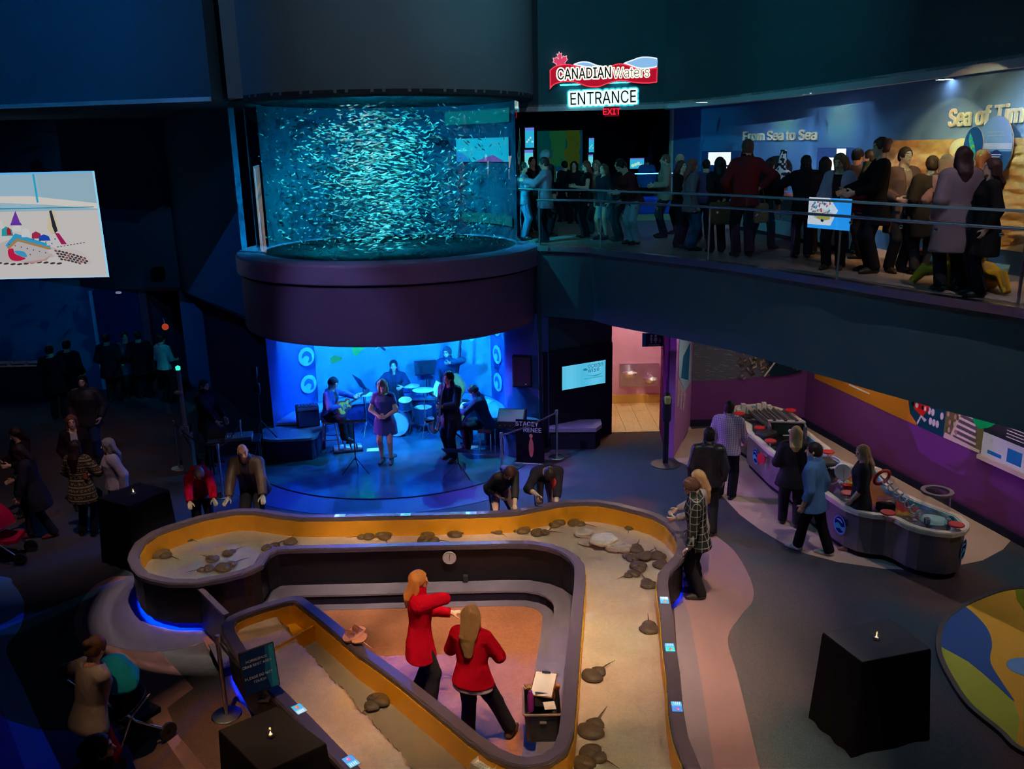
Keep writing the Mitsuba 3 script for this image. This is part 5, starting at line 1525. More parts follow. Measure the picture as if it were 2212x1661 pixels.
up('man with glasses and dark hair turned to the right by the white screen', (5.815,14.9,5.866), 20, 'm', ('short', (22, 18, 18)), ('jacket', G_(90, 70, 66)), H=1.72, skin='mid')
up('man in a dark green jacket in front of the fossil wall', (5.74,14.2,5.862), 150, 'm', ('short', (18, 16, 18)), ('jacket', G_(36, 48, 48)), H=1.7, collar=1)
_g5 = up('tall woman in black with her hair pinned up, in profile to the left', (5.252,12.6,6.061), 174, 'f', ('bun', (84, 50, 42)), ('top', (.010, .010, .013)), hem=-.16, H=1.88, lod=1, hands=((.1, .44, 1.16), (-.1, .36, 1.14)), head=(0, -8), flare=.01)
up('dark haired man in a grey coat facing the viewer in front of the fossil wall', (5.585,12.6,5.892), -76, 'm', ('short', (22, 18, 18)), ('coat', G_(74, 66, 72)), e=.02, hem=-.2, H=1.74, lod=1, shirt=G_(130, 120, 120), hands=((.2, .2, 1.05), None))
up('visitor in a black knitted hat and black coat looking at the fossil wall', (5.835,12.3,5.777), 84, 'm', ('toque', (12, 12, 14)), ('coat', (.012, .012, .015)), e=.024, hem=-.2, H=1.62)
up('grey haired woman left of the woman in the long grey coat', (5.978,12.2,5.793), 70, 'f', ('bob', (110, 96, 92)), ('coat', G_(120, 100, 110)), H=1.64)
up('woman in a long grey coat with dark hair seen from behind', (5.514,10.85,5.893), 86, 'f', ('mid', (50, 28, 32)), ('coat', G_(116, 100, 112)), e=.028, hem=-.24, H=1.75, lod=1, flare=.014, build=1.1)
up('brown haired woman facing the fossil wall behind the one in the grey coat', (6.144,11.6,5.858), 110, 'f', ('bob', (96, 66, 50)), ('jacket', G_(60, 50, 56)), H=1.7)
up('woman with a dark bob and a black coat at the right end of the gallery', (5.671,10.45,5.77), 165, 'f', ('bob', (56, 32, 34)), ('coat', (.012, .011, .014)), e=.022, hem=-.22, H=1.62, lod=1, flare=.012)

# ---------------------------------------------------------------- the band
SZ = .025
_singer = Person('blond singer in a shiny blue and black dress at the microphone on stage', (-2.508,16.31), -96, 1.70, SZ, 'f', lod=0, hair=('long', (196, 180, 140)), head=(14, -12), hands=((.06, .2, 1.0), (-.06, .2, 1.0)), elbow=((1, -.2, -.5), (-1, -.2, -.5)), hdir=((-.9, .3, 0), (.9, .3, 0)), build=1.1, feet=((.09, 0), (-.09, .02)))
mat('sequin', {'type': 'principled', 'base_color': rgb(.06, .07, .22), 'roughness': .3, 'specular': .8})
_singer.top('dress', 'sequin', .010, -.17, .3, neck=.03, flare=.006, wrinkle=.006).shoes(BSHOE)
_gt = Person('guitarist in a dark shirt sitting on a stool at the left of the stage', (-3.74, 17.15), -14, 1.76, SZ, lod=1, hair=('short', (30, 26, 30)), pelvis=(0, -.05, .74), lean=10, head=(-16, -24), feet=((.16, .34), (-.18, .30)), footz=(.26, .0), knee=((.4, 1, .3), (-.4, 1, .3)),
             hands=((.10, .27, .98), (-.34, .40, 1.06)), elbow=((1, -.6, .2), (-1, -.2, -.4)), curl=(.6, .8), palm=((0, -1, -.2), (0, -.6, .6)))
_gt.top('shirt', solid(s2l(70, 84, 150)), .014, -.05, .97, open_=(.03, .03, .03)).top('vest', BLK, .011, -.05, 0).pants(DKC, e=.010, top=.09).shoes(BSHOE)
_dm = Person('drummer in a black jacket and tie behind the drum kit', (-2.62, 18.74), -84, 1.78, SZ, lod=1, hair=('short', (30, 24, 26)), pelvis=(0, -.1, .62), feet=((.2, .35), (-.2, .35)), knee=((.6, 1, .2), (-.6, 1, .2)), hands=((.22, .38, .98), (-.16, .40, .98)), elbow=((1, -.4, -.2), (-1, -.4, -.2)), curl=(.8, .8))
_dm.top('jacket', solid((.02, .03, .04)), .016, -.05, .97, collar=1, open_=(.03, .03, .02)).top('shirt', solid((.02, .025, .03)), .009, -.05, .2).pants(BLK, top=.09).shoes(BSHOE)
_bs = Person('double bass player in a dark shirt at the back right of the stage', (-1.40, 18.62), -102, 1.80, SZ, lod=1, hair=('short', (60, 70, 80)), head=(-8, -10), hands=((.20, .34, .95), (-.14, .30, 1.52)), elbow=((1, -.6, -.3), (-1, -.3, .2)), curl=(.5, .9))
_bs.top('shirt', solid(s2l(40, 66, 84)), .016, -.07, .97, collar=1).pants(BLK).shoes(BSHOE)
_sx = Person('saxophonist in a black suit playing at the right of the stage', (-1.218,16.445), -124, 1.80, SZ, lod=0, hair=('short', (34, 26, 26)), head=(-10, -12), hands=((.08, .30, .86), (-.02, .28, 1.16)), elbow=((1, -.5, -.2), (-1, -.3, -.2)), curl=(.7, .7), feet=((.10, -.04), (-.10, .10)))
_sx.top('jacket', solid((.010, .012, .022), .6, .3), .018, -.17, .97, collar=1, open_=(.02, .02, .03)).top('shirt', solid((.012, .014, .024)), .01, -.05, .2).pants(solid((.012, .013, .022))).shoes(BSHOE)
_kb = Person('pianist in a dark suit bending over his keyboard at the right end of the stage', (-.66, 17.05), 168, 1.76, SZ, lod=1, hair=('short', (34, 30, 34)), pelvis=(0, -.12, .56), lean=18, head=(0, -28), feet=((.16, .30), (-.16, .26)), knee=((.3, 1, .3), (-.3, 1, .3)), hands=((.16, .42, .82), (-.14, .42, .82)), elbow=((1, -.8, 0), (-1, -.8, 0)), curl=(.4, .4), palm=((0, 0, -1), (0, 0, -1)))
_kb.top('jacket', solid(s2l(38, 54, 80)), .016, -.07, .97, collar=1, open_=(.02, .02, .03)).top('shirt', solid(s2l(150, 180, 210)), .009, -.05, .2).pants(DKC, top=.09).shoes(BSHOE)

# ---------------------------------------------------------------- things round the pool
GL_VCOL = {'type': 'mesh_attribute', 'name': 'vertex_color'}


def cocktail(corners, label, H=1.05):
    """A standing table under a black cloth that falls in folds to the floor."""
    c = np.array(corners, float)
    o = c.mean(0)
    k = thing('cocktail_table', label, 'table')
    n = 88
    ring = []
    per = np.vstack([c, c[:1]])
    seg = np.linalg.norm(np.diff(per, axis=0), axis=1)
    L = np.r_[0, np.cumsum(seg)]
    t = np.linspace(0, L[-1], n, endpoint=False)
    p = np.c_[np.interp(t, L, per[:, 0]), np.interp(t, L, per[:, 1])]
    rings = []
    for z, s, f in ((0.004, 1.14, .030), (.3, 1.10, .022), (.65, 1.05, .012), (H - .06, 1.01, .004), (H - .012, 1.0, 0), (H, .985, 0)):
        d = p - o
        fold = 1 + f * np.sin(t * 21 + np.sin(t * 5) * 2)
        rings.append(np.c_[o + d * s * fold[:, None], np.full(n, z)])
    part(k, 'tablecloth', loft(rings), solid((.012, .012, .015), .85), 40)
    part(k, 'cloth_top', loft([np.c_[o + (p - o) * .98, np.full(n, H)], np.c_[o + (p - o) * .97, np.full(n, H + .003)]]), solid(s2l(70, 76, 86), .9) if 'right' in label else solid((.022, .020, .024), .85))
    k2 = thing('candle_holder', 'glass candle holder on the table ' + label.split('table ')[1], 'candle holder')
    q = (o[0], o[1], H + .003)
    part(k2, 'glass', lathe([(.034, 0), (.038, .01), (.038, .075), (.036, .078), (.033, .075), (.033, .014), (.01, .012)], 16, q), 'pane', 30)
    part(k2, 'tealight', lathe([(.018, .014), (.019, .03), (.01, .031)], 14, q), solid((.7, .65, .55)))
    part(k2, 'flame', glow(mikit.ply(lathe([(.001, .030), (.006, .038), (.005, .048), (.001, .060)], 8, q), 'screen_face'), (14, 8, 2.6)), None)
    return k


cocktail([(3.191,8.08),(4.001,8.336),(4.164,7.73),(3.383,7.522)], 'black draped cocktail table at the right beside the play circle')
cocktail([(-6.267,12.205),(-5.9,12.842),(-5.285,12.482),(-5.661,11.859)], 'black draped cocktail table at the left behind the touch pool')
cocktail([(-2.678,6.689),(-2.243,7.021),(-1.671,6.476),(-2.133,6.108)], 'black draped cocktail table at the bottom edge before the resting trough')


def stanchion(p, label, H=1.0, m='brushed_steel', base='brushed_steel'):
    k = thing('stanchion', label, 'stanchion')
    part(k, 'post', lathe([(.024, .02), (.024, H - .1)], 14, (*p, 0)), m, 40)
    part(k, 'base', lathe([(.01, .03), (.05, .03), (.155, .018), (.165, .008), (.16, .001)], 28, (*p, 0)), base, 30)
    part(k, 'head', lathe([(.027, H - .1), (.032, H - .095), (.032, H - .01), (.027, H), (.01, H + .004)], 14, (*p, 0)), m, 40)
    return np.array([p[0], p[1], H - .06])


def rope(a, b, sag, label, r=.012, m=None, chain=False):
    n = 20
    t = np.linspace(0, 1, n)
    pts = a[None] * (1 - t[:, None]) + b[None] * t[:, None]
    pts[:, 2] -= sag * 4 * t * (1 - t)
    if not chain:
        return one('barrier_rope', label, 'rope', tube(pts, r, 7), m or solid((.02, .02, .024)), True)
    k = thing('barrier_chain', label, 'chain')
    L = np.linalg.norm(b - a)
    nl = int(L / .045)
    for i in range(nl):
        u = (i + .5) / nl
        c = a * (1 - u) + b * u - np.array([0, 0, sag * 4 * u * (1 - u)])
        d = nrm(b - a)
        s_ = nrm(np.cross(d, [0, 0, 1]))
        w = s_ if i % 2 else np.cross(s_, d)
        g = np.linspace(0, 2 * np.pi, 11)[:-1]
        part(k, 'link', tube(c + np.cos(g)[:, None] * d * .032 + np.sin(g)[:, None] * w * .018, .0065, 5, True), solid(s2l(90, 84, 96), .5, .4))


s1 = stanchion((-6.625,16.256), 'steel barrier post at the far left beside the grey mast')
s2 = stanchion((-5.297,14.779), 'steel barrier post behind the touch pool between the child and the bald man')
s3 = stanchion((-5.333,16.231), 'steel barrier post left of the stage lamp, farther back')
rope(s1, s2, .12, 'dark rope from the grey mast to the post behind the pool')
rope(s2, s3, .1, 'dark rope between the two posts behind the bald man')
s4 = stanchion((-0.219,15.082), 'steel barrier post at the right edge of the stage')
s5 = stanchion((0.869,16.441), 'steel barrier post right of the poster by the wall bench')
rope(s4, s5, .03, 'grey chain from the stage edge to the post by the bench', chain=True)
s6 = stanchion((-3.236,8.362), 'steel barrier post in front beside the crab sign', 1.0)
rope(s6, np.array([*(-2.776,8.172), .5]), .05, 'dark rope from the front post towards the crab sign')

# crab sign on the rim
_p = (-2.539,7.563,0.74)
_k = thing('crab_sign', 'blue sign board about resting horseshoe crabs on the trough rim', 'sign')
_u = nrm(np.array([*(-2.349,7.418), 0]) - np.array([*(-2.593,7.243), 0]))
_n = np.array([_u[1], -_u[0], 0])
_vv = nrm(np.array([0, 0, 1]) - .18 * _n)
_o = np.array(_p) + np.array([0, 0, .10])
_pl = plane_place(_o, _u, _vv)
_fr = rbox(.36, .014, .46, .008)
_M = np.eye(4)
_M[:3, 0], _M[:3, 1], _M[:3, 2], _M[:3, 3] = _u, np.cross(_vv, _u), _vv, _o + _vv * .23
_fr.apply_transform(_M)
part(_k, 'board', _fr, solid((.010, .012, .02), .4, .4))
_sh = Sheet(lambda a, b, l: _pl(a, b, l + .009))
_sh.add(sbox(-.168, .012, .168, .448), s2l(18, 40, 92))
_sh.add(sbox(.085, .012, .168, .448), s2l(40, 120, 170))
_sh.add(Polygon([(.05, .2), (.085, .448), (.12, .448), (.1, .012), (.085, .012)]), s2l(28, 86, 140))
for _t, _y in (('HORSESHOE', .335), ('CRAB REST AREA', .285), ('PLEASE DO NOT', .165), ('TOUCH', .115)):
    _sh.add(textpoly(_t, .026, True, (-.015, _y), True), s2l(225, 232, 240), .004)
part(_k, 'face', _sh.ply('print'), None, label='blue face with white lettering')
_s = rod(_o + _vv * .02, (_p[0], _p[1], .72), .012, 8)
part(_k, 'stem', _s, 'black_metal')
_b = rbox(.12, .09, .03, .006, (_p[0], _p[1], .735))
part(_k, 'clamp', _b, solid((.02, .02, .02)))
_b = rbox(.05, .004, .012, .001, (_p[0] + .01, _p[1] - .05, .755))
part(_k, 'clip', _b, 'chrome', label='bright metal clip')


# labels set into the rim
def rim_label(c, along, cols, label):
    o = np.array([*c, .7215])
    u = nrm(np.array([*along, .0]))
    w = np.cross([0, 0, 1], u)
    k = number('touch_pool__label_plate')
    labels[k] = {'label': label}
    pl = plane_place(o, u, w)
    M = np.eye(4)
    M[:3, 0], M[:3, 1], M[:3, 2], M[:3, 3] = u, w, (0, 0, 1), o
    b = rbox(.165, .105, .005, .003)
    b.apply_transform(M)
    part(k, 'plate', b, solid((.05, .1, .2), .3, .5))
    sh = Sheet(lambda a, b_, l: pl(a, b_, l + .003))
    sh.add(sbox(-.08, -.05, .08, .05), cols[0])
    sh.add(sbox(-.08, -.05, -.01, .05), cols[1])
    sh.add(circle(.035, .005, .026, 14, .018), cols[2])
    sh.add(circle(.045, .012, .012, 10, .008), cols[3])
    for i in range(4):
        sh.add(sbox(-.07, .028 - .018 * i, -.025, .034 - .018 * i), (.75, .8, .85))
    part(k, 'face', glow(sh.ply('print'), GL_VCOL), None, label='backlit print')


_R = [((.05, .28, .55), (.22, .42, .6), (.6, .16, .06), (.6, .3, .1)), ((.03, .42, .45), (.06, .3, .62), (.3, .14, .1), (.5, .45, .3)), ((.05, .22, .6), (.1, .4, .65), (.45, .1, .3), (.6, .3, .45))]
rim_label((1.775,9.397), (-.10, -1), _R[0], 'orange and blue label plate on the right rim, farthest of the three')
rim_label((1.657,8.378), (-.08, -1), _R[1], 'green and blue label plate on the right rim, middle of the three')
rim_label((1.538,7.341), (-.08, -1), _R[2], 'pink and blue label plate on the right rim, nearest of the three')
_da = np.array((-1.515,6.654)) - np.array((-2.159,7.43))
rim_label((-2.159,7.43), -_da, _R[0], 'blue label plate on the trough rim above the black table')
rim_label((-1.515,6.654), -_da, _R[2], 'blue and purple label plate on the trough rim at the bottom edge')
for _i, _px in enumerate(((-2.626,12.179), (-1.639,12.166), (-0.655,12.172))):
    rim_label(_px + np.array([0, -.06]), (1, .03), _R[_i], ('left', 'middle', 'right')[_i] + ' label plate on the far rim before the stage')

# crab shell shown on the rim
_c = np.array([*(-1.817,8.674), .74])
_k = thing('crab_shell', 'orange brown upturned horseshoe crab shell with legs on the pit rim', 'crab shell')
_m = crab_mesh()
_A = np.array(T().translate(_c.tolist()).rotate([0, 0, 1], 130).rotate([1, 0, 0], 168).scale(1.12).matrix, float).reshape(4, 4)
for _nm, _mm in zip(('carapace', 'abdomen', 'tail'), _m):
    _mm.apply_transform(_A)
    _mm.apply_translation((0, 0, .05))
    part(_k, _nm, _mm, solid(s2l(196, 138, 96), .5, .4), 45)
for _i in range(10):
    _sd = 1 if _i % 2 else -1
    _x = .06 - .022 * (_i // 2)
    _pp = np.array([(_x, _sd * .012, -.02), (_x + .01, _sd * .05, -.052), (_x - .012, _sd * .078, -.018)])
    _pp = _pp @ _A[:3, :3].T + _A[:3, 3] + [0, 0, .05]
    part(_k, 'leg', tube(_pp, [.008, .007, .003], 6), solid(s2l(120, 66, 36), .5, .4), True)

# pit: clock, socket, crate
_w0, _w1 = np.array((-2.679,11.009)), np.array((-0.468,11.02))
_wd = nrm(_w1 - _w0)
_wn = np.array([_wd[1], -_wd[0]])
_o = np.array((-0.918,10.834,0.53))
_o[:2] = _w0 + _wd * ((_o[:2] - _w0) @ _wd) + _wn * -.03
_M = np.eye(4)
_M[:3, 0], _M[:3, 1], _M[:3, 2], _M[:3, 3] = (*_wd, 0), (0, 0, 1), (*_wn, 0), _o
_k = thing('wall_clock', 'round white clock on the dark inner wall of the pit', 'clock')
for _nm, _mm, _c in (('rim', lathe([(.088, 0), (.095, .01), (.095, .028), (.085, .032), (.082, .026)], 28), solid((.35, .33, .36), .4, .5)), ('dial', lathe([(.086, .020), (.01, .021)], 28), solid((.78, .72, .76))),
                     ('hand', cat([rod((0, 0, .026), (.01, .055, .026), .004, 5), rod((0, 0, .026), (.004, -.04, .026), .004, 5)]), solid((.02, .02, .02)))):
    _mm.apply_transform(_M)
    part(_k, _nm, _mm, _c, 40)
_o2 = np.array((-0.703,10.736,0.2))
_o2[:2] = _w0 + _wd * ((_o2[:2] - _w0) @ _wd) + _wn * -.01
one('socket_box', 'small black socket box at the foot of the pit wall right of the clock', 'socket box', rbox(.07, .06, .10, .008, (_o2[0], _o2[1], .215)), 'black_metal')

# crate with things on the ledge
_bc = np.array((0.243,7.803))
_k = thing('storage_crate', 'black plastic crate full of odds and ends on the pit ledge', 'crate')
_g = 80


def _crate(sx, sy, z, r=.05):
    return np.c_[np.array(sbox(-sx + r, -sy + r, sx - r, sy - r).buffer(r, quad_segs=4).exterior.coords)[:-1] + _bc, np.full(20, z)]


_zb = .155
part(_k, 'body', loft([_crate(.165, .2, _zb), _crate(.18, .215, _zb + .2), _crate(.19, .23, _zb + .34), _crate(.18, .22, _zb + .34), _crate(.16, .195, _zb + .08)]), solid((.012, .012, .014), .5, .4), 30)
_rp = np.array(sbox(-.17, -.21, .17, .21).buffer(.025, quad_segs=4).exterior.coords)[:-1] + _bc
part(_k, 'lip', tube(np.c_[_rp, np.full(len(_rp), _zb + .34)], .014, 6, True), solid(s2l(120, 96, 80), .4, .5), True)
part(_k, 'handle', rbox(.07, .012, .03, .005, (_bc[0] - .0, _bc[1] - .232, _zb + .25)), solid(s2l(150, 150, 155), .4), label='pale handle plate')
_tz = _zb + .30


def toss(name, label, catg, m, mt, dx, dy, dz, rx=0, ry=0, rz=0, smooth=False):
    M = np.array(T().translate([_bc[0] + dx, _bc[1] + dy, _tz + dz]).rotate([0, 0, 1], rz).rotate([1, 0, 0], rx).rotate([0, 1, 0], ry).matrix, float).reshape(4, 4)
    m.apply_transform(M)
    return one(name, label, catg, m, mt, smooth)


_k2 = thing('clipboard', 'clipboard with white papers on top of the crate', 'clipboard')
_pap = cat([bx(-.11, .11, -.15, .15, -.004, 0)])
_M = np.array(T().translate([_bc[0] + .02, _bc[1] + .10, _tz + .17]).rotate([0, 0, 1], -14).rotate([1, 0, 0], 16).matrix, float).reshape(4, 4)
for _nm, _mm, _c in (('board', bx(-.12, .12, -.16, .16, -.010, -.005), solid(s2l(110, 70, 50))), ('paper', _pap, solid((.75, .66, .60))), ('clip', rbox(.09, .03, .012, .004, (0, .145, .006)), 'chrome')):
    _mm.apply_transform(_M)
    part(_k2, _nm, _mm, _c)
toss('lunch_box', 'black box under the clipboard in the crate', 'box', rbox(.2, .18, .16, .02), solid((.02, .018, .022), .6, .3), .02, .06, .06)
toss('bottle', 'purple bottle at the left front of the crate', 'bottle', lathe([(.03, -.12), (.034, -.1), (.034, .06), (.02, .09), (.02, .11), (.01, .112)], 16), solid(s2l(110, 30, 110), .4, .4), -.12, -.02, .06, smooth=40)
toss('leaflet', 'white leaflet with an orange band at the front of the crate', 'leaflet', bx(-.06, .06, -.05, .05, -.001, .001), solid(s2l(225, 200, 190)), .07, -.13, .075, 14, 4, 10)
_m = cat([tube([(.02 * math.cos(a * 2.1 + i) + .03 * math.sin(i * 3 + a), .03 * math.sin(a * 1.7 + i), .012 * math.sin(a * 3 + i)) for a in np.linspace(0, 9, 40)], .006, 5) for i in range(4)])
toss('lanyard', 'spotted tangle of lanyard at the back left of the crate', 'lanyard', _m, solid(s2l(150, 120, 90)), -.13, .14, .11, smooth=True)
toss('brush', 'wooden brush standing in the right of the crate', 'brush', cat([rod((0, 0, -.1), (0, 0, .14), .016, 8), rbox(.05, .04, .06, .01, (0, 0, .16))]), solid(s2l(150, 104, 70)), .13, .03, .06, 16, 10)
# strainer basket at the lower edge
_c = np.array((-0.315,6.699,0.62))
_k = thing('strainer', 'perforated pale strainer tray hanging in the trough at the bottom edge', 'strainer')
_sh = sbox(-.11, -.08, .11, .08).difference(unary_union([circle(-.09 + .03 * i, -.06 + .03 * j, .008, 8) for i in range(7) for j in range(5)]))
_m = slab(affinity.rotate(_sh, -38, origin=(0, 0)), 0, .006)
_m.apply_translation(_c - [0, 0, .02])
part(_k, 'plate', _m, solid((.75, .65, .5), .4, .4))
_m = slab(affinity.rotate(sbox(-.115, -.085, .115, .085).difference(sbox(-.108, -.078, .108, .078)), -38, origin=(0, 0)), 0, .05)
_m.apply_translation(_c - [0, 0, .03])
part(_k, 'rim', _m, solid((.75, .65, .5), .4, .4))

# small held things
_w = _drink.at(*(_drink.wri[0] + _drink.hd[0] * .09 + _drink.pn[0] * .03))
one('drinking_glass', 'glass of amber drink in the hand of the grey haired woman', 'glass', lathe([(.02, -.05), (.032, -.045), (.036, .05), (.033, .05), (.029, -.03), (.01, -.035)], 16, _w), solid(s2l(190, 110, 60), .2, .6), 40)
_w = _phone1.at(*(_phone1.wri[0] + _phone1.hd[0] * .1 + _phone1.pn[0] * .02))
one('phone', 'phone in the hand of the woman at the far left edge', 'phone', rbox(.07, .14, .01, .008, _w), solid((.05, .05, .06), .3, .5))
_w = _bend.at(*(_bend.wri[0] + _bend.hd[0] * .09 + _bend.pn[0] * .02))
one('phone', 'phone held low by the visitor who touches the crab', 'phone', rbox(.07, .02, .14, .008, _w), solid((.03, .03, .035), .3, .5))
# red scarf of the bending visitor
_q = [_bend.at(*(_bend.nb + _v(-.02, .05, -.02))), _bend.at(*(_bend.nb + _v(-.07, .08, -.15))), _bend.at(*(_bend.nb + _v(-.06, .06, -.26)))]
part(_bend.key, 'scarf', tube(_q, [.03, .05, .03], 8), solid(s2l(150, 50, 60)), True)
# print on the back of the red hoodie
_q = _hood.at(*(_hood.sc + _hood.tf * -.0 * 1))

# strollers
_sp = np.array((-4.099,7.824))


def stroller(o, ang, fabric, label, small=False):
    k = thing('stroller', label, 'stroller')
    M = np.array(T().translate([o[0], o[1], 0]).rotate([0, 0, 1], ang).matrix, float).reshape(4, 4)

    def pt(n, m, mt, s=False, label=None):
        m.apply_transform(M)
        part(k, n, m, mt, s, label)
    for x, y in ((.32, .24), (.32, -.24), (-.30, .26), (-.30, -.26)):
        w = lathe([(.085, -.02), (.10, -.015), (.10, .015), (.085, .02), (.02, .012), (.02, -.012)], 18)
        w.apply_transform(np.array(T().translate([x, y, .1]).rotate([1, 0, 0], 90).matrix, float).reshape(4, 4))
        pt('wheel', w, solid((.02, .02, .02), .6, .3), 40)
    for y in (-.24, .24):
        pt('frame', tube([(.32, y, .12), (.0, y * .9, .42), (-.42, y * .85, 1.02)], .013, 7), 'brushed_steel', True)
        pt('frame', tube([(-.30, y, .12), (-.05, y * .9, .5), (.2, y * .85, .62)], .013, 7), 'brushed_steel', True)
    pt('handle', tube([(-.42, -.21, 1.02), (-.47, -.1, 1.04), (-.47, .1, 1.04), (-.42, .21, 1.02)], .018, 8), solid((.03, .03, .03)), True)
    seat = loft([np.c_[np.array([x] * 8), [-.2, -.1, .1, .2, .2, .1, -.1, -.2], np.array([z, z, z, z, z - .06, z - .06, z - .06, z - .06])] for x, z in ((.3, .40), (.12, .40), (-.12, .48), (-.28, .82))])
    pt('seat', seat, fabric, 30)
    g = np.linspace(0, np.pi, 14)
    rings = []
    for a in np.radians(np.linspace(100, 8, 9)):
        x, z = -.20 + .42 * math.cos(a), .52 + .42 * math.sin(a)
        rings.append(np.c_[np.full(14, -.2) + .46 * math.cos(a) * np.sin(g), .25 * np.cos(g), .56 + .46 * math.sin(a) * np.sin(g)])
    v = np.vstack(rings)
    f = []
    for i in range(8):
        for j in range(13):
            q = i * 14 + j
            f += [(q, q + 1, q + 15), (q, q + 15, q + 14)]
    can = trimesh.Trimesh(v, f, process=False)
    can2 = can.copy()
    can2.vertices = can2.vertices + can.vertex_normals * .008
    pt('canopy', cat([can, can2]), fabric, True)
    pt('piping', tube(rings[-1], .009, 6), solid(s2l(200, 190, 195)), True, 'pale piping')
    return M


_st = stroller(_sp, 58, solid((.012, .011, .014), .8), 'black stroller with pale piping pushed by the woman at the lower left')
stroller((-7.914,12.33), 10, solid(s2l(205, 30, 80), .8), 'pink stroller cut by the left edge of the picture')
# teal jacket over the handle
_m = trimesh.creation.icosphere(4, 1.0)
_v0 = _m.vertices * [.20, .27, .13]
_v0[:, 2] -= .16 * (np.abs(_m.vertices[:, 1]) ** 2) + .12 * np.abs(_m.vertices[:, 0]) ** 2
_m.vertices = _v0
_m.vertices = _m.vertices + _m.vertex_normals * ((meshkit.fbm(_m.vertices * [9, 14, 9], 3) - .5)[:, None] * .05)
_m.apply_transform(np.array(T().translate([*(-4.034,7.681), 1.08]).rotate([0, 0, 1], 50).matrix, float).reshape(4, 4))
one('teal_jacket', 'turquoise padded jacket draped over the handle of the black stroller', 'jacket', _m, solid(s2l(30, 150, 175), .85), True)

# ---------------------------------------------------------------- instruments and stage gear


def pose(o, ang=0, tilt=0, roll=0):
    return np.array(T().translate([float(v) for v in o]).rotate([0, 0, 1], ang).rotate([0, 1, 0], tilt).rotate([1, 0, 0], roll).matrix, float).reshape(4, 4)


def build(k, M, items):
    for it in items:
        n, m, mt = it[:3]
        m = m.copy()
        m.apply_transform(M)
        part(k, n, m, mt, it[3] if len(it) > 3 else False, it[4] if len(it) > 4 else None)


def tripod(h=.28, r=.34, a0=0):
    return [('leg', rod((0, 0, h), (r * math.cos(a), r * math.sin(a), .01), .009, 6), 'black_metal') for a in (a0, a0 + 2.09, a0 + 4.19)]


# singer's microphone
_mp = (-2.498,16.66)
_k = thing('microphone_stand', 'straight microphone stand with a round base before the singer', 'microphone stand')
build(_k, pose((*_mp, .025)), [('base', lathe([(.14, 0), (.14, .012), (.03, .03), (.01, .03)], 24), 'black_metal', 30), ('pole', rod((0, 0, .02), (0, 0, 1.28), .010, 8), 'black_metal'), ('clip', rod((0, 0, 1.28), (.0, .03, 1.36), .014, 8), 'black_metal')])
_hm = _singer.at(*(_singer.hc + _v(.05, .16, -.06)))
_k = thing('microphone', 'microphone at the lips of the singer', 'microphone')
build(_k, pose((*_mp, 1.36)), [('handle', rod((0, .02, -.02), (.0, .13, .06), .014, 10, .018), 'black_metal'), ('grille', trimesh.creation.icosphere(2, .026).apply_translation((0, .145, .07)), 'brushed_steel', True)])
# boom stand
_bp = (-3.527,19.231)
_k = thing('microphone_stand', 'boom microphone stand with a white arm left of the drummer', 'microphone stand')
_b0 = np.array([_bp[0], _bp[1], 1.36])
build(_k, np.eye(4), [('pole', rod((*_bp, .05), _b0, .011, 8), 'black_metal'), ('boom', rod(_b0 + [-.22, 0, -.06], _b0 + [.55, .1, .36], .012, 8), solid((.8, .82, .85), .4)), ('microphone', rod(_b0 + [.55, .1, .36], _b0 + [.66, .1, .26], .022, 8), 'black_metal')])
build(_k, pose((*_bp, .025)), tripod())


def music_stand(o, ang, h, tilt, label, paper=True):
    k = thing('music_stand', label, 'music stand')
    M = pose((*o, .025), ang)
    build(k, M, tripod(.3, .3, .5) + [('pole', rod((0, 0, .25), (0, 0, h), .011, 8), 'black_metal')])
    D = pose((*o, h + .025), ang, 0, tilt)
    build(k, D, [('desk', rbox(.5, .012, .34, .006, (0, 0, .12)), solid((.012, .012, .014), .4, .4)), ('lip', rbox(.5, .05, .012, .004, (0, -.03, -.05)), 'black_metal')])
    if paper:
        build(k, D, [('sheet_music', rbox(.22, .002, .30, .001, (-.12, -.009, .13)), solid((.7, .7, .68))), ('sheet_music', rbox(.22, .002, .30, .001, (.12, -.009, .13)), solid((.7, .7, .68)))])


music_stand((-3.036,15.777), 185, 1.0, -72, 'black music stand with a flat desk in front of the singer', False)
music_stand((-3.288,18.526), 120, .95, -28, 'music stand with white sheets in front of the guitarist')
music_stand((-1.943,19.121), 10, 1.1, -30, 'black music stand between the drummer and the bass player', False)
music_stand((-1.626,17.773), -65, .95, -25, 'music stand with white sheets left of the saxophonist')
music_stand((-1.051,15.418), 172, .5, -60, 'low black music stand at the front right of the stage', False)

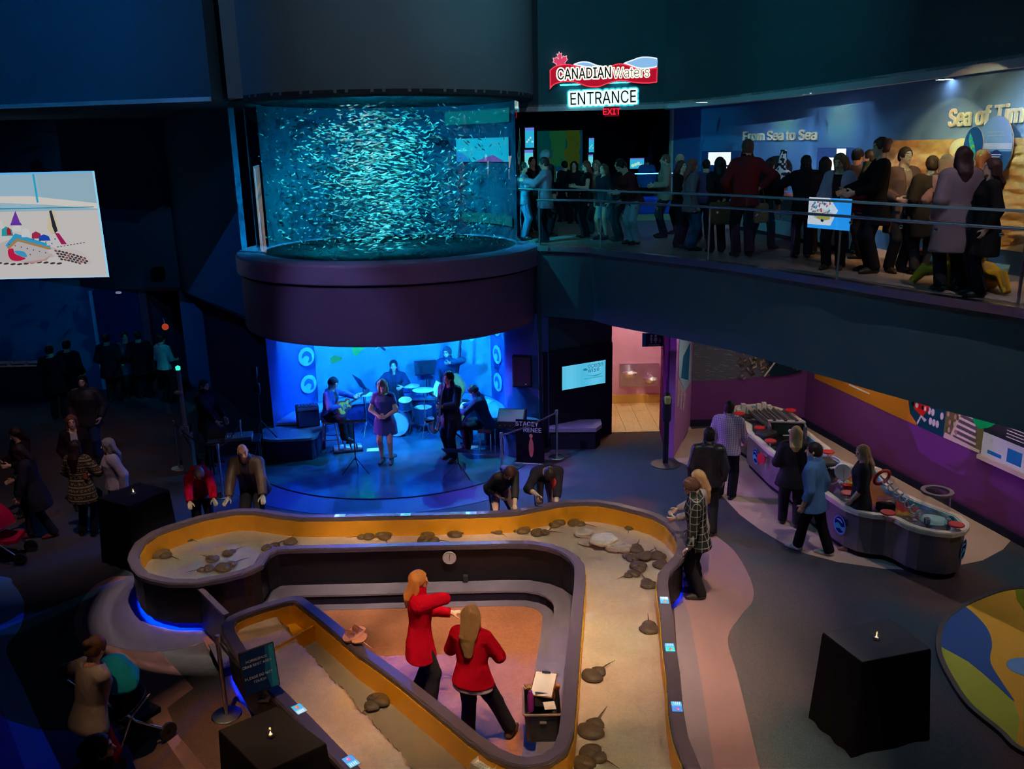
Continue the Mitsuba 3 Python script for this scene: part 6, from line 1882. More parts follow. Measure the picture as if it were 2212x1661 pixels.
# guitar: local x along the neck, z out of the top
def guitar_items():
    out = [(-.17, .0), (-.15, .11), (-.06, .155), (.04, .13), (.11, .10), (.17, .115), (.235, .085), (.225, .045), (.20, .025), (.20, -.025), (.23, -.05), (.235, -.085), (.17, -.115), (.11, -.10), (.04, -.13), (-.06, -.155), (-.15, -.11)]
    b = Polygon(smooth_curve(out, 4))
    return [('body', cat([slab(b.buffer(-.006), -.022, .022), slab(b, -.016, .016)]), solid(s2l(168, 50, 26), .3, .5)), ('top', slab(b.buffer(-.03), .022, .026), solid(s2l(226, 150, 60), .3, .5), False, 'amber sunburst top'),
            ('pickguard', slab(Polygon([(-.02, -.05), (.14, -.05), (.16, -.085), (.0, -.12)]), .026, .029), solid((.02, .02, .02), .4)), ('bridge', bx(-.06, -.04, -.045, .045, .026, .04), 'chrome'), ('pickup', bx(.06, .09, -.04, .04, .026, .034), 'chrome'), ('pickup', bx(.0, .03, -.04, .04, .026, .034), 'chrome'),
            ('neck', rbox(.50, .045, .024, .008, (.43, 0, .022)), solid(s2l(90, 56, 40), .4)), ('headstock', slab(Polygon([(.66, -.025), (.70, -.045), (.84, -.04), (.85, .04), (.70, .045), (.66, .025)]), .012, .028), solid((.02, .02, .02), .3, .5)),
            ('strings', cat([rod((-.05, -.018 + .009 * i, .040), (.66, -.015 + .0075 * i, .042), .0012, 4) for i in range(5)]), 'chrome')]


def frame(o, x, z):
    x = nrm(np.array(x, float))
    z = np.array(z, float)
    z = nrm(z - x * (z @ x))
    M = np.eye(4)
    M[:3, 0], M[:3, 1], M[:3, 2], M[:3, 3] = x, np.cross(z, x), z, o
    return M


_a, _b = _gt.at(*(_gt.wri[0] + _v(-.02, .03, -.02))), _gt.at(*(_gt.wri[1] + _v(.02, .02, -.02)))
_k = thing('electric_guitar', 'red and amber hollow body electric guitar in the hands of the guitarist', 'guitar')
_dirg = nrm(np.array(_b) - np.array(_a))
build(_k, frame(np.array(_a) - _gt.R @ _v(0, .0, .02) + _dirg * .02, _dirg, _gt.R @ _v(.1, 1, .25)), guitar_items())
_k = thing('stool', 'tall wooden stool under the guitarist', 'stool')
_so = (-3.74 - .02, 17.15 - .02, .025)
build(_k, pose(_so), [('seat', lathe([(.01, .60), (.17, .60), (.185, .615), (.18, .645), (.01, .65)], 24), solid(s2l(150, 120, 130), .5), 30)] + [('leg', rod((.12 * x, .12 * y, .61), (.2 * x, .2 * y, .0), .016, 8), solid(s2l(150, 120, 130), .5)) for x, y in ((1, 1), (1, -1), (-1, 1), (-1, -1))] +
      [('rung', rod((.165 * a, .165 * b, .26), (.165 * c, .165 * d, .26), .010, 6), solid(s2l(150, 120, 130), .5)) for a, b, c, d in ((1, 1, 1, -1), (1, -1, -1, -1), (-1, -1, -1, 1), (-1, 1, 1, 1))])
_k = thing('guitar_amplifier', 'guitar amplifier standing on the teal bench left of the guitarist', 'amplifier')
_ao = (*(-4.266,17.229), .5)
build(_k, pose((_ao[0], _ao[1] + .1, .5), 18), [('cabinet', rbox(.46, .26, .44, .02, (0, 0, .22)), solid((.02, .02, .022), .7)), ('grille', rbox(.40, .01, .30, .005, (0, -.132, .18)), solid(s2l(60, 90, 100), .9)), ('panel', rbox(.42, .012, .06, .004, (0, -.13, .39)), 'brushed_steel')] +
      [('knob', lathe([(.012, 0), (.012, .02), (.005, .022)], 8, (-.16 + .065 * i, 0, .44)), solid((.6, .6, .6), .3)) for i in range(6)])
_k = thing('pedal_board', 'board of glittering effect pedals on the stage floor', 'pedal board')
_po = (*(-3.422,17.053), .025)
build(_k, pose(_po, 14), [('tray', rbox(.6, .32, .05, .01, (0, 0, .025)), 'black_metal')] + [('pedal', rbox(.09, .12, .05, .008, (-.24 + .12 * i, -.07 + .14 * j, .075)), solid([(.5, .55, .6), (.1, .2, .3), (.6, .6, .62), (.2, .35, .4)][(i + j) % 4], .3, .5)) for i in range(5) for j in range(2)])

# drum kit
_k = thing('drum_kit', 'drum kit with shining stands and cymbals in front of the drummer', 'drum kit')
_D = pose((-2.52, 18.0, .025), 0)


def drum(x, y, z, r, h, ax=0, shell=(.03, .05, .09)):
    m = lathe([(r, -h / 2), (r, h / 2)], 28)
    M = pose((x, y, z), 0, 0, ax)
    m.apply_transform(M)
    head = lathe([(r * .98, h / 2 + .002), (.01, h / 2 + .004)], 28)
    head.apply_transform(M)
    hoops = []
    for s in (-1, 1):
        g = np.linspace(0, 2 * np.pi, 25)[:-1]
        t_ = tube(np.c_[r * np.cos(g), r * np.sin(g), np.full(24, s * h / 2)], .009, 5, True)
        t_.apply_transform(M)
        hoops.append(t_)
    return [('shell', m, solid(shell, .3, .5), 40), ('drumhead', head, solid((.6, .62, .62))), ('hoop', hoops[0], 'chrome', True), ('hoop', hoops[1], 'chrome', True)]


_it = drum(0, .05, .29, .28, .36, 90) + drum(-.22, .14, .66, .14, .18, 14) + drum(.2, .14, .66, .15, .2, 14) + drum(.56, .3, .36, .2, .34) + drum(-.45, .3, .62, .18, .13)
for _x, _y, _z, _r in ((-.66, .1, .92, .20), (.62, .0, 1.02, .24), (.30, .42, 1.0, .2)):
    _it += [('cymbal', lathe([(.01, .02), (.05, .018), (.06, 0), (_r, -.014), (.06, -.004)], 28, (_x, _y, _z)), solid(s2l(220, 220, 190), .25, .6, .7), 40), ('stand', rod((_x, _y, .2), (_x, _y, _z), .010, 7), 'chrome')]
    _it += [('stand_leg', rod((_x, _y, .32), (_x + .24 * math.cos(a), _y + .24 * math.sin(a), .0), .008, 6), 'chrome') for a in (.3, 2.4, 4.5)]
build(_k, _D, _it)
_k = thing('drum_throne', 'round seat under the drummer', 'stool')
build(_k, pose((-2.6, 18.86, .025)), [('seat', lathe([(.01, .50), (.17, .50), (.17, .56), (.01, .57)], 20), 'black_metal', 30), ('pole', rod((0, 0, .2), (0, 0, .5), .02), 'chrome')] + tripod(.25, .26))
for _i in (0, 1):
    _h = _dm.at(*(_dm.wri[_i] + _dm.hd[_i] * .08))
    one('drumstick', ('right' if _i == 0 else 'left') + ' drumstick in the hand of the drummer', 'drumstick', rod(_h, np.array(_h) + _dm.R @ _v(-.06 + .1 * _i, .32, .10), .008, 6, .005), solid((.7, .65, .5)))

# double bass: z up, y to the back
_k = thing('double_bass', 'orange brown double bass held by the bass player', 'double bass')
_bo = [(0, .0), (.24, .02), (.31, .14), (.32, .28), (.25, .42), (.19, .52), (.20, .62), (.25, .74), (.23, .88), (.14, .99), (.04, 1.08)]
_bp2 = Polygon(smooth_curve(_bo + [(-x, y) for x, y in _bo[::-1][:-1]], 4))
_sl = slab(_bp2, -.09, .09)
_sl2 = slab(_bp2.buffer(-.03), -.105, .105)
_RX = np.array([[1, 0, 0, 0], [0, 0, -1, 0], [0, 1, 0, 0], [0, 0, 0, 1.0]])
for _m in (_sl, _sl2):
    _m.apply_transform(_RX)
_BW = solid(s2l(196, 110, 44), .35, .5)
_bb = _bs.at(-.10, .36, .18)
build(_k, frame(_bb, _bs.R @ _v(1, 0, .10), _bs.R @ _v(-.08, -.20, 1)), [('body', _sl, _BW), ('belly', _sl2, _BW), ('neck', rbox(.05, .06, .86, .015, (0, -.12, 1.42)), solid((.02, .02, .02), .35, .5)), ('fingerboard', rbox(.07, .02, .9, .005, (0, -.15, 1.2)), solid((.015, .014, .014), .3, .5)), ('bridge', rbox(.14, .02, .14, .006, (0, -.13, .46)), solid(s2l(210, 170, 110))),
      ('tailpiece', rbox(.08, .02, .28, .006, (0, -.125, .2)), solid((.02, .02, .02), .3)), ('scroll', lathe([(.01, -.04), (.05, -.03), (.06, .03), (.02, .05)], 14, (0, -.12, 1.90)), solid((.03, .02, .02), .4), 40), ('endpin', rod((0, 0, 0), (0, 0, -.16), .008), 'chrome'), ('strings', cat([rod((-.024 + .016 * i, -.165, .3), (-.015 + .01 * i, -.165, 1.82), .0018, 4) for i in range(4)]), 'chrome')])

# saxophone
_k = thing('saxophone', 'shining saxophone held by the man in the black suit', 'saxophone')
_mo = np.array(_sx.at(*(_sx.hc + _sx.Rh @ _v(0, .12, -.06))))
_q = lambda x, y, z: np.array(_sx.at(x, y, z))
_path = [_mo, _mo + _sx.R @ _v(0, .08, .02), _q(-.02, .30, 1.40), _q(0, .33, 1.2), _q(.03, .34, .95), _q(.06, .36, .76), _q(.07, .43, .68), _q(.08, .52, .74), _q(.08, .55, .88), _q(.08, .58, .96)]
_rad = [.008, .011, .016, .022, .028, .036, .046, .058, .075, .10]
_pc = smooth_curve(_path, 4, False)
_rc = np.interp(np.linspace(0, 1, len(_pc)), np.linspace(0, 1, len(_rad)), _rad)
mat('brass', {'type': 'roughconductor', 'material': 'Al', 'alpha': .2, 'specular_reflectance': rgb(.85, .72, .75)})
part(_k, 'tube', tube(_pc, _rc, 14), 'brass', True)
for _i in range(9):
    _j = 10 + _i * 2
    if _j < len(_pc):
        _mm = trimesh.creation.icosphere(1, .02)
        _mm.apply_translation(_pc[_j] + _sx.R @ _v(.025 * (-1) ** _i, .03, 0))
        part(_k, 'key', _mm, 'chrome', True)
part(_k, 'bell', lathe([(.10, 0), (.105, .008), (.10, .012), (.09, .004), (.02, -.02)], 18, _q(.08, .59, .965)), solid((.02, .02, .025)), 40, label='dark bell opening')

# keyboard and bench
_k = thing('keyboard', 'stage piano on a folding stand before the pianist', 'keyboard')
_ko = _kb.at(0, .52, .74)
_KM = frame(_ko, _kb.R @ _v(1, 0, 0), (0, 0, 1))
build(_k, _KM, [('case', rbox(1.25, .3, .10, .012), solid((.015, .015, .018), .4, .4)), ('keys', rbox(1.12, .13, .02, .004, (0, -.07, .055)), solid((.75, .75, .75), .3)), ('panel', rbox(1.2, .09, .01, .003, (0, .09, .054)), solid((.1, .16, .2), .3, .5))] +
      [('stand_leg', rod((sx * .45, sy * .2, -.05), (-sx * .1, -sy * .22, -.70), .016, 8), 'black_metal') for sx, sy in ((1, 1), (1, -1), (-1, 1), (-1, -1))])
_k = thing('piano_bench', 'black bench under the pianist', 'bench')
build(_k, pose((*_kb.at(0, -.14, .025)[:2], .025), 168 + 90), [('seat', rbox(.5, .3, .08, .02, (0, 0, .44)), solid((.014, .014, .016), .5, .4))] + [('leg', rod((.2 * x, .11 * y, .4), (.2 * x, .11 * y, 0), .014, 6), 'chrome') for x, y in ((1, 1), (1, -1), (-1, 1), (-1, -1))])
# speakers
_k = thing('wedge_speaker', 'wedge shaped stage monitor speaker on the round plinth', 'speaker')
_wp = Polygon([(0, 0), (.42, 0), (.42, .14), (.16, .34), (0, .30)])
_w = slab(_wp, -.27, .27)
_w.apply_transform(_RX)
build(_k, pose((.02, 16.72, .655), -100), [('cabinet', _w, solid((.02, .02, .022), .7)), ('grille', rbox(.30, .50, .012, .004).apply_transform(pose((.295, 0, .245), 0, 37)), solid(s2l(110, 96, 88), .5, .4))] + [('knob', lathe([(.012, 0), (.012, .02), (.004, .022)], 8).apply_transform(pose((.425, -.2 + .1 * i, .08), 0, 90)), 'chrome') for i in range(4)])
_k = thing('loudspeaker', 'black loudspeaker on a pole at the right of the stage', 'speaker')
_lp = (0.236,17.272)
build(_k, pose((*_lp, 0), -10), [('cabinet', rbox(.40, .36, .66, .02, (0, 0, 1.62)), solid((.014, .013, .015), .7)), ('grille', rbox(.36, .01, .60, .01, (0, -.183, 1.62)), solid(s2l(62, 54, 60), .7)), ('badge', rbox(.03, .004, .02, .002, (.08, -.19, 1.36)), solid((.8, .8, .8), .3)), ('pole', rod((0, 0, .3), (0, 0, 1.3), .02), 'black_metal')] + tripod(.7, .42))
# stage lamp on a tripod at the left
_k = thing('stage_lamp', 'slim stage lamp with a bright strip on a black tripod left of the stage', 'stage lamp')
_tp = (-4.994,16.474)
build(_k, pose((*_tp, 0)), [('pole', rod((0, 0, .2), (0, 0, 1.95), .018), 'black_metal'), ('head', rbox(.10, .10, .22, .02, (0, 0, 1.55)), 'black_metal'), ('head', rbox(.12, .10, .2, .02, (-.03, 0, 1.9)), 'black_metal'), ('crossbar', rod((-.2, 0, 1.75), (.2, 0, 1.75), .012), 'black_metal')] + tripod(.9, .62, .4))
_m = rbox(.02, .012, .16, .004, (_tp[0] + .05, _tp[1] - .055, 1.55))
part(_k, 'light_strip', glow(mikit.ply(_m, 'screen_face'), (5.5, 4.5, 12)), None, label='glowing violet white strip')
_k = thing('fog_machine', 'yellow and green lit gadget with a coiled cable on the floor left of the stage', 'stage device')
build(_k, pose((*(-4.835,16.872), 0), 20), [('box', rbox(.3, .22, .12, .02, (0, 0, .06)), 'black_metal'), ('lamp', rbox(.2, .012, .05, .006, (0, -.112, .07)), solid(s2l(190, 220, 60), .4)), ('cable', tube([(.15 + .1 * math.cos(a), .05 + .1 * math.sin(a), .02 + .004 * a) for a in np.linspace(0, 14, 50)], .008, 5), solid((.6, .62, .6)), True)])
# papers, bottle
for _i, (_px, _a, _l) in enumerate((((-0.995,17.042), 20, 'sheet of paper on the stage floor behind the saxophonist'), ((-0.875,17.15), -12, 'second sheet of paper half under the first on the stage floor'), ((-2.883,17.046), 5, 'small white set list on the floor beside the singer'))):
    one('paper', _l, 'paper', bx(-.15, .15, -.1, .1, 0, .002).apply_transform(pose((*_px, .027 + .003 * _i), _a)), solid((.7, .72, .7)))
one('paper', 'white sheets lying on the counter behind the drum kit', 'paper', bx(-.2, .2, -.1, .1, 0, .004).apply_transform(pose((-1.35, 18.95, .583), 8)), solid((.7, .72, .7)))
one('paper', 'white sheets on the counter right of the pianist', 'paper', bx(-.15, .15, -.1, .1, 0, .004).apply_transform(pose((-.55, 18.55, .583), 60)), solid((.7, .72, .7)))
# poster by the chain
_k = thing('poster_stand', 'dark roll up poster naming the singer beside the barrier chain', 'poster')
_o = np.array([*(0.331,16.076), 0.0])
_u = np.array([.97, -.22, 0])
_pl = plane_place(_o + np.array([0, .0, .05]), _u)
build(_k, frame(_o, _u, (0, 0, 1)), [('foot', rbox(.66, .14, .05, .01, (.02, 0, .025)), 'brushed_steel'), ('sheet', bx(-.28, .28, -.006, .0, .05, .92), solid((.012, .012, .016), .5))])
_sh = Sheet(lambda a, b, l: _pl(a, b, l + .008))
_sh.add(sbox(-.28, 0, .28, .87), s2l(24, 20, 30))
_sh.add(circle(.02, .30, .05, 16, .20), s2l(200, 110, 96))
_sh.add(circle(.02, .54, .035, 14, .045), s2l(220, 150, 120))
_sh.add(textpoly('STACEY', .085, True, (-.06, .74), True), s2l(230, 224, 236), .002)
_sh.add(textpoly('RENEE', .085, True, (.05, .62), True), s2l(230, 224, 236), .002)
part(_k, 'print', _sh.ply('print'), None)
# desk with gear behind the barrier
_k = thing('mixing_desk', 'small mixing desk with scattered blue lit gear beside the man in the black suit', 'mixing desk')
_mo = (*(-5.314,15.733), 0)
build(_k, pose(_mo, 12), [('top', rbox(1.0, .5, .04, .01, (0, 0, .74)), 'black_metal'), ('mixer', rbox(.5, .38, .08, .01, (.1, 0, .80)), solid((.1, .12, .16), .4, .5)), ('laptop', cat([rbox(.34, .24, .016, .006, (-.3, -.05, .77)), rbox(.34, .012, .22, .004, (-.3, .08, .88))]), solid((.05, .06, .08), .4))] +
      [('leg', rod((.45 * x, .2 * y, .73), (.45 * x, .2 * y, 0), .02, 6), 'black_metal') for x, y in ((1, 1), (1, -1), (-1, 1), (-1, -1))] + [('fader', bx(-.1 + .05 * i, -.085 + .05 * i, -.1, -.06, .84, .86), solid((.7, .75, .8), .3)) for i in range(6)])
one('cable_heap', 'heap of folded dark cloth and cable on the floor beside the mixing desk', 'cloth', rock(9, .42, .26, .22).apply_transform(pose((*(-5.822,17.81), .08))), solid(s2l(50, 70, 120), .8), True)
# grey mast
_k = thing('light_mast', 'tall grey mast with a small green lamp on top, left of the stage', 'mast')
_mo = (-6.345,16.086)
_zt = 2.05
build(_k, pose((*_mo, 0)), [('foot', rbox(.22, .18, .80, .02, (0, 0, .40)), solid(s2l(90, 96, 106), .6)), ('box', rbox(.2, .18, .16, .02, (0, 0, .88)), 'chrome'), ('pole', rod((0, 0, .95), (.0, 0, _zt), .045, 12), solid(s2l(120, 122, 132), .5)), ('collar', rbox(.14, .12, .06, .02, (-.03, -.03, 1.62)), solid(s2l(140, 140, 150), .5))])
part(_k, 'lamp', glow(mikit.ply(lathe([(.01, 0), (.045, .01), (.045, .07), (.01, .09)], 14, (_mo[0], _mo[1], _zt)), 'screen_face'), (.05, 1.2, .7)), None, label='green lamp')

# ---------------------------------------------------------------- room under the gallery
_WT = Polygon([(4.638,17.319),(4.863,17.404),(5.156,17.417),(5.438,17.193),(5.583,16.952),(5.651,16.691),(5.701,16.195),(5.552,15.768),(5.643,14.619),(5.507,14.241),(5.726,13.724),(5.959,13.8),(6.112,13.548),(5.941,12.701),(6.13,12.226),(6.334,11.865),(6.464,11.623),(6.448,11.382),(6.39,11.244),(6.25,11.082),(6.031,11.003),(5.827,11.058),(5.649,11.173),(5.538,11.317),(5.459,11.544),(5.382,11.646),(5.217,11.687),(5.038,11.797),(4.906,12.008),(4.853,12.222),(4.813,12.424),(4.691,13.087),(4.663,13.832),(4.509,14.518),(4.414,15.675),(4.511,16.041),(4.414,16.436),(4.4,16.94)]).buffer(0)
_k = thing('water_table', 'long winding water play table with cream rim and teal basin', 'water table')
mat('table_side', {'type': 'principled', 'base_color': rgb(s2l(122, 112, 122)), 'roughness': .35, 'metallic': .4})
part(_k, 'side', slab(_WT.buffer(-.05), .10, .68), 'table_side')
part(_k, 'plinth', slab(_WT.buffer(-.10), .004, .10), solid((.02, .02, .025)))
_in = _WT.buffer(-.11)
part(_k, 'rim', cat([slab(_WT.difference(_in), .68, .735), slab(_WT.buffer(-.012).difference(_in.buffer(.012)), .735, .745)]), solid(s2l(222, 206, 188), .5, .4))
part(_k, 'basin', cat([slab(_in, .66, .67), slab(_in.difference(_in.buffer(-.015)), .66, .735)]), solid(s2l(110, 196, 200), .5, .4))
_m = slab(_in.buffer(-.02), .690, .692)
one('table_water', 'thin sheet of water in the teal basin of the water table', 'water', _m, 'pane')
# red hand wheels
for _p, _z, _l in (((4.486,16.449), 0.84, 'red hand wheel at the back left corner of the water table'),
                    ((5.549,16.593), 0.84, 'red hand wheel on the back right rim of the water table'),
                    ((4.648,15.583), 0.82, 'red hand wheel above the dark machine of the water table'),
                    ((4.629,14.832), 0.82, 'red hand wheel left of the woman in black'),
                    ((5.442,14.188), 0.82, 'red hand wheel right of the man in denim'),
                    ((5.499,13.091), 0.80, 'small red wheel behind the fair haired woman'),
                    ((5.069,12.297), 0.84, 'red hand wheel under the hand of the fair haired woman'),
                    ((5.38,11.595), 0.82, 'red hand wheel before the blue lit part of the water table'),
                    ((6.142,11.141), 0.82, 'dark red hand wheel at the rounded end of the water table')):
    _k = wp('water_table', 'hand_wheel', _l)
    part(_k, 'disc', lathe([(.01, -.012), (.10, -.012), (.108, 0), (.10, .012), (.01, .014)], 22, (*_p, _z)), solid(s2l(196, 34, 40), .45, .4), 35)
    part(_k, 'stem', rod((*_p, .69), (*_p, _z), .012, 8), 'chrome')

_k = wp('water_table', 'hand_wheel', 'upright red wheel on the outer side of the water table')
_p = np.array([*(4.525,14.706), .55])
_d = np.array([-.86, -.5, 0])
part(_k, 'disc', rod(_p + _d * .10, _p + _d * .12, .10, 20), solid(s2l(196, 34, 40), .45, .4))
part(_k, 'axle', rod(_p - _d * .12, _p + _d * .10, .014, 8), 'chrome')
_k = wp('water_table', 'spoked_wheel', 'pale wheel under the red one at the corner of the water table')
_p = np.array([*(4.608,14.642), .36])
_g = np.linspace(0, 2 * np.pi, 19)[:-1]
_e = np.array([.5, -.86, 0])
part(_k, 'ring', tube(_p + np.cos(_g)[:, None] * _e * .12 + np.sin(_g)[:, None] * np.array([0, 0, .12]), .016, 6, True), solid(s2l(210, 205, 200), .4, .4), True)
part(_k, 'spoke', cat([rod(_p - (math.cos(a) * _e + math.sin(a) * np.array([0, 0, 1.])) * .12, _p + (math.cos(a) * _e + math.sin(a) * np.array([0, 0, 1.])) * .12, .007, 5) for a in (0, 1.05, 2.1)]), solid(s2l(210, 205, 200), .4, .4))


for _i, _p in enumerate(((4.875,16.406), (5.072,16.454), (5.279,16.501), (5.458,16.396))):
    _m = rbox(.13, .62, .03, .008).apply_transform(np.array(T().translate([_p[0], _p[1], .74]).rotate([0, 0, 1], 16).rotate([1, 0, 0], 10).matrix, float).reshape(4, 4))
    _k = wp('water_table', 'water_chute', ('first', 'second', 'third', 'fourth')[_i] + ' dark sloping chute from the left at the back of the water table')
    part(_k, 'floor', _m, solid(s2l(60, 58, 58), .4, .4))
    for _s in (-1, 1):
        part(_k, 'side', rbox(.014, .62, .06, .004).apply_transform(np.array(T().translate([_p[0], _p[1], .76]).rotate([0, 0, 1], 16).rotate([1, 0, 0], 10).translate([.065 * _s, 0, .01]).matrix, float).reshape(4, 4)), solid(s2l(120, 116, 112), .4, .4))
for _p, _n, _l in (((4.802,16.751), 5, 'cluster of little white towers left of the chutes'), ((5.131,16.823), 3, 'small white tower group in the middle behind the chutes')):
    _k = wp('water_table', 'model_town', _l)
    for _j in range(_n):
        part(_k, 'tower', rbox(.09, .09, .10 + .05 * ((_j * 2) % 3), .006, (_p[0] + .1 * _j - .05 * _n, _p[1] + .03 * (_j % 2), .74 + .05 + .025 * ((_j * 2) % 3))), solid(s2l(205, 200, 192), .6))
part('water_table', 'dark_machine', rbox(.36, .26, .12, .03).apply_transform(np.array(T().translate([*(4.721,15.401), .75]).rotate([0, 0, 1], 38).matrix, float).reshape(4, 4)), solid((.03, .028, .03), .35, .5), label='dark machine block')
_k = wp('water_table', 'lock_box', 'grey open front box with a small white lever in the middle of the water table')
_p = np.array([*(5.121,15.445), 0])
for _n, _s, _c, _m in (('back', (.66, .03, .26), (0, .16, .80), solid(s2l(120, 118, 120), .5)), ('side', (.03, .34, .26), (-.32, 0, .80), solid(s2l(110, 108, 110), .5)), ('side', (.03, .34, .26), (.32, 0, .80), solid(s2l(110, 108, 110), .5)), ('top', (.68, .12, .03), (0, .11, .94), solid(s2l(150, 146, 148), .5)), ('screen', (.5, .01, .2), (.02, .10, .79), solid((.03, .05, .05), .3))):
    part(_k, _n, rbox(*_s, .006).apply_transform(np.array(T().translate(_p.tolist()).rotate([0, 0, 1], -10).translate(list(_c)).matrix, float).reshape(4, 4)), _m)
for _j in (-.2, 0, .2):
    part(_k, 'knob', lathe([(.03, 0), (.03, .02), (.01, .03)], 12, (_p[0] + _j, _p[1] + .12 - _j * .17, .955)), solid((.03, .02, .02), .4))
part(_k, 'lever', cat([rod(_p + [-.1, -.1, .74], _p + [.06, -.1, .74], .012, 6), trimesh.creation.icosphere(2, .04).apply_translation(_p + [.03, -.1, .82]), rod(_p + [.03, -.1, .74], _p + [.03, -.1, .82], .01, 6)]), solid((.75, .75, .75), .3), True, label='white lever')
_k = wp('water_table', 'striped_sluice', 'black and white striped curved sluice behind the man in denim')
_p = np.array([*(5.244,13.646), .7])
for _j in range(4):
    _a = np.linspace(-.5, 1.2, 12)
    _r = .22 + .07 * _j
    part(_k, 'step', tube(_p + np.c_[_r * np.cos(_a) - .2, -_r * np.sin(_a) * .9 + .1, np.full(12, .02 + .035 * _j)], .022, 6), solid((.75, .74, .72), .4) if _j % 2 else solid((.012, .012, .014), .4), True)
part(_k, 'block', rbox(.4, .36, .12, .03, (_p[0] - .05, _p[1] + .12, .77)), solid((.015, .015, .017), .4, .4))
_k = wp('water_table', 'paddle_wheel', 'upright white paddle disc on a post in the basin')
_p = np.array([*(5.247,12.999), .92])
part(_k, 'disc', rod(_p + [.02, .05, 0], _p + [-.01, -.03, .0], .13, 22), solid((.72, .72, .70), .4))
part(_k, 'post', rod(_p + [0, -.03, -.24], _p + [0, -.03, .06], .014, 8), 'chrome')
part(_k, 'flower', cat([trimesh.creation.icosphere(1, .035).apply_translation(_p + [.06 * math.cos(a), -.05 + .06 * math.sin(a), -.16]) for a in np.arange(5) * 1.257]), solid((.7, .66, .55), .4), True)
_k = thing('toy_boat', 'red toy boat with a yellow deck beside the fair haired woman', 'toy boat')
_p = np.array([*(5.338,12.773), .72])
_hull = Polygon(smooth_curve([(-.16, 0), (-.1, .06), (.08, .06), (.17, 0), (.08, -.06), (-.1, -.06)], 3))
part(_k, 'hull', slab(_hull, 0, .06).apply_translation(_p), solid(s2l(205, 34, 36), .4))
part(_k, 'deck', rbox(.14, .07, .04, .01, _p + [-.02, 0, .08]), solid(s2l(220, 180, 50), .4))
_k = wp('water_table', 'water_screw', 'clear slanting tube with an inner screw and a red wheel at its upper end')
_a, _b = np.array([*(5.647,12.334), 1.0]), np.array([*(5.862,11.654), .74])
_cyl = tube([_a, _b], .085, 18)
part(_k, 'tube', _cyl, 'pane', True)
_t = np.linspace(0, 1, 70)
_ax = nrm(_b - _a)
_s1 = nrm(np.cross(_ax, [0, 0, 1]))
_s2 = np.cross(_ax, _s1)
part(_k, 'screw', tube(_a + _t[:, None] * (_b - _a) + .06 * (np.cos(_t * 38)[:, None] * _s1 + np.sin(_t * 38)[:, None] * _s2), .012, 5), solid((.7, .75, .76), .3, .5), True)
part(_k, 'axle', rod(_a - _ax * .14, _b, .012, 7), 'chrome')
_g = np.linspace(0, 2 * np.pi, 21)[:-1]
part(_k, 'wheel', tube(_a - _ax * .10 + .13 * (np.cos(_g)[:, None] * _s1 + np.sin(_g)[:, None] * _s2), .026, 7, True), solid(s2l(176, 44, 34), .45, .4), True, label='red ring wheel')
_k = wp('water_table', 'blue_lit_box', 'bright blue lit box with a clear lid near the rim of the water table')
_p = np.array([*(5.492,11.892), .70])
_m = rbox(.24, .16, .12, .02, _p + [0, .04, .06])
part(_k, 'lamp', glow(mikit.ply(_m, 'screen_face'), (.02, .16, 1.6), .3), None)
part(_k, 'lid', lathe([(.12, .15), (.13, .16), (.12, .18), (.01, .18)], 20, _p + [0, .06, 0]), 'pane', 30)
_k = wp('water_table', 'clear_cylinder', 'big clear cylinder with a grey ring at the rounded table end')
_p = (6.048,11.575)
part(_k, 'wall', ribbon([(_p[0] + .19 * math.cos(a), _p[1] + .19 * math.sin(a)) for a in np.linspace(0, 2 * np.pi, 33)], .70, 1.14), 'pane', True)
part(_k, 'ring', lathe([(.16, 1.12), (.22, 1.12), (.225, 1.135), (.22, 1.155), (.16, 1.155), (.16, 1.12)], 32, (*_p, 0), False), solid(s2l(120, 100, 112), .5, .4), 35)
part(_k, 'foot', lathe([(.2, .68), (.2, .70), (.01, .70)], 28, (*_p, 0)), solid(s2l(150, 190, 190), .4))
part(_k, 'clamp', cat([rbox(.07, .07, .09, .01, (_p[0] + x, _p[1] + y, .74)) for x, y in ((-.16, -.12), (.12, -.16))]), 'chrome')
# round emblems on the table side
for _c, _n, _l in (((4.569,15.19), (-.88, -.48), 'blue round emblem on the left side of the water table'), ((5.14,12.175), (-.62, -.78), 'blue round emblem on the table side next to the woman in jeans'), ((6.203,11.333), (.05, -1), 'blue round emblem at the rounded end of the water table')):
    _e = _WT.buffer(-.05).exterior
    _s = _e.project(Point(_c))
    _q = np.array(_e.interpolate(_s).coords[0])
    _q1, _q0 = np.array(_e.interpolate(_s + .02).coords[0]), np.array(_e.interpolate(_s - .02).coords[0])
    _tt = nrm(_q1 - _q0)
    _nn = np.array([_tt[1], -_tt[0]])
    if _WT.contains(Point(_q + _nn * .2)):
        _nn = -_nn
    _tt = np.array([-_nn[1], _nn[0]])
    _k = wp('water_table', 'emblem', _l)
    _sh = Sheet(plane_place(np.array([*_q, .40]) + np.array([*_nn, 0]) * .02, (*_tt, 0)))
    _sh.add(circle(0, 0, .15, 28), s2l(120, 150, 210), .001)
    _sh.add(circle(0, .005, .125, 28), s2l(20, 44, 110), .002)
    _sh.add(smooth_curve([(-.12, -.02), (-.03, .03), (.05, -.01), (.12, .01), (.10, -.07), (.0, -.05), (-.1, -.08)], 4), s2l(70, 180, 200), .003)
    _sh.add(smooth_curve([(-.09, .07), (0, .1), (.08, .05), (0, .065)], 4), s2l(170, 200, 230), .003)
    part(_k, 'print', _sh.ply('print'), None)

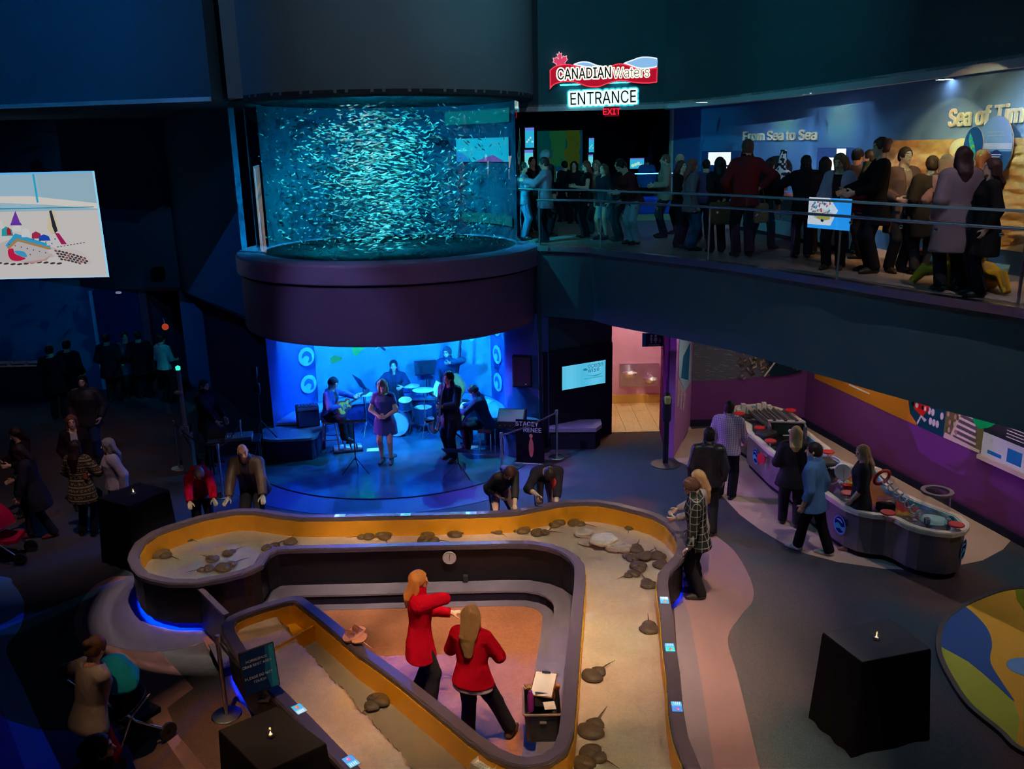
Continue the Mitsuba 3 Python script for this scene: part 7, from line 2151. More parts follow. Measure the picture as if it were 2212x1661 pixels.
# information screen
_a, _b = np.array([.88, 17.14]), np.array([2.12, 17.83])
_k = thing('information_screen', 'wall screen with ocean wise lettering on a light blue ground', 'screen')
_u = np.array([*nrm(_b - _a), 0])
_sz = [(0.147,1.747),(1.227,1.627),(1.208,1.126),(0.132,1.25)]
_w0, _w1 = (_sz[0][0] + _sz[3][0]) / 2, (_sz[1][0] + _sz[2][0]) / 2
_z0, _z1 = (_sz[2][1] + _sz[3][1]) / 2, (_sz[0][1] + _sz[1][1]) / 2
_nn = np.array([_u[1], -_u[0], 0])
_o = np.array([*_a, 0]) + _u * _w0 + _nn * .03 + np.array([0, 0, _z0])
_W, _Hh = _w1 - _w0, _z1 - _z0
_fm = rbox(_W + .05, .04, _Hh + .05, .01)
_fm.apply_transform(frame(_o + _u * _W / 2 + np.array([0, 0, _Hh / 2]) - _nn * .005, _u, (0, 0, 1)))
part(_k, 'frame', _fm, 'black_metal')
_sh = Sheet(lambda a, b, l: _o + _u * a + np.array([0, 0, b]) + _nn * (l + .018))
for _i in range(12):
    _c = .5 + .5 * math.sin(_i * .9)
    _sh.add(sbox(_W * _i / 12, 0, _W * (_i + 1) / 12, _Hh), (.07 + .04 * _c, .46 + .06 * _c, .66 + .06 * _c), .0)
_sh.add(textpoly('ocean', .10, False, (_W * .58, _Hh * .76)), (.02, .12, .2))
_sh.add(textpoly('wise', .10, False, (_W * .58, _Hh * .57)), (.02, .12, .2))
_sh.add(smooth_curve([(_W * .47, _Hh * .72), (_W * .53, _Hh * .78), (_W * .58, _Hh * .7), (_W * .53, _Hh * .66)], 4), (.02, .2, .3))
_sh.add(smooth_curve([(_W * .52, _Hh * .48), (_W * .7, _Hh * .42), (_W * .92, _Hh * .46), (_W * .75, _Hh * .36)], 4), (.03, .28, .44))
_sh.add(sbox(_W * .5, _Hh * .30, _W * .94, _Hh * .34), (.05, .33, .48))
part(_k, 'picture', glow(_sh.ply('print'), GL_VCOL), None)

# washroom lobby
_k = thing('drinking_fountain', 'two steel drinking fountains on a steel panel in the washroom lobby', 'drinking fountain')
_Y = 20.14
part(_k, 'panel', bx(2.58, 3.52, _Y - .02, _Y, .42, .98), 'brushed_steel')
for _x, _z in ((2.80, .78), (3.28, .62)):
    part(_k, 'bowl', lathe([(.02, -.10), (.10, -.07), (.17, .0), (.175, .02), (.15, .01), (.08, -.04), (.01, -.05)], 24, (_x, _Y - .17, _z)), 'chrome', 40)
    part(_k, 'bracket', rbox(.12, .18, .06, .02, (_x, _Y - .10, _z - .07)), 'brushed_steel')
    part(_k, 'spout', tube([(_x + .08, _Y - .10, _z), (_x + .08, _Y - .11, _z + .06), (_x + .06, _Y - .15, _z + .07)], .010, 7), 'chrome', True)
_k = thing('restroom_sign', 'dark blue hanging sign with white man, woman and wheelchair symbols', 'sign')
_y = 17.7
_c0, _c1 = (2.732,17.7,2.232), (3.172,17.7,1.947)
_x0, _x1, _zt, _zb = _c0[0], _c1[0], _c0[2], _c1[2]
part(_k, 'board', bx(_x0, _x1, _y, _y + .03, _zb, _zt), solid(s2l(14, 26, 84), .4, .4))
_sh = Sheet(plane_place((_x0, _y - .001, _zb), (1, 0, 0)))
_w, _h = _x1 - _x0, _zt - _zb
_sh.add(sbox(0, 0, _w * .16, _h), s2l(70, 150, 210))
_WH = (.75, .78, .82)
for _i, _cx in enumerate((.42, .62)):
    _sh.add(circle(_w * _cx, _h * .80, _h * .09, 12), _WH)
    _sh.add(Polygon([(_w * _cx - _h * .09, _h * .68), (_w * _cx + _h * .09, _h * .68), (_w * _cx + _h * (.07 if _i == 0 else .15), _h * .42), (_w * _cx - _h * (.07 if _i == 0 else .15), _h * .42)]), _WH)
    _sh.add(sbox(_w * _cx - _h * .06, _h * .26, _w * _cx - _h * .01, _h * .44), _WH)
    _sh.add(sbox(_w * _cx + _h * .01, _h * .26, _w * _cx + _h * .06, _h * .44), _WH)
_sh.add(circle(_w * .82, _h * .38, _h * .10, 14).difference(circle(_w * .82, _h * .38, _h * .07, 14)), _WH)
_sh.add(circle(_w * .81, _h * .60, _h * .04, 10), _WH)
_sh.add(sbox(_w * .80, _h * .42, _w * .825, _h * .56), _WH)
_sh.add(textpoly('WASHROOMS', _h * .09, True, (_w * .56, _h * .08), True), _WH)
part(_k, 'print', _sh.ply('print'), None)
part(_k, 'hanger', cat([rod((_x0 + .05, _y + .015, _zt), (_x0 + .05, _y + .015, 2.77), .006, 5), rod((_x1 - .05, _y + .015, _zt), (_x1 - .05, _y + .015, 2.77), .006, 5)]), 'chrome')


def exit_sign(o, w, h, label, up_=None):
    k = thing('exit_sign', label, 'sign')
    part(k, 'box', bx(o[0] - w / 2, o[0] + w / 2, o[1], o[1] + .06, o[2], o[2] + h), solid((.05, .01, .01)))
    sh = Sheet(plane_place((o[0] - w / 2, o[1] - .001, o[2]), (1, 0, 0)))
    sh.add(sbox(0, 0, w, h), (.11, .002, .006))
    sh.add(textpoly('EXIT', h * .6, True, (w / 2, h * .2), True), (1.3, .02, .06), .003)
    part(k, 'face', glow(sh.ply('screen_face'), GL_VCOL), None, label='red glowing letters')


_e = (2.651,17.62,2.329)
exit_sign((_e[0], 17.62, 2.47), .34, .22, 'red exit sign half hidden under the gallery front before the washroom lobby')
# kiosk
_k = thing('dispenser_post', 'dark post with a hand sanitiser dispenser on a round foot by the lilac wall end', 'dispenser')
_p = (2.949,15.92)
_b0 = pose((*_p, 0), 0)
build(_k, _b0, [('foot', lathe([(.27, .004), (.28, .012), (.25, .024), (.04, .034), (.01, .034)], 32), solid((.03, .03, .034), .5, .4), 30), ('post', rbox(.10, .07, .98, .01, (0, 0, .52)), solid((.012, .014, .03), .5, .4)), ('board', rbox(.17, .10, .50, .04, (0, -.01, 1.12)), solid((.02, .024, .05), .4, .4)), ('dispenser', rbox(.12, .10, .16, .03, (0, -.05, 1.32)), solid(s2l(190, 200, 110), .4)), ('cap', lathe([(.07, 1.36), (.05, 1.44), (.02, 1.48)], 14), solid((.02, .02, .03), .4), 40)])

# murals
_k = thing('city_mural', 'aerial photo mural of a harbour and city on the purple wall', 'mural')
_Y = 18.27
_q = [(x, z) for x, _, z in ((3.836,18.27,2.291), (3.878,18.27,1.02), (4.613,18.27,1.035), (5.276,18.27,1.083), (5.975,18.27,1.162), (6.253,18.27,1.218), (6.226,18.27,1.631))]
_x0, _x1 = _q[1][0], _q[5][0]
_sh = Sheet(plane_place((_x0, _Y, 0), (1, 0, 0)))
_W = _x1 - _x0
_zl = lambda a: np.interp(a, [0, .3, .6, .88, 1], [v - 0 for v in (_q[1][1], _q[2][1], _q[3][1], _q[4][1], _q[5][1])])
_out = Polygon([(a * _W, _zl(a)) for a in (0, .15, .3, .45, .6, .75, .88, 1)] + [(_W, 2.77), (0, 2.77)])


def _A(g, col):
    g = (Polygon(g) if isinstance(g, list) else g).intersection(_out)
    if not g.is_empty:
        _sh.add(g, col)


_sh.add(_out, s2l(96, 100, 112))
_zb = _q[1][1]
_hh = 2.77 - _zb
_A([(0, _zb + .62 * _hh), (.3 * _W, _zb + .66 * _hh), (.5 * _W, _zb + .74 * _hh), (.5 * _W, 3), (0, 3)], s2l(196, 176, 160))
_A([(.0, _zb + .56 * _hh), (.2 * _W, _zb + .62 * _hh), (.34 * _W, _zb + .6 * _hh), (.33 * _W, _zb + .66 * _hh), (0, _zb + .66 * _hh)], s2l(150, 110, 80))
_A([(.06 * _W, _zb + .7 * _hh), (.09 * _W, _zb + .68 * _hh), (.12 * _W, _zb + .82 * _hh), (.08 * _W, _zb + .8 * _hh)], s2l(70, 64, 60))
_A([(.35 * _W, _zb + .75 * _hh), (.50 * _W, _zb + .72 * _hh), (.46 * _W, _zb + .5 * _hh), (.38 * _W, _zb + .58 * _hh)], s2l(108, 74, 58))
_r2 = np.random.default_rng(21)
for _i in range(70):
    _a, _b = _r2.uniform(.02, .42), _r2.uniform(.02, .52)
    _A(affinity.rotate(sbox(_a * _W, _zb + _b * _hh, _a * _W + .10, _zb + _b * _hh + .008), -8), s2l(*(np.array([130, 134, 146]) + _r2.integers(-26, 40, 3))))
for _i in range(210):
    _a, _b = _r2.uniform(.42, .80), _r2.uniform(.0, .72)
    if _b > .9 - .5 * abs(_a - .5) - .25 * _a:
        continue
    _s, _gv = _r2.uniform(.03, .10), int(_r2.integers(60, 190))
    _A(affinity.rotate(sbox(_a * _W, _zb + _b * _hh, _a * _W + _s, _zb + _b * _hh + _s * .4), 28 + 90 * int(_r2.integers(2))), s2l(_gv, int(_gv * .86), int(_gv * .74)))
_A([(.80 * _W, 0), (_W, 0), (_W, 3), (.62 * _W, 3), (.66 * _W, _zb + .55 * _hh)], s2l(22, 48, 62))
_A(affinity.rotate(sbox(.80 * _W, _zb, .815 * _W, _zb + .7 * _hh), -34), s2l(200, 196, 190))
for _i in range(14):
    _A(circle(_W * _r2.uniform(.88, .97), _zb + _hh * _r2.uniform(.05, .4), .03, 7), s2l(96, 84, 40))
part(_k, 'print', _sh.ply('print'), None)
# harbour photo on the lilac side
_k = thing('harbour_mural', 'narrow photo mural of water and white boats on the lilac wall end', 'mural')
_La, _Lb = np.array([3.17, 16.26]), np.array([3.90, 18.24])
_u = np.array([*nrm(_Lb - _La), 0])
_pl = plane_place(np.array([*_La, 0]) + np.array([_u[1], -_u[0], 0]) * .012, _u)
_e2 = [(0.193,2.413),(1.65,2.04),(1.92,1.077),(1.119,1.076),(0.282,1.614)]
_sh = Sheet(_pl)
_sh.add(Polygon([(_e2[0][0], 2.77), (_e2[1][0], 2.77), (_e2[2][0], _e2[2][1]), (_e2[3][0], _e2[3][1]), (_e2[4][0], _e2[4][1])]), s2l(150, 184, 200))
_ux = (_e2[0][0] + _e2[2][0]) / 2
_sh.add(Polygon([(_ux - .5, 1.5), (_ux + .5, 1.2), (_ux + .6, 2.0), (_ux - .3, 1.9)]).intersection(Polygon([(_e2[0][0], 2.77), (_e2[1][0], 2.77), (_e2[2][0], _e2[2][1]), (_e2[3][0], _e2[3][1]), (_e2[4][0], _e2[4][1])])), s2l(40, 100, 140))
for _i in range(9):
    _a = _e2[4][0] + .12 * _i
    _sh.add(Polygon([(_a, 1.55 - .07 * _i), (_a + .05, 1.55 - .07 * _i), (_a + .02 - .05 * (_i % 3), 1.0 - .05 * _i), (_a - .05, 1.0 - .05 * _i)]), s2l(226, 214, 206))
part(_k, 'print', _sh.ply('print'), None)
# long mural on the right wall
RWC = [(x - .012, y) for x, y in RW]
_pl = path_place(RWC, 0, -1.0)
_k = thing('long_mural', 'long mural strip on the purple wall, orange at its far end', 'mural')
_sh = Sheet(lambda a, b, l: _pl(float(np.interp(a, [0, 3.65, 4.75, 6.15, 9], [.3, 3.72, 4.4, 5.27, 9])), b - .32, l), .25)


_LW = _pl.length
# lower edge of the strip lies 1.42 m up; it runs on under the gallery front
_z0, _z1 = 1.44, 2.5
_pt = np.array([0, .6, 1.2, 1.9, 2.6, 3.25, 4.6, 5.7, 6.7, 9])
_sh.add(sbox(0.02, _z0, 3.65, _z1), s2l(206, 132, 44), .0)
_sh.add(Polygon([(3.3, _z1), (3.2, 2.2), (3.45, 1.6), (3.75, _z0), (4.75, _z0), (4.75, _z1)]), s2l(24, 74, 86), .001)
_sh.add(Polygon([(3.35, 2.42), (3.3, 2.05), (3.55, 1.72), (3.85, 1.62), (4.1, 1.85), (4.25, 2.2), (4.3, 2.45)]), s2l(214, 48, 34), .002)
_sh.add(Polygon([(3.3, 2.3), (3.4, 2.5), (4.1, 2.5), (4.3, 2.2), (4.15, 2.28), (3.9, 2.15), (3.5, 2.3)]), s2l(236, 190, 40), .003)
for _i in range(16):
    _sh.add(circle(3.5 + .11 * (_i % 6) + .05 * (_i // 6), 1.8 + .17 * (_i // 6), .045, 8), [s2l(30, 26, 30), s2l(240, 230, 220), s2l(160, 26, 26)][_i % 3], .004)
for _i in range(18):
    _sh.add(circle(4.2 + .14 * (_i % 4) - .08 * (_i // 4), 1.62 + .17 * (_i // 3), .07, 8), s2l(226, 226, 220), .0035)
_sh.add(Polygon([(3.7, 1.46), (3.82, 1.62), (4.0, 1.55), (3.9, 1.5), (4.05, 1.62), (3.8, 1.66), (3.66, 1.5)]), s2l(225, 225, 225), .005)
_sh.add(sbox(4.75, _z0, 6.15, _z1), s2l(120, 112, 72), .001)
_sh.add(Polygon([(4.95, _z0), (5.1, _z0), (5.45, 2.1), (5.9, 2.2), (5.95, 1.5), (5.85, _z0)]), s2l(96, 88, 102), .002)
for _i in range(7):
    _zz = 1.56 + .1 * _i
    _sh.add(Polygon([(5.05 + .06 * _i, _zz), (5.95 - .03 * _i, _zz - .02), (5.95 - .03 * _i, _zz + .02), (5.05 + .06 * _i, _zz + .045)]), s2l(226, 212, 190), .003)
_sh.add(Polygon([(4.76, _z0), (6.1, _z0), (6.1, _z0 + .05), (4.8, _z0 + .1)]), s2l(220, 205, 180), .004)
_sh.add(Polygon([(5.0, 1.5), (5.08, 1.5), (5.5, 2.3), (5.42, 2.3)]), s2l(220, 205, 180), .004)
_sh.add(sbox(4.75, 2.2, 5.6, _z1), s2l(120, 140, 170), .002)
for _i in range(12):
    _sh.add(circle(4.85 + .09 * (_i % 5), 2.0 - .13 * (_i // 3), .05, 7), [s2l(190, 150, 120), s2l(90, 110, 50), s2l(200, 180, 150)][_i % 3], .0045)
_sh.add(circle(6.0, 2.22, .38, 30), s2l(20, 170, 104), .006)
for _i in range(7):
    _sh.add(sbox(5.78, 2.42 - .065 * _i, 6.22, 2.44 - .065 * _i), s2l(190, 236, 200), .007)
_sh.add(sbox(6.15, _z0, _LW - .02, _z1), s2l(44, 150, 200), .001)
_sh.add(sbox(6.15, _z0, _LW - .02, 1.82), s2l(206, 218, 222), .002)
_sh.add(sbox(6.15, 1.82, 7.0, 2.14), s2l(50, 48, 56), .003)
_sh.add(sbox(6.15, 1.82, _LW - .02, 1.90), s2l(40, 44, 54), .004)
for _i in range(9):
    _sh.add(sbox(6.25 + .3 * _i, 1.5, 6.25 + .3 * _i + .22, 1.56 + .16 * ((_i * 3) % 4) / 3), s2l(40, 120, 190), .004)
for _i in range(14):
    _sh.add(sbox(7.1 + .12 * _i, 1.98, 7.17 + .12 * _i, 2.06 + .05 * (_i % 3)), s2l(22, 60, 120), .004)
for _i in range(5):
    _sh.add(sbox(6.5, 2.08 - .05 * _i, 6.9, 2.095 - .05 * _i), s2l(230, 230, 230), .0045)
_sh.add(sbox(6.15, 2.34, _LW - .02, _z1), s2l(190, 186, 214), .003)
for _a, _z, _w, _n in ((.75, 1.95, .55, 4), (1.35, 1.98, .35, 2), (1.9, 1.98, .3, 2), (2.5, 1.98, .42, 1)):
    for _j in range(_n):
        _sh.add(sbox(_a, _z + .12 - .06 * _j, _a + _w * (1 - .15 * _j), _z + .14 - .06 * _j), s2l(244, 226, 190), .004)
_sh.add(sbox(1.4, 1.62, 2.15, 1.655), s2l(250, 240, 214), .004)
part(_k, 'print', _sh.ply('print'), None)
one('mural_ledge', 'pale ledge under the blue chart end of the long mural', 'ledge', ribbon([tuple(_pl(a, 0, .0)[:2]) for a in np.linspace(5.25, _LW, 8)], 1.05, 1.12, -.06), solid(s2l(206, 186, 176), .6))

# ---------------------------------------------------------------- gallery: rail, signs, exhibits
_k = thing('glass_rail', 'curved glass railing with steel rails along the gallery edge', 'railing')
_IN = np.array(LineString(RAILC).offset_curve(-.09).coords)
if np.linalg.norm(_IN[0] - RAILC[0]) > np.linalg.norm(_IN[-1] - RAILC[0]):
    _IN = _IN[::-1]
_ls = LineString(_IN)
_L = _ls.length
_pw = 1.28
_np_ = int(_L / _pw)


def _seg(a, b, n=6):
    return np.array([_ls.interpolate(a + (b - a) * i / n).coords[0] for i in range(n + 1)])


mat('rail_glass', {'type': 'thindielectric', 'specular_transmittance': rgb(.86, .95, .94)}, two=False)
for _i in range(_np_):
    _a, _b = _i * _L / _np_ + .012, (_i + 1) * _L / _np_ - .012
    part(_k, 'pane', ribbon(_seg(_a, _b), 4.18, 5.22), 'rail_glass', True)
    _q = _seg(_a, _b)
    for _s in (.18, .82):
        _p = np.array(_ls.interpolate(_a + (_b - _a) * _s).coords[0])
        part(_k, 'clamp', trimesh.creation.icosphere(1, .026).apply_translation((*_p, 4.95)), 'chrome', True)
_q = _seg(0, _L, 60)
part(_k, 'top_rail', slab(LineString(_q).buffer(.03, cap_style=2), 5.205, 5.235), solid(s2l(120, 150, 160), .25, .6))
part(_k, 'hand_rail', tube(np.c_[np.array(LineString(_q).offset_curve(-.05).coords), np.full(len(LineString(_q).offset_curve(-.05).coords), 5.03)], .021, 8), 'brushed_steel', True)
for _i in range(1, _np_, 2):
    _p = np.array(_ls.interpolate(_i * _L / _np_).coords[0]) + [.08, .05]
    part(_k, 'post', rod((*_p, 4.15), (*_p, 5.02), .018, 8), 'brushed_steel')
part('glass_rail', 'end_rail', cat([tube([(.22, 17.5, 5.22), (.50, 17.25, 5.22), (.64, 17.2, 5.22)], .025, 8), rod((.6, 17.22, 4.13), (.6, 17.22, 5.22), .02)]), 'brushed_steel', True, label='short steel rail end beside the fish tank')

# projection mirrored in the glass, its reflection built as a glowing panel
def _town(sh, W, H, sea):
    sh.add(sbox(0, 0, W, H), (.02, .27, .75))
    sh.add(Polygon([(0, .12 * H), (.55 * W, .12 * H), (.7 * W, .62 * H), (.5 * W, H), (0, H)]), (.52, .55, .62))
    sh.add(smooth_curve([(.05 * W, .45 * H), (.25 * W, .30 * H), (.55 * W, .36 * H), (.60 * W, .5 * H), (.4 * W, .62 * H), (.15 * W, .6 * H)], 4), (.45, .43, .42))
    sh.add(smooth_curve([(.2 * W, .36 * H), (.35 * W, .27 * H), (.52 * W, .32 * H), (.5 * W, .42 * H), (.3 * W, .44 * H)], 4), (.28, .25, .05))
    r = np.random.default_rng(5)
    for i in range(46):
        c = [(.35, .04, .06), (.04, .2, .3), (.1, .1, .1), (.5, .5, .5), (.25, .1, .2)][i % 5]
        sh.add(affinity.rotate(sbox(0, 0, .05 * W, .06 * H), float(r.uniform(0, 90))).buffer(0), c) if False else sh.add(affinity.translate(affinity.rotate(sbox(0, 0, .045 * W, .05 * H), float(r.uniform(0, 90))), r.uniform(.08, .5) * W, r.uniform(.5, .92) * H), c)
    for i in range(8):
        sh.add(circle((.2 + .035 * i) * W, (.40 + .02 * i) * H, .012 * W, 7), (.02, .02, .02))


_k = thing('turtle_panel', 'reflection of the turtle projection in the glass rail, built as a glowing panel', 'painted reflection')
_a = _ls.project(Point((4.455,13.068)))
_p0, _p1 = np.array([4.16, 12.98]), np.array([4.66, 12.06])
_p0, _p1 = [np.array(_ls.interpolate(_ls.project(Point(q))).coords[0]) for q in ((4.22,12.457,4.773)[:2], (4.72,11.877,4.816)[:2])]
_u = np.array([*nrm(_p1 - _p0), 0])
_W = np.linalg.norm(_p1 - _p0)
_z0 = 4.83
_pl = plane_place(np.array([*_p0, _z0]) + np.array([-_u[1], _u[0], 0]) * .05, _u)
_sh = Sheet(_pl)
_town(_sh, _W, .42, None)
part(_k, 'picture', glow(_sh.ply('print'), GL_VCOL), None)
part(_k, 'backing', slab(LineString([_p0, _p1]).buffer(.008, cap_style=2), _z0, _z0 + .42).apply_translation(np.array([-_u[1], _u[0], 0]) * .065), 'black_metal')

# Canadian Waters sign on the header
_sy = 22.12
_tl, _br = (1.049,22.12,8.102), (3.646,22.12,7.284)
_x0, _W = _tl[0], _br[0] - _tl[0]
_zb, _Hs = _br[2], _tl[2] - _br[2]
_k = thing('entrance_sign', 'lit red and white wavy sign with a maple leaf over the exhibit entrance', 'sign')
_ps = lambda pts: [(a * _W, b * _Hs) for a, b in pts]
_red = Polygon(list(map(tuple, smooth_curve(_ps([(.002, .60), (.06, .72), (.17, .76), (.28, .68), (.40, .62), (.52, .64), (.62, .74), (.70, .72), (.84, .58), (.998, .62)]), 5, False))) + list(map(tuple, smooth_curve(_ps([(.998, .20), (.90, .17), (.78, .20), (.66, .26), (.55, .20), (.45, .10), (.35, .12), (.24, .24), (.14, .26), (.05, .20), (.002, .06)]), 5, False)))).buffer(0)
_wv = [Polygon(smooth_curve(_ps([(.22, .74), (.29, .82), (.36, .81), (.44, .72), (.53, .66), (.48, .62), (.40, .61), (.30, .68)]), 5)), Polygon(smooth_curve(_ps([(.68, .73), (.76, .84), (.86, .92), (.997, .86), (.997, .64), (.88, .58), (.80, .61)]), 5))]
_pl = plane_place((_x0, _sy, _zb), (1, 0, 0))


def raised(k, name, g, z0, z1, mt, rad=None, label=None):
    m = slab(g, z0, z1)
    v = m.vertices
    m.vertices = np.array([_x0, _sy, _zb]) + np.c_[v[:, 0], -v[:, 2], v[:, 1]]
    d = mikit.ply(m, mt)
    part(k, name, glow(d, rad) if rad else d, None, label=label)


raised(_k, 'cabinet', unary_union([_red] + _wv).buffer(.004), .0, .09, solid((.3, .02, .04)))
raised(_k, 'red_field', _red.buffer(-.012), .09, .098, 'screen_face', (.42, .004, .022), 'glowing red wavy band')
raised(_k, 'red_edge', _red.difference(_red.buffer(-.025)), .097, .102, 'screen_face', (1.0, .06, .10))
for _g in _wv:
    raised(_k, 'wave', _g.difference(_red), .09, .098, 'screen_face', (.85, .95, 1.05), 'white wave')
    raised(_k, 'wave_shade', _g.difference(_red).buffer(-.03), .098, .101, 'screen_face', (.25, .5, .8))
_leaf = Polygon([(0, -.5), (.03, -.1), (.32, -.16), (.28, -.04), (.5, .14), (.42, .2), (.46, .38), (.28, .34), (.24, .42), (.10, .26), (.16, .6), (.06, .54), (0, .7), (-.06, .54), (-.16, .6), (-.10, .26), (-.24, .42), (-.28, .34), (-.46, .38), (-.42, .2), (-.5, .14), (-.28, -.04), (-.32, -.16), (-.03, -.1)])
_lf = affinity.translate(affinity.rotate(affinity.scale(_leaf, .36, .36, origin=(0, 0)), 8, origin=(0, 0)), .105 * _W, .80 * _Hs).difference(_red)
_lf = max(polys(_lf), key=lambda q: q.area)
raised(_k, 'maple_leaf', _lf.buffer(.006), .02, .05, 'screen_face', (.95, .45, .52))
raised(_k, 'maple_leaf_face', _lf.buffer(-.008), .05, .054, 'screen_face', (.7, .05, .13))
_gl = glyphs('CANADIAN', .235, True)
_sc = (.50 * _W) / _gl[-1].bounds[2]
_off = (.068 * _W, .335 * _Hs)
_mv = lambda g: affinity.translate(affinity.rotate(affinity.scale(g, _sc, 1.0, origin=(0, 0)), 1.2, origin=(0, 0)), *_off)
raised(_k, 'letter_halo', unary_union([_mv(g) for g in _gl]).buffer(.03), .102, .106, 'screen_face', (1.25, 1.15, .95))
for _g in _gl:
    raised(_k, 'letter', _mv(_g).buffer(-.004), .106, .13, solid((.01, .015, .012), .4))
_gl = glyphs('Waters', .23, False)
_sc = (.335 * _W) / _gl[-1].bounds[2]
_off = (.585 * _W, .345 * _Hs)
raised(_k, 'letter_halo', unary_union([_mv(g) for g in _gl]).buffer(.022), .102, .106, 'screen_face', (1.1, 1.0, .85))
for _g in _gl:
    raised(_k, 'letter', _mv(_g).buffer(-.006), .106, .112, solid(s2l(90, 96, 96), .5))
_k = thing('entrance_letters', 'dark letters spelling ENTRANCE in front of a white and cyan glow', 'lettering')
_tl, _br = (1.533,22.12,7.251), (3.137,22.12,6.974)
_gl = glyphs('ENTRANCE', _tl[2] - _br[2], False)
_sc = (_br[0] - _tl[0]) / _gl[-1].bounds[2]
_off = (_tl[0] - _x0, _br[2] - _zb + .0)
_all = unary_union([_mv(g) for g in _gl])
_hull = _all.buffer(.10).buffer(-.05)
raised(_k, 'glow_panel', _hull, .0, .012, 'screen_face', (.9, 1.25, 1.2), 'white backlight')
_mh = slab(_hull.buffer(.035).difference(_hull), .0, .014)
raised(_k, 'glow_edge', _hull.buffer(.03).difference(_hull), .0, .013, 'screen_face', (.03, .7, .8), 'cyan edge of the backlight')
for _g in _gl:
    raised(_k, 'letter', _mv(_g), .03, .055, solid((.03, .035, .03), .4))
# the cyan light that the sign throws back onto the wall
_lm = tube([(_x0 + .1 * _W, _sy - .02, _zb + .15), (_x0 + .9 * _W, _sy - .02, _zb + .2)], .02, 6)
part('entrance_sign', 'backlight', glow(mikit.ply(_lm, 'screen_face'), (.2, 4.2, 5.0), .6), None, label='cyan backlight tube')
_e = (2.548,22.05,6.705)
exit_sign((_e[0], 22.0, _e[2] - .02), .36, .23, 'red exit sign under the lit entrance sign')


# raised letters on the blue gallery wall
def wall_letters(text, uv0, uv1, h, label):
    k = thing('wall_letters', label, 'lettering')
    gl = glyphs(text, h, True)
    sc = (uv1[0] - uv0[0]) / gl[-1].bounds[2]
    for g in gl:
        g = affinity.scale(g, sc, 1, origin=(0, 0))
        m = slab(g, .012, .045)
        v = m.vertices
        m.vertices = np.array([_gwp(uv0[0] + a, uv0[1] + (uv1[1] - uv0[1]) * a / (uv1[0] - uv0[0]) + b, l) for a, b, l in v])
        part(k, 'letter', m, solid(s2l(250, 236, 200), .6))


_gwp = path_place(GWC, 4.15, -1.0)


def gsheet():
    return Sheet(_gwp, .3)


wall_letters('From Sea to Sea', (3.158,1.914), (6.366,1.892), .19, 'cream raised letters From Sea to Sea on the blue gallery wall')
wall_letters('Sea of Time', (10.612,2.032), (12.369,2.051), .245, 'cream raised letters Sea of Time on the blue gallery wall')
# wall screens with blue backing
for _l, _bk, _ws in (('blue wall panel with a white screen left of the tall man in maroon', ((1.397,1.68), (3.12,0.974)), [((1.698,1.645), (2.685,1.341)), ((2.458,1.306), (2.732,1.039))]),
                    ('blue wall panel with white screens behind the woman with fair tipped hair', ((6.423,1.732), (7.773,1.12)), [((7.162,1.712), (7.504,1.543)), ((6.641,1.546), (7.136,1.204))])):
    _k = thing('screen_panel', _l, 'screen')
    (_a, _z1), (_b, _z0) = _bk
    _sh = gsheet()
    _sh.add(sbox(_a, _z0, _b, _z1), s2l(60, 92, 150), .03)
    part(_k, 'backing', _sh.ply('print'), None)
    _sh = gsheet()
    for (_c, _y1), (_d, _y0) in _ws:
        _sh.add(sbox(_c, _y0, _d, _y1), (.85, .86, .80), .04)
    part(_k, 'screen', glow(_sh.ply('print'), GL_VCOL), None, label='white lit screen')
# fossil wall
_z = [(9.102,1.844), (12.206,1.889), (12.428,0.609), (9.331,0.572)]
_u0, _u1, _ya, _yb = _z[0][0], 16.2, _z[0][1], .35
_nu, _nv = 150, 70


def _fossil_h(u, v):
    h = .16 * meshkit.fbm(np.stack([u * 1.6, v * 3.4, u * 0], -1), 5) + .028 * np.abs(np.sin(v * 17 + 15 * meshkit.fbm(np.stack([u * .9, v * 1.0, u * 0 + 4], -1), 3))) ** .5
    h += .10 * np.exp(-(((u - _u0 - .55) / .30) ** 2 + ((v - _ya + .55) / .22) ** 2)) + .08 * np.exp(-(((u - _u0 - 1.7) / .22) ** 2 + ((v - _ya + .42) / .16) ** 2))
    for j in range(9):
        h += .07 * np.exp(-(((u - _u0 - 2.2 - .10 * j) + .3 * (v - 1.25)) / .022) ** 2 - ((v - 1.30) / .20) ** 2)
    return h


_U, _V = np.meshgrid(np.linspace(_u0, _u1, _nu), np.linspace(_yb, _ya, _nv), indexing='ij')
_Hf = _fossil_h(_U, _V)
_pts = np.array([_gwp(a, b, .05 + h) for a, b, h in zip(_U.ravel(), _V.ravel(), _Hf.ravel())])
_id = np.arange(_nu * _nv).reshape(_nu, _nv)
_f = np.stack([_id[:-1, :-1], _id[1:, :-1], _id[1:, 1:], _id[:-1, 1:]], -1).reshape(-1, 4)


def _fos(p, n, uv):
    return mix((.30, .17, .07), (.62, .42, .20), fbm(p.x * 7 + p.y * 5, p.z * 12, p.y * 3, 4))


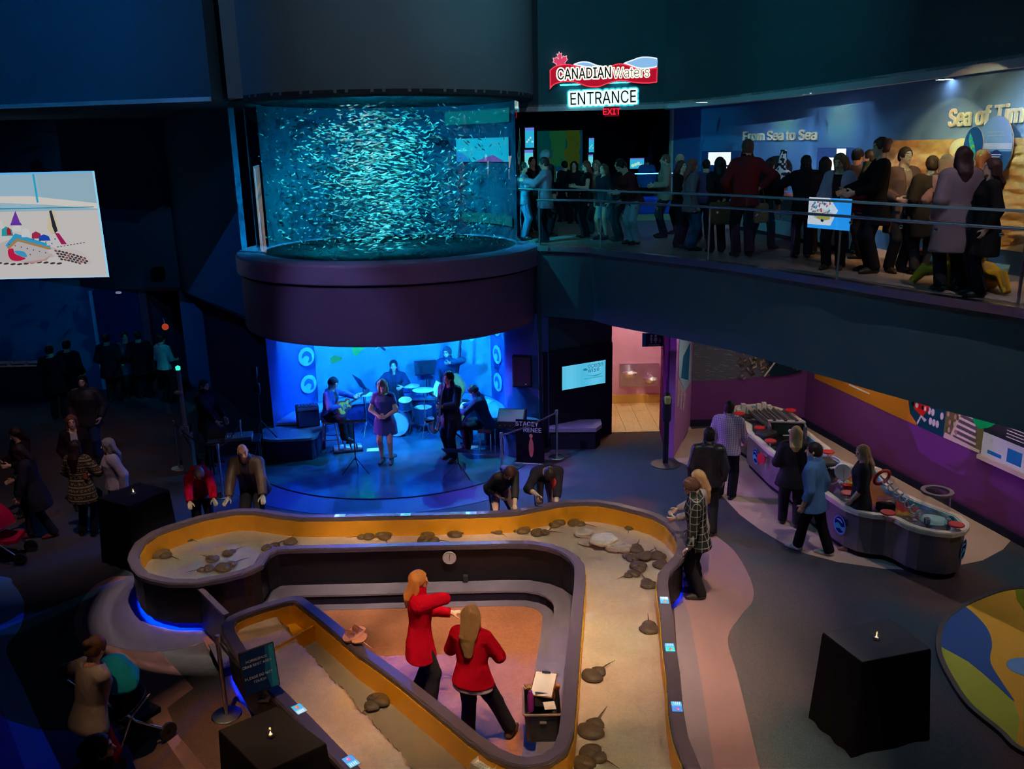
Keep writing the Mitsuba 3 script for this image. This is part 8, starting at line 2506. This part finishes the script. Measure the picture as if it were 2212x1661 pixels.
mat('fossil', {'type': 'diffuse', 'reflectance': mikit.proc(_fos)})
one('fossil_wall', 'golden brown carved fossil relief on the gallery wall behind the visitors', 'relief', trimesh.Trimesh(_pts, np.vstack([_f[:, :3], _f[:, [0, 2, 3]]]), process=False), 'fossil', True)
_k = thing('fossil_egg', 'pale round stone dome before the fossil relief', 'stone')
(_a, _b) = (11.228,1.698)
part(_k, 'dome', trimesh.creation.icosphere(3, .16).apply_translation(_gwp(_a, _b, .18)), solid(s2l(214, 190, 150)), True)
for (_a, _b), _r, _c, _l in (((11.579,1.736), (.20, .27), (s2l(16, 60, 130), s2l(30, 140, 170), s2l(90, 170, 60)), 'dark blue oval picture of a sea creature on the fossil relief'), ((11.969,1.721), (.34, .42), (s2l(90, 150, 210), s2l(20, 60, 120), s2l(170, 200, 230)), 'big light blue oval text panel overlapping the fossil relief')):
    _k = thing('oval_panel', _l, 'panel')
    _c0 = _gwp(_a, _b, .26 if _r[0] < .3 else .24)
    _t = nrm(np.array(_gwp(_a + .1, _b, 0)) - np.array(_gwp(_a - .1, _b, 0)))
    _pl = plane_place(_c0, _t)
    _sg = np.sign(np.dot(np.cross(_t, (0, 0, 1)), -np.array([_c0[0], _c0[1], 0])))
    _sh = Sheet(lambda a, b, l: _pl(a, b, l * _sg))
    _sh.add(circle(0, 0, _r[0], 32, _r[1]), _c[0])
    _g = circle(0, 0, _r[0], 32, _r[1])
    if _r[0] < .3:
        for _i in range(16):
            _sh.add(affinity.rotate(circle(.01 * _i - .08, .14 - .02 * _i, .02 + .012 * (_i % 3), 9, .05), 20 * _i), _c[1 + (_i % 4 == 0)])
    else:
        _sh.add(_g.intersection(sbox(-1, -1, 1, -.05)), _c[1])
        _sh.add(circle(.05, -.16, .13, 20), s2l(14, 34, 90))
        for _i in range(5):
            _sh.add(sbox(-.05 + .01 * _i, -.10 - .028 * _i, .15 - .01 * _i, -.09 - .028 * _i), (.6, .7, .8))
        for _i in range(2):
            _sh.add(sbox(-.14, .20 - .05 * _i, .16, .215 - .05 * _i), (.25, .35, .6))
        _sh.add(_g.intersection(sbox(-1, -.02, 1, .06)), _c[2])
    part(_k, 'face', _sh.ply('print'), None)
    _m = slab(_g, -.02, -.002)
    _v2 = _m.vertices
    _m.vertices = np.array([_pl(a, b, l * _sg) for a, b, l in _v2])
    part(_k, 'board', _m, solid((.2, .22, .25)))
# white counter before the wall
_k = thing('exhibit_counter', 'white panelled exhibit counter with an orange brown top behind the visitors', 'counter')
_cp = [(5.15, 19.6), (5.45, 17.9), (5.7, 16.2), (5.85, 14.9)]
_pts = smooth_curve(_cp, 4, False)
_ln = LineString(_pts)
for _i in range(7):
    _s = np.array([_ln.interpolate(_ln.length * (_i + t / 3 * .985) / 7).coords[0] for t in range(4)])
    part(_k, 'panel', ribbon(_s, 4.22, 5.0, -.05), solid(s2l(200, 198, 210), .6))
part(_k, 'plinth', ribbon(_pts, 4.15, 4.22, -.08), solid((.03, .03, .035)))
part(_k, 'top', slab(Polygon(np.vstack([_pts, np.array(_ln.offset_curve(-.5).coords)[::-1]])).buffer(.03), 5.0, 5.04), solid(s2l(150, 76, 52), .4, .4))
# blue lit coral piece
_k = thing('coral_model', 'blue lit black and white spotted coral model above the exhibit counter', 'model')
_c = np.array((5.302,17.4,5.439))
_sh = cat([tube(_c + np.array(q), r, 8) for q, r in (([(0, 0, -.2), (.03, 0, .1), (.05, 0, .42)], [.12, .09, .06]), ([(0, 0, -.1), (.14, .02, -.02), (.34, .03, -.16)], [.10, .08, .04]), ([(-.02, 0, -.1), (-.12, 0, .0), (-.18, 0, .02)], [.10, .07, .05]))])


def _spots2(p, n, uv):
    return mix((.02, .02, .03), (.55, .6, .65), smoothstep(.52, .56, noise(p.x * 22, p.y * 22, p.z * 22)))


mat('spotted', {'type': 'diffuse', 'reflectance': mikit.proc(_spots2)})
part(_k, 'branches', _sh, 'spotted', True)
_m = slab(circle(0, 0, .3, 20, .26), 0, .02)
_m.vertices = _c + np.c_[_m.vertices[:, 0] + .0, _m.vertices[:, 2] + .2, _m.vertices[:, 1] + .05]
part(_k, 'lit_back', glow(mikit.ply(_m, 'screen_face'), (.02, .28, .7)), None, label='blue lit plate')
part(_k, 'base', lathe([(.16, -.34), (.16, -.2), (.01, -.18)], 16, _c), solid(s2l(150, 76, 52)), 30)
# exhibit entrance: green wall, slim screens, television, blue seat
_k = thing('glowing_wall', 'dim green and blue glowing wall picture left in the exhibit entrance', 'picture')
_q = [(0.869,26.0,6.455), (2.172,26.0,6.237), (2.173,26.0,5.017), (0.852,26.0,5.044)]
_r2 = np.random.default_rng(4)
_x0, _x1, _z0, _z1 = _q[0][0], _q[1][0], _q[2][2], _q[0][2]
_sh = Sheet(plane_place((_x0, 26.0, _z0), (1, 0, 0)))
_W, _Hh = _x1 - _x0, _z1 - _z0
_sh.add(sbox(0, 0, _W, _Hh), (.0, .026, .028))
for _i in range(160):
    _a, _b = _r2.uniform(0, 1), _r2.uniform(0, 1)
    _sh.add(circle(_a * _W, _b * _Hh, _r2.uniform(.03, .10), 9, _r2.uniform(.1, .3)).intersection(sbox(0, 0, _W, _Hh)), [(.0, .030, .032), (.004, .045, .016), (.016, .034, .004), (.0, .022, .050)][int(_a * 3.2) if _b > .4 else 3 - (_i % 2)])
_sh.add(sbox(_W * .42, .05, _W * .50, .3), (.1, .3, .4))
part(_k, 'picture', glow(_sh.ply('screen_face'), GL_VCOL), None)
for _l, _a, _b, _Y in (('slim bright blue screen right beside the fish tank', (0.435,21.5,6.455), (0.648,21.5,5.996), 21.5), ('lower slim cyan screen right beside the fish tank', (0.415,21.5,5.947), (0.619,21.5,5.492), 21.5), ('slim upright blue screen in the middle of the exhibit entrance', (2.222,24.5,6.219), (2.362,24.5,5.841), 24.5), ('lower slim blue screen in the middle of the exhibit entrance', (2.211,24.5,5.783), (2.338,24.5,5.462), 24.5), ('small television at the back of the exhibit entrance', (3.826,28.0,5.614), (4.265,28.0,5.297), 28.0)):
    _k = thing('slim_screen', _l, 'screen')
    _sh = Sheet(plane_place((_a[0], _Y, _b[2]), (1, 0, 0)))
    _w, _h = _b[0] - _a[0], _a[2] - _b[2]
    _sh.add(sbox(0, 0, _w, _h), (.02, .42, .66) if 'lower' not in _l else (.10, .62, .66))
    _sh.add(sbox(0, _h * .85, _w, _h), (.12, .2, .7))
    for _i in range(4):
        _sh.add(circle(_w * (.2 + .2 * _i), _h * (.3 + .1 * (_i % 3)), _w * .12, 9), (.4, .7, .6))
    part(_k, 'picture', glow(_sh.ply('screen_face'), GL_VCOL), None)
    part(_k, 'case', bx(_a[0] - .03, _b[0] + .03, _Y + .01, _Y + .06, _b[2] - .03, _a[2] + .03), 'black_metal')
_k = thing('block_bench', 'blue glowing block bench on the floor of the exhibit entrance', 'bench')
_a = (3.547,22.8,4.077)
_m = rbox(1.2, .6, .42, .05, (_a[0], 22.8, 4.15 + .36))
part(_k, 'block', _m, solid(s2l(30, 90, 220), .5))
part(_k, 'lamp', glow(mikit.ply(bx(_a[0] - .6, _a[0] + .6, 22.40, 22.42, 5.3, 5.32), 'screen_face'), (.3, 3, 14), .3), None)
part(_k, 'plinth', bx(_a[0] - .65, _a[0] + .65, 22.48, 23.1, 4.15, 4.30), solid(s2l(170, 180, 150)))
# things carried on the gallery
_w = _g1.at(*((_g1.wri[0] + _g1.wri[1]) / 2 + _v(0, .13, .03)))
one('phone', 'phone held out by the man in the grey hoodie', 'phone', rbox(.014, .16, .08, .005, _w), solid((.3, .33, .38), .3, .5))
_w = np.array(_g2.at(-.04, -.26, .70))
_k = thing('handbag', 'mottled brown handbag behind the woman in the black coat', 'bag')
part(_k, 'bag', rbox(.40, .15, .38, .05, _w), solid(s2l(104, 80, 60)), 30)
part(_k, 'strap', tube([_w + [-.12, 0, .18], _w + [-.06, 0, .3], _w + [.06, 0, .3], _w + [.12, 0, .18]], .012, 6), solid(s2l(60, 40, 34)), True)
_w = np.array(_g3.at(.27, -.03, .72))
_k = thing('handbag', 'tan shoulder bag at the right hip of the tall man in maroon', 'bag')
part(_k, 'bag', rbox(.24, .12, .32, .04, _w), solid(s2l(170, 112, 74)), 30)
part(_k, 'strap', tube([_w + [-.08, 0, .15], _w + [-.02, 0, .5], _w + [.06, 0, .15]], .010, 6), solid(s2l(150, 96, 64)), True)
_w = np.array(_g4.at(-.28, .10, .98))
_k = thing('handbag', 'maroon handbag on the arm of the woman with fair tipped hair', 'bag')
part(_k, 'bag', rbox(.34, .14, .26, .04, _w), solid(s2l(96, 26, 46)), 30)
part(_k, 'strap', tube([_w + [-.1, 0, .12], _w + [0, 0, .3], _w + [.1, 0, .12]], .010, 6), solid(s2l(80, 20, 40)), True)
# yellow ride-on with ring eyes
_k = thing('yellow_figure', 'yellow animal shaped seat with two ring eyes behind the glass rail at the right', 'play figure')
_c = np.array([*(5.635,10.979), 4.15]) + [.25, .1, 0]
_t = np.array([.55, -.83, 0])
_n = np.array([-.83, -.55, 0])
_YM = solid(s2l(214, 160, 30), .5, .4)
_q = lambda a, b, z: _c + a * _t + b * _n + np.array([0, 0, z])
part(_k, 'body', loft([np.array([_q(r * math.cos(a) * 1.25, r * math.sin(a) * .7, z) for a in np.linspace(0, 2 * np.pi, 21)[:-1]]) for r, z in ((.26, .02), (.33, .12), (.32, .24), (.22, .34), (.06, .37))]), _YM, True)
for _s in (-.15, .15):
    part(_k, 'eye', tube([_q(_s + .095 * math.cos(a), .16, .44 + .095 * math.sin(a)) for a in np.linspace(0, 2 * np.pi, 19)[:-1]], .03, 7, True), _YM, True)
    part(_k, 'pupil', rod(_q(_s, .13, .44), _q(_s, .16, .44), .07, 14), solid((.02, .02, .02), .4))
for _s in (-1, 1):
    part(_k, 'claw', tube([_q(_s * .30, .1, .2), _q(_s * .5, .2, .22), _q(_s * .62, .26, .04)], [.08, .085, .05], 9), _YM, True)
_k = thing('cone_hat', 'small pale pointed party cone left of the yellow figure', 'cone')
part(_k, 'cone', lathe([(.09, 0), (.01, .3)], 16, _q(-.42, .12, .22)), solid(s2l(214, 190, 180)), 40)
_k = thing('low_stool', 'low dark stool with a pink cushion left of the yellow figure', 'stool')
_p = np.array([*(5.744,12.45)]) + [.3, .1]
part(_k, 'seat', lathe([(.01, .26), (.2, .26), (.21, .32), (.01, .34)], 20, (*_p, 4.15)), solid(s2l(190, 140, 150)), 30)
part(_k, 'base', lathe([(.16, 0), (.12, .26)], 20, (*_p, 4.15)), solid((.03, .03, .035)), 30)

# ---------------------------------------------------------------- left side: projection and furniture
_k = thing('projection_screen', 'big lit projection of a painted turtle carrying a little town on the left wall', 'screen')
_x0, _x1, _z0, _z1 = -15.0, -10.32, 3.0, 5.66
_W, _Hh = _x1 - _x0, _z1 - _z0
_m = trimesh.Trimesh([(_x0, 22.44, _z0), (_x1, 22.44, _z0), (_x1, 22.44, _z1), (_x0, 22.44, _z1)], [(0, 1, 2), (0, 2, 3)], process=False)
part(_k, 'sheet', _m, solid((.7, .7, .7)))
part(_k, 'frame', cat([bx(_x0 - .03, _x1 + .03, 22.45, 22.5, _z1, _z1 + .03), bx(_x1, _x1 + .03, 22.45, 22.5, _z0, _z1), bx(_x0 - .03, _x1 + .03, 22.45, 22.5, _z0 - .03, _z0)]), solid(s2l(40, 90, 160)))
_P = lambda px: (px[0], px[1])
_sh = Sheet(lambda a, b, l: np.array([_x0 + a, 22.437 - l, _z0 + b]))
_sh.add(sbox(0, 0, _W, _Hh * .64), (.47, .45, .44))
_sh.add(sbox(0, _Hh * .64, _W, _Hh), (.25, .38, .46))
_sh.add(Polygon([(2.2, _Hh), (3.2, _Hh), (3.3, _Hh * .66), (2.2, _Hh * .66)]), (.26, .40, .50))
_sh.add(Polygon([(0, _Hh * .80), (3.0, _Hh * .78), (_W, _Hh * .70), (_W, _Hh * .65), (3.3, _Hh * .70), (0, _Hh * .77)]), (.54, .52, .48))
_sh.add(Polygon([(0, _Hh * .66), (_W * .97, _Hh * .665), (_W * .97, _Hh * .672), (0, _Hh * .675)]), (.02, .22, .32))
_sh.add(sbox(3.12, _Hh * .72, 3.17, _Hh), (.02, .32, .50))
_sh.add(Polygon([(0, _Hh * .975), (_W, _Hh * .985), (_W, _Hh), (0, _Hh)]), (.12, .42, .75))
_sh.add(sbox(_W - .05, 0, _W, _Hh), (.25, .6, .8))
_sh.add(sbox(0, 0, _W, .03), (.35, .55, .75))
# shell town
_sh.add(Polygon([(1.4, .70), (2.3, 1.02), (2.75, .98), (3.55, .72), (3.35, .55), (2.6, .42), (1.6, .46)]), (.40, .36, .36))
_sh.add(Polygon([(2.15, .86), (2.45, 1.16), (3.3, .86), (3.28, .78), (2.45, 1.02), (2.2, .80)]), (.03, .26, .46))
_sh.add(Polygon([(2.18, .80), (2.46, 1.03), (3.3, .78), (3.28, .72), (2.48, .96), (2.22, .76)]), (.34, .17, .06))
_sh.add(Polygon([(3.28, 1.28), (3.40, 1.72), (3.52, 1.72), (3.58, 1.3), (3.48, 1.12), (3.36, 1.12)]), (.50, .42, .30))
_sh.add(Polygon([(3.40, 1.70), (3.46, 1.72), (3.54, 1.2), (3.46, 1.14), (3.42, 1.3)]), (.015, .02, .03))
_sh.add(Polygon([(3.46, 1.14), (3.56, 1.14), (3.72, .86), (3.58, .86)]), (.28, .01, .08))
for _i, (_a, _b, _w, _h, _c) in enumerate(((2.40, 1.2, .22, .34, (.52, .5, .5)), (2.36, 1.36, .3, .10, (.10, .03, .28)), (2.6, 1.06, .24, .24, (.5, .5, .5)), (2.85, 1.02, .26, .18, (.28, .02, .06)), (3.02, .96, .3, .16, (.01, .05, .34)), (2.1, 1.1, .3, .24, (.02, .26, .30)), (2.24, 1.12, .12, .20, (.34, .01, .02)), (3.2, .84, .36, .14, (.45, .45, .46)), (1.9, 1.3, .3, .24, (.5, .49, .48)))):
    _sh.add(Polygon([(_a, _b), (_a + _w, _b), (_a + _w * .9, _b + _h * .7), (_a + _w * .5, _b + _h), (_a + _w * .1, _b + _h * .7)]), _c)
_sh.add(Polygon([(2.40, 1.44), (2.55, 1.72), (2.62, 1.44)]), (.12, .03, .30))
for _i in range(26):
    _a, _b = 2.2 + .05 * _i, .62 + .42 * ((_i * 7) % 11) / 11
    _sh.add(circle(_a, _b, .018, 6), (.03, .08, .10) if _i % 3 else (.02, .3, .36))
_sh.add(Polygon(smooth_curve([(2.2, .74), (2.34, .78), (2.36, .66), (2.5, .58), (2.62, .52), (2.4, .46), (2.22, .52)], 3)), (.42, .01, .05))
_sh.add(Polygon(smooth_curve([(2.36, .72), (2.6, .70), (2.66, .56), (2.46, .60)], 3)), (.04, .26, .44))
_sh.add(Polygon(smooth_curve([(3.2, .72), (3.5, .74), (4.0, .70), (4.28, .42), (4.2, .34), (3.9, .42), (3.4, .56)], 4)), (.46, .41, .41))
_rr = np.random.default_rng(8)
for _i in range(34):
    _a, _b = 3.42 + .8 * ((_i % 9) / 9) + .04 * (_i // 9), .70 - .24 * ((_i % 9) / 9) ** 1.3 - .072 * (_i // 9)
    if _b > .36:
        _sh.add(affinity.rotate(circle(_a, _b, .042, 8, .028), float(_rr.uniform(-40, 10))), (.05, .035, .04) if _i % 4 else (.16, .07, .06))
for _i in range(12):
    _sh.add(affinity.rotate(circle(1.6 + .17 * _i, .40 + .02 * math.sin(_i), .075, 8, .026), 8), (.04, .03, .035))
for _i in range(9):
    _sh.add(affinity.rotate(circle(3.5 + .085 * _i, .80 + .012 * _i, .03, 6, .010), 8), (.03, .03, .03))
_sh.add(Polygon([(2.5, .42), (3.1, .5), (3.3, .60), (3.15, .46), (2.8, .40)]), (.40, .24, .22))
part(_k, 'picture', glow(_sh.ply('screen_face'), GL_VCOL), None, label='painted turtle and town')
# counter, rails and chairs in the dark at the far left
_k = thing('serving_counter', 'dark serving counter with steel trays at the far left', 'counter')
part(_k, 'body', bx(-13.9, -11.8, 21.3, 22.0, 0, .92), solid((.03, .03, .04)))
part(_k, 'top', bx(-13.95, -11.75, 21.25, 22.05, .92, .96), 'brushed_steel')
for _i in range(3):
    part(_k, 'tray', rbox(.34, .3, .04, .01, (-12.9 + .42 * _i, 21.55, .99)), 'brushed_steel')
for _i, (_a, _b, _l) in enumerate((((-13.835,22.83), (-13.533,22.806), 'left'), ((-13.533,22.806), (-13.307,24.078), 'middle'), ((-13.422,25.757), (-13.099,26.458), 'right'))):
    _k = thing('queue_rail', _l + ' steel queue rail before the dark counter at the far left', 'railing')
    _h = .98
    part(_k, 'post', rod((*_a, 0), (*_a, _h), .022, 8), 'brushed_steel')
    part(_k, 'post', rod((*_b, 0), (*_b, _h), .022, 8), 'brushed_steel')
    part(_k, 'rail', rod((*_a, _h), (*_b, _h), .02, 8), 'brushed_steel')
    part(_k, 'rail', rod((*_a, .5), (*_b, .5), .014, 8), 'brushed_steel')
_k = thing('orange_lamp', 'small orange lit globe lamp in the dark doorway of the left wall', 'lamp')
_c = (-8.829,21.9,1.768)
part(_k, 'globe', glow(mikit.ply(trimesh.creation.icosphere(2, .085).apply_translation(_c), 'screen_face'), (.34, .035, .012)), None)
part(_k, 'tip', rod((_c[0], _c[1], _c[2] + .09), (_c[0] - .03, _c[1], _c[2] + .24), .02, 8, .005), solid((.6, .6, .62)))
part(_k, 'post', rod((_c[0], _c[1], 0), (_c[0], _c[1], _c[2] - .08), .02, 8), 'black_metal')
_c = (-10.08,22.3,2.612)
_k = thing('ceiling_lamp', 'small pale oval lamp on the wall over the dark group at the left', 'lamp')
part(_k, 'shade', glow(mikit.ply(trimesh.creation.icosphere(2, .08).apply_scale([1, .6, .45]).apply_translation(_c), 'screen_face'), (.12, .16, .24)), None)
_c = (-9.014,22.35,3.084)
_k = thing('wall_speaker', 'small dark speaker on the blue wall above the dark doorway', 'speaker')
part(_k, 'case', rbox(.28, .22, .3, .03, _c), solid((.006, .006, .012)), 30)
part(_k, 'grille', rbox(.22, .01, .24, .01, (_c[0], _c[1] - .115, _c[2])), solid((.012, .012, .02)))
_c = (0.858,3.482)
_t = nrm(np.array([1.57, .86]))
_o = np.array([.55, 17.05]) + _t * _c[0] + np.array([_t[1], -_t[0]]) * .1
_k = thing('wall_speaker', 'small dark speaker on the teal wall between the tank and the gallery front', 'speaker')
part(_k, 'case', rbox(.2, .16, .26, .03, (*_o, _c[1])), solid((.01, .012, .016)), 30)
part(_k, 'grille', rbox(.15, .01, .2, .01, (_o[0], _o[1] - .085, _c[1])), solid((.02, .02, .025)))
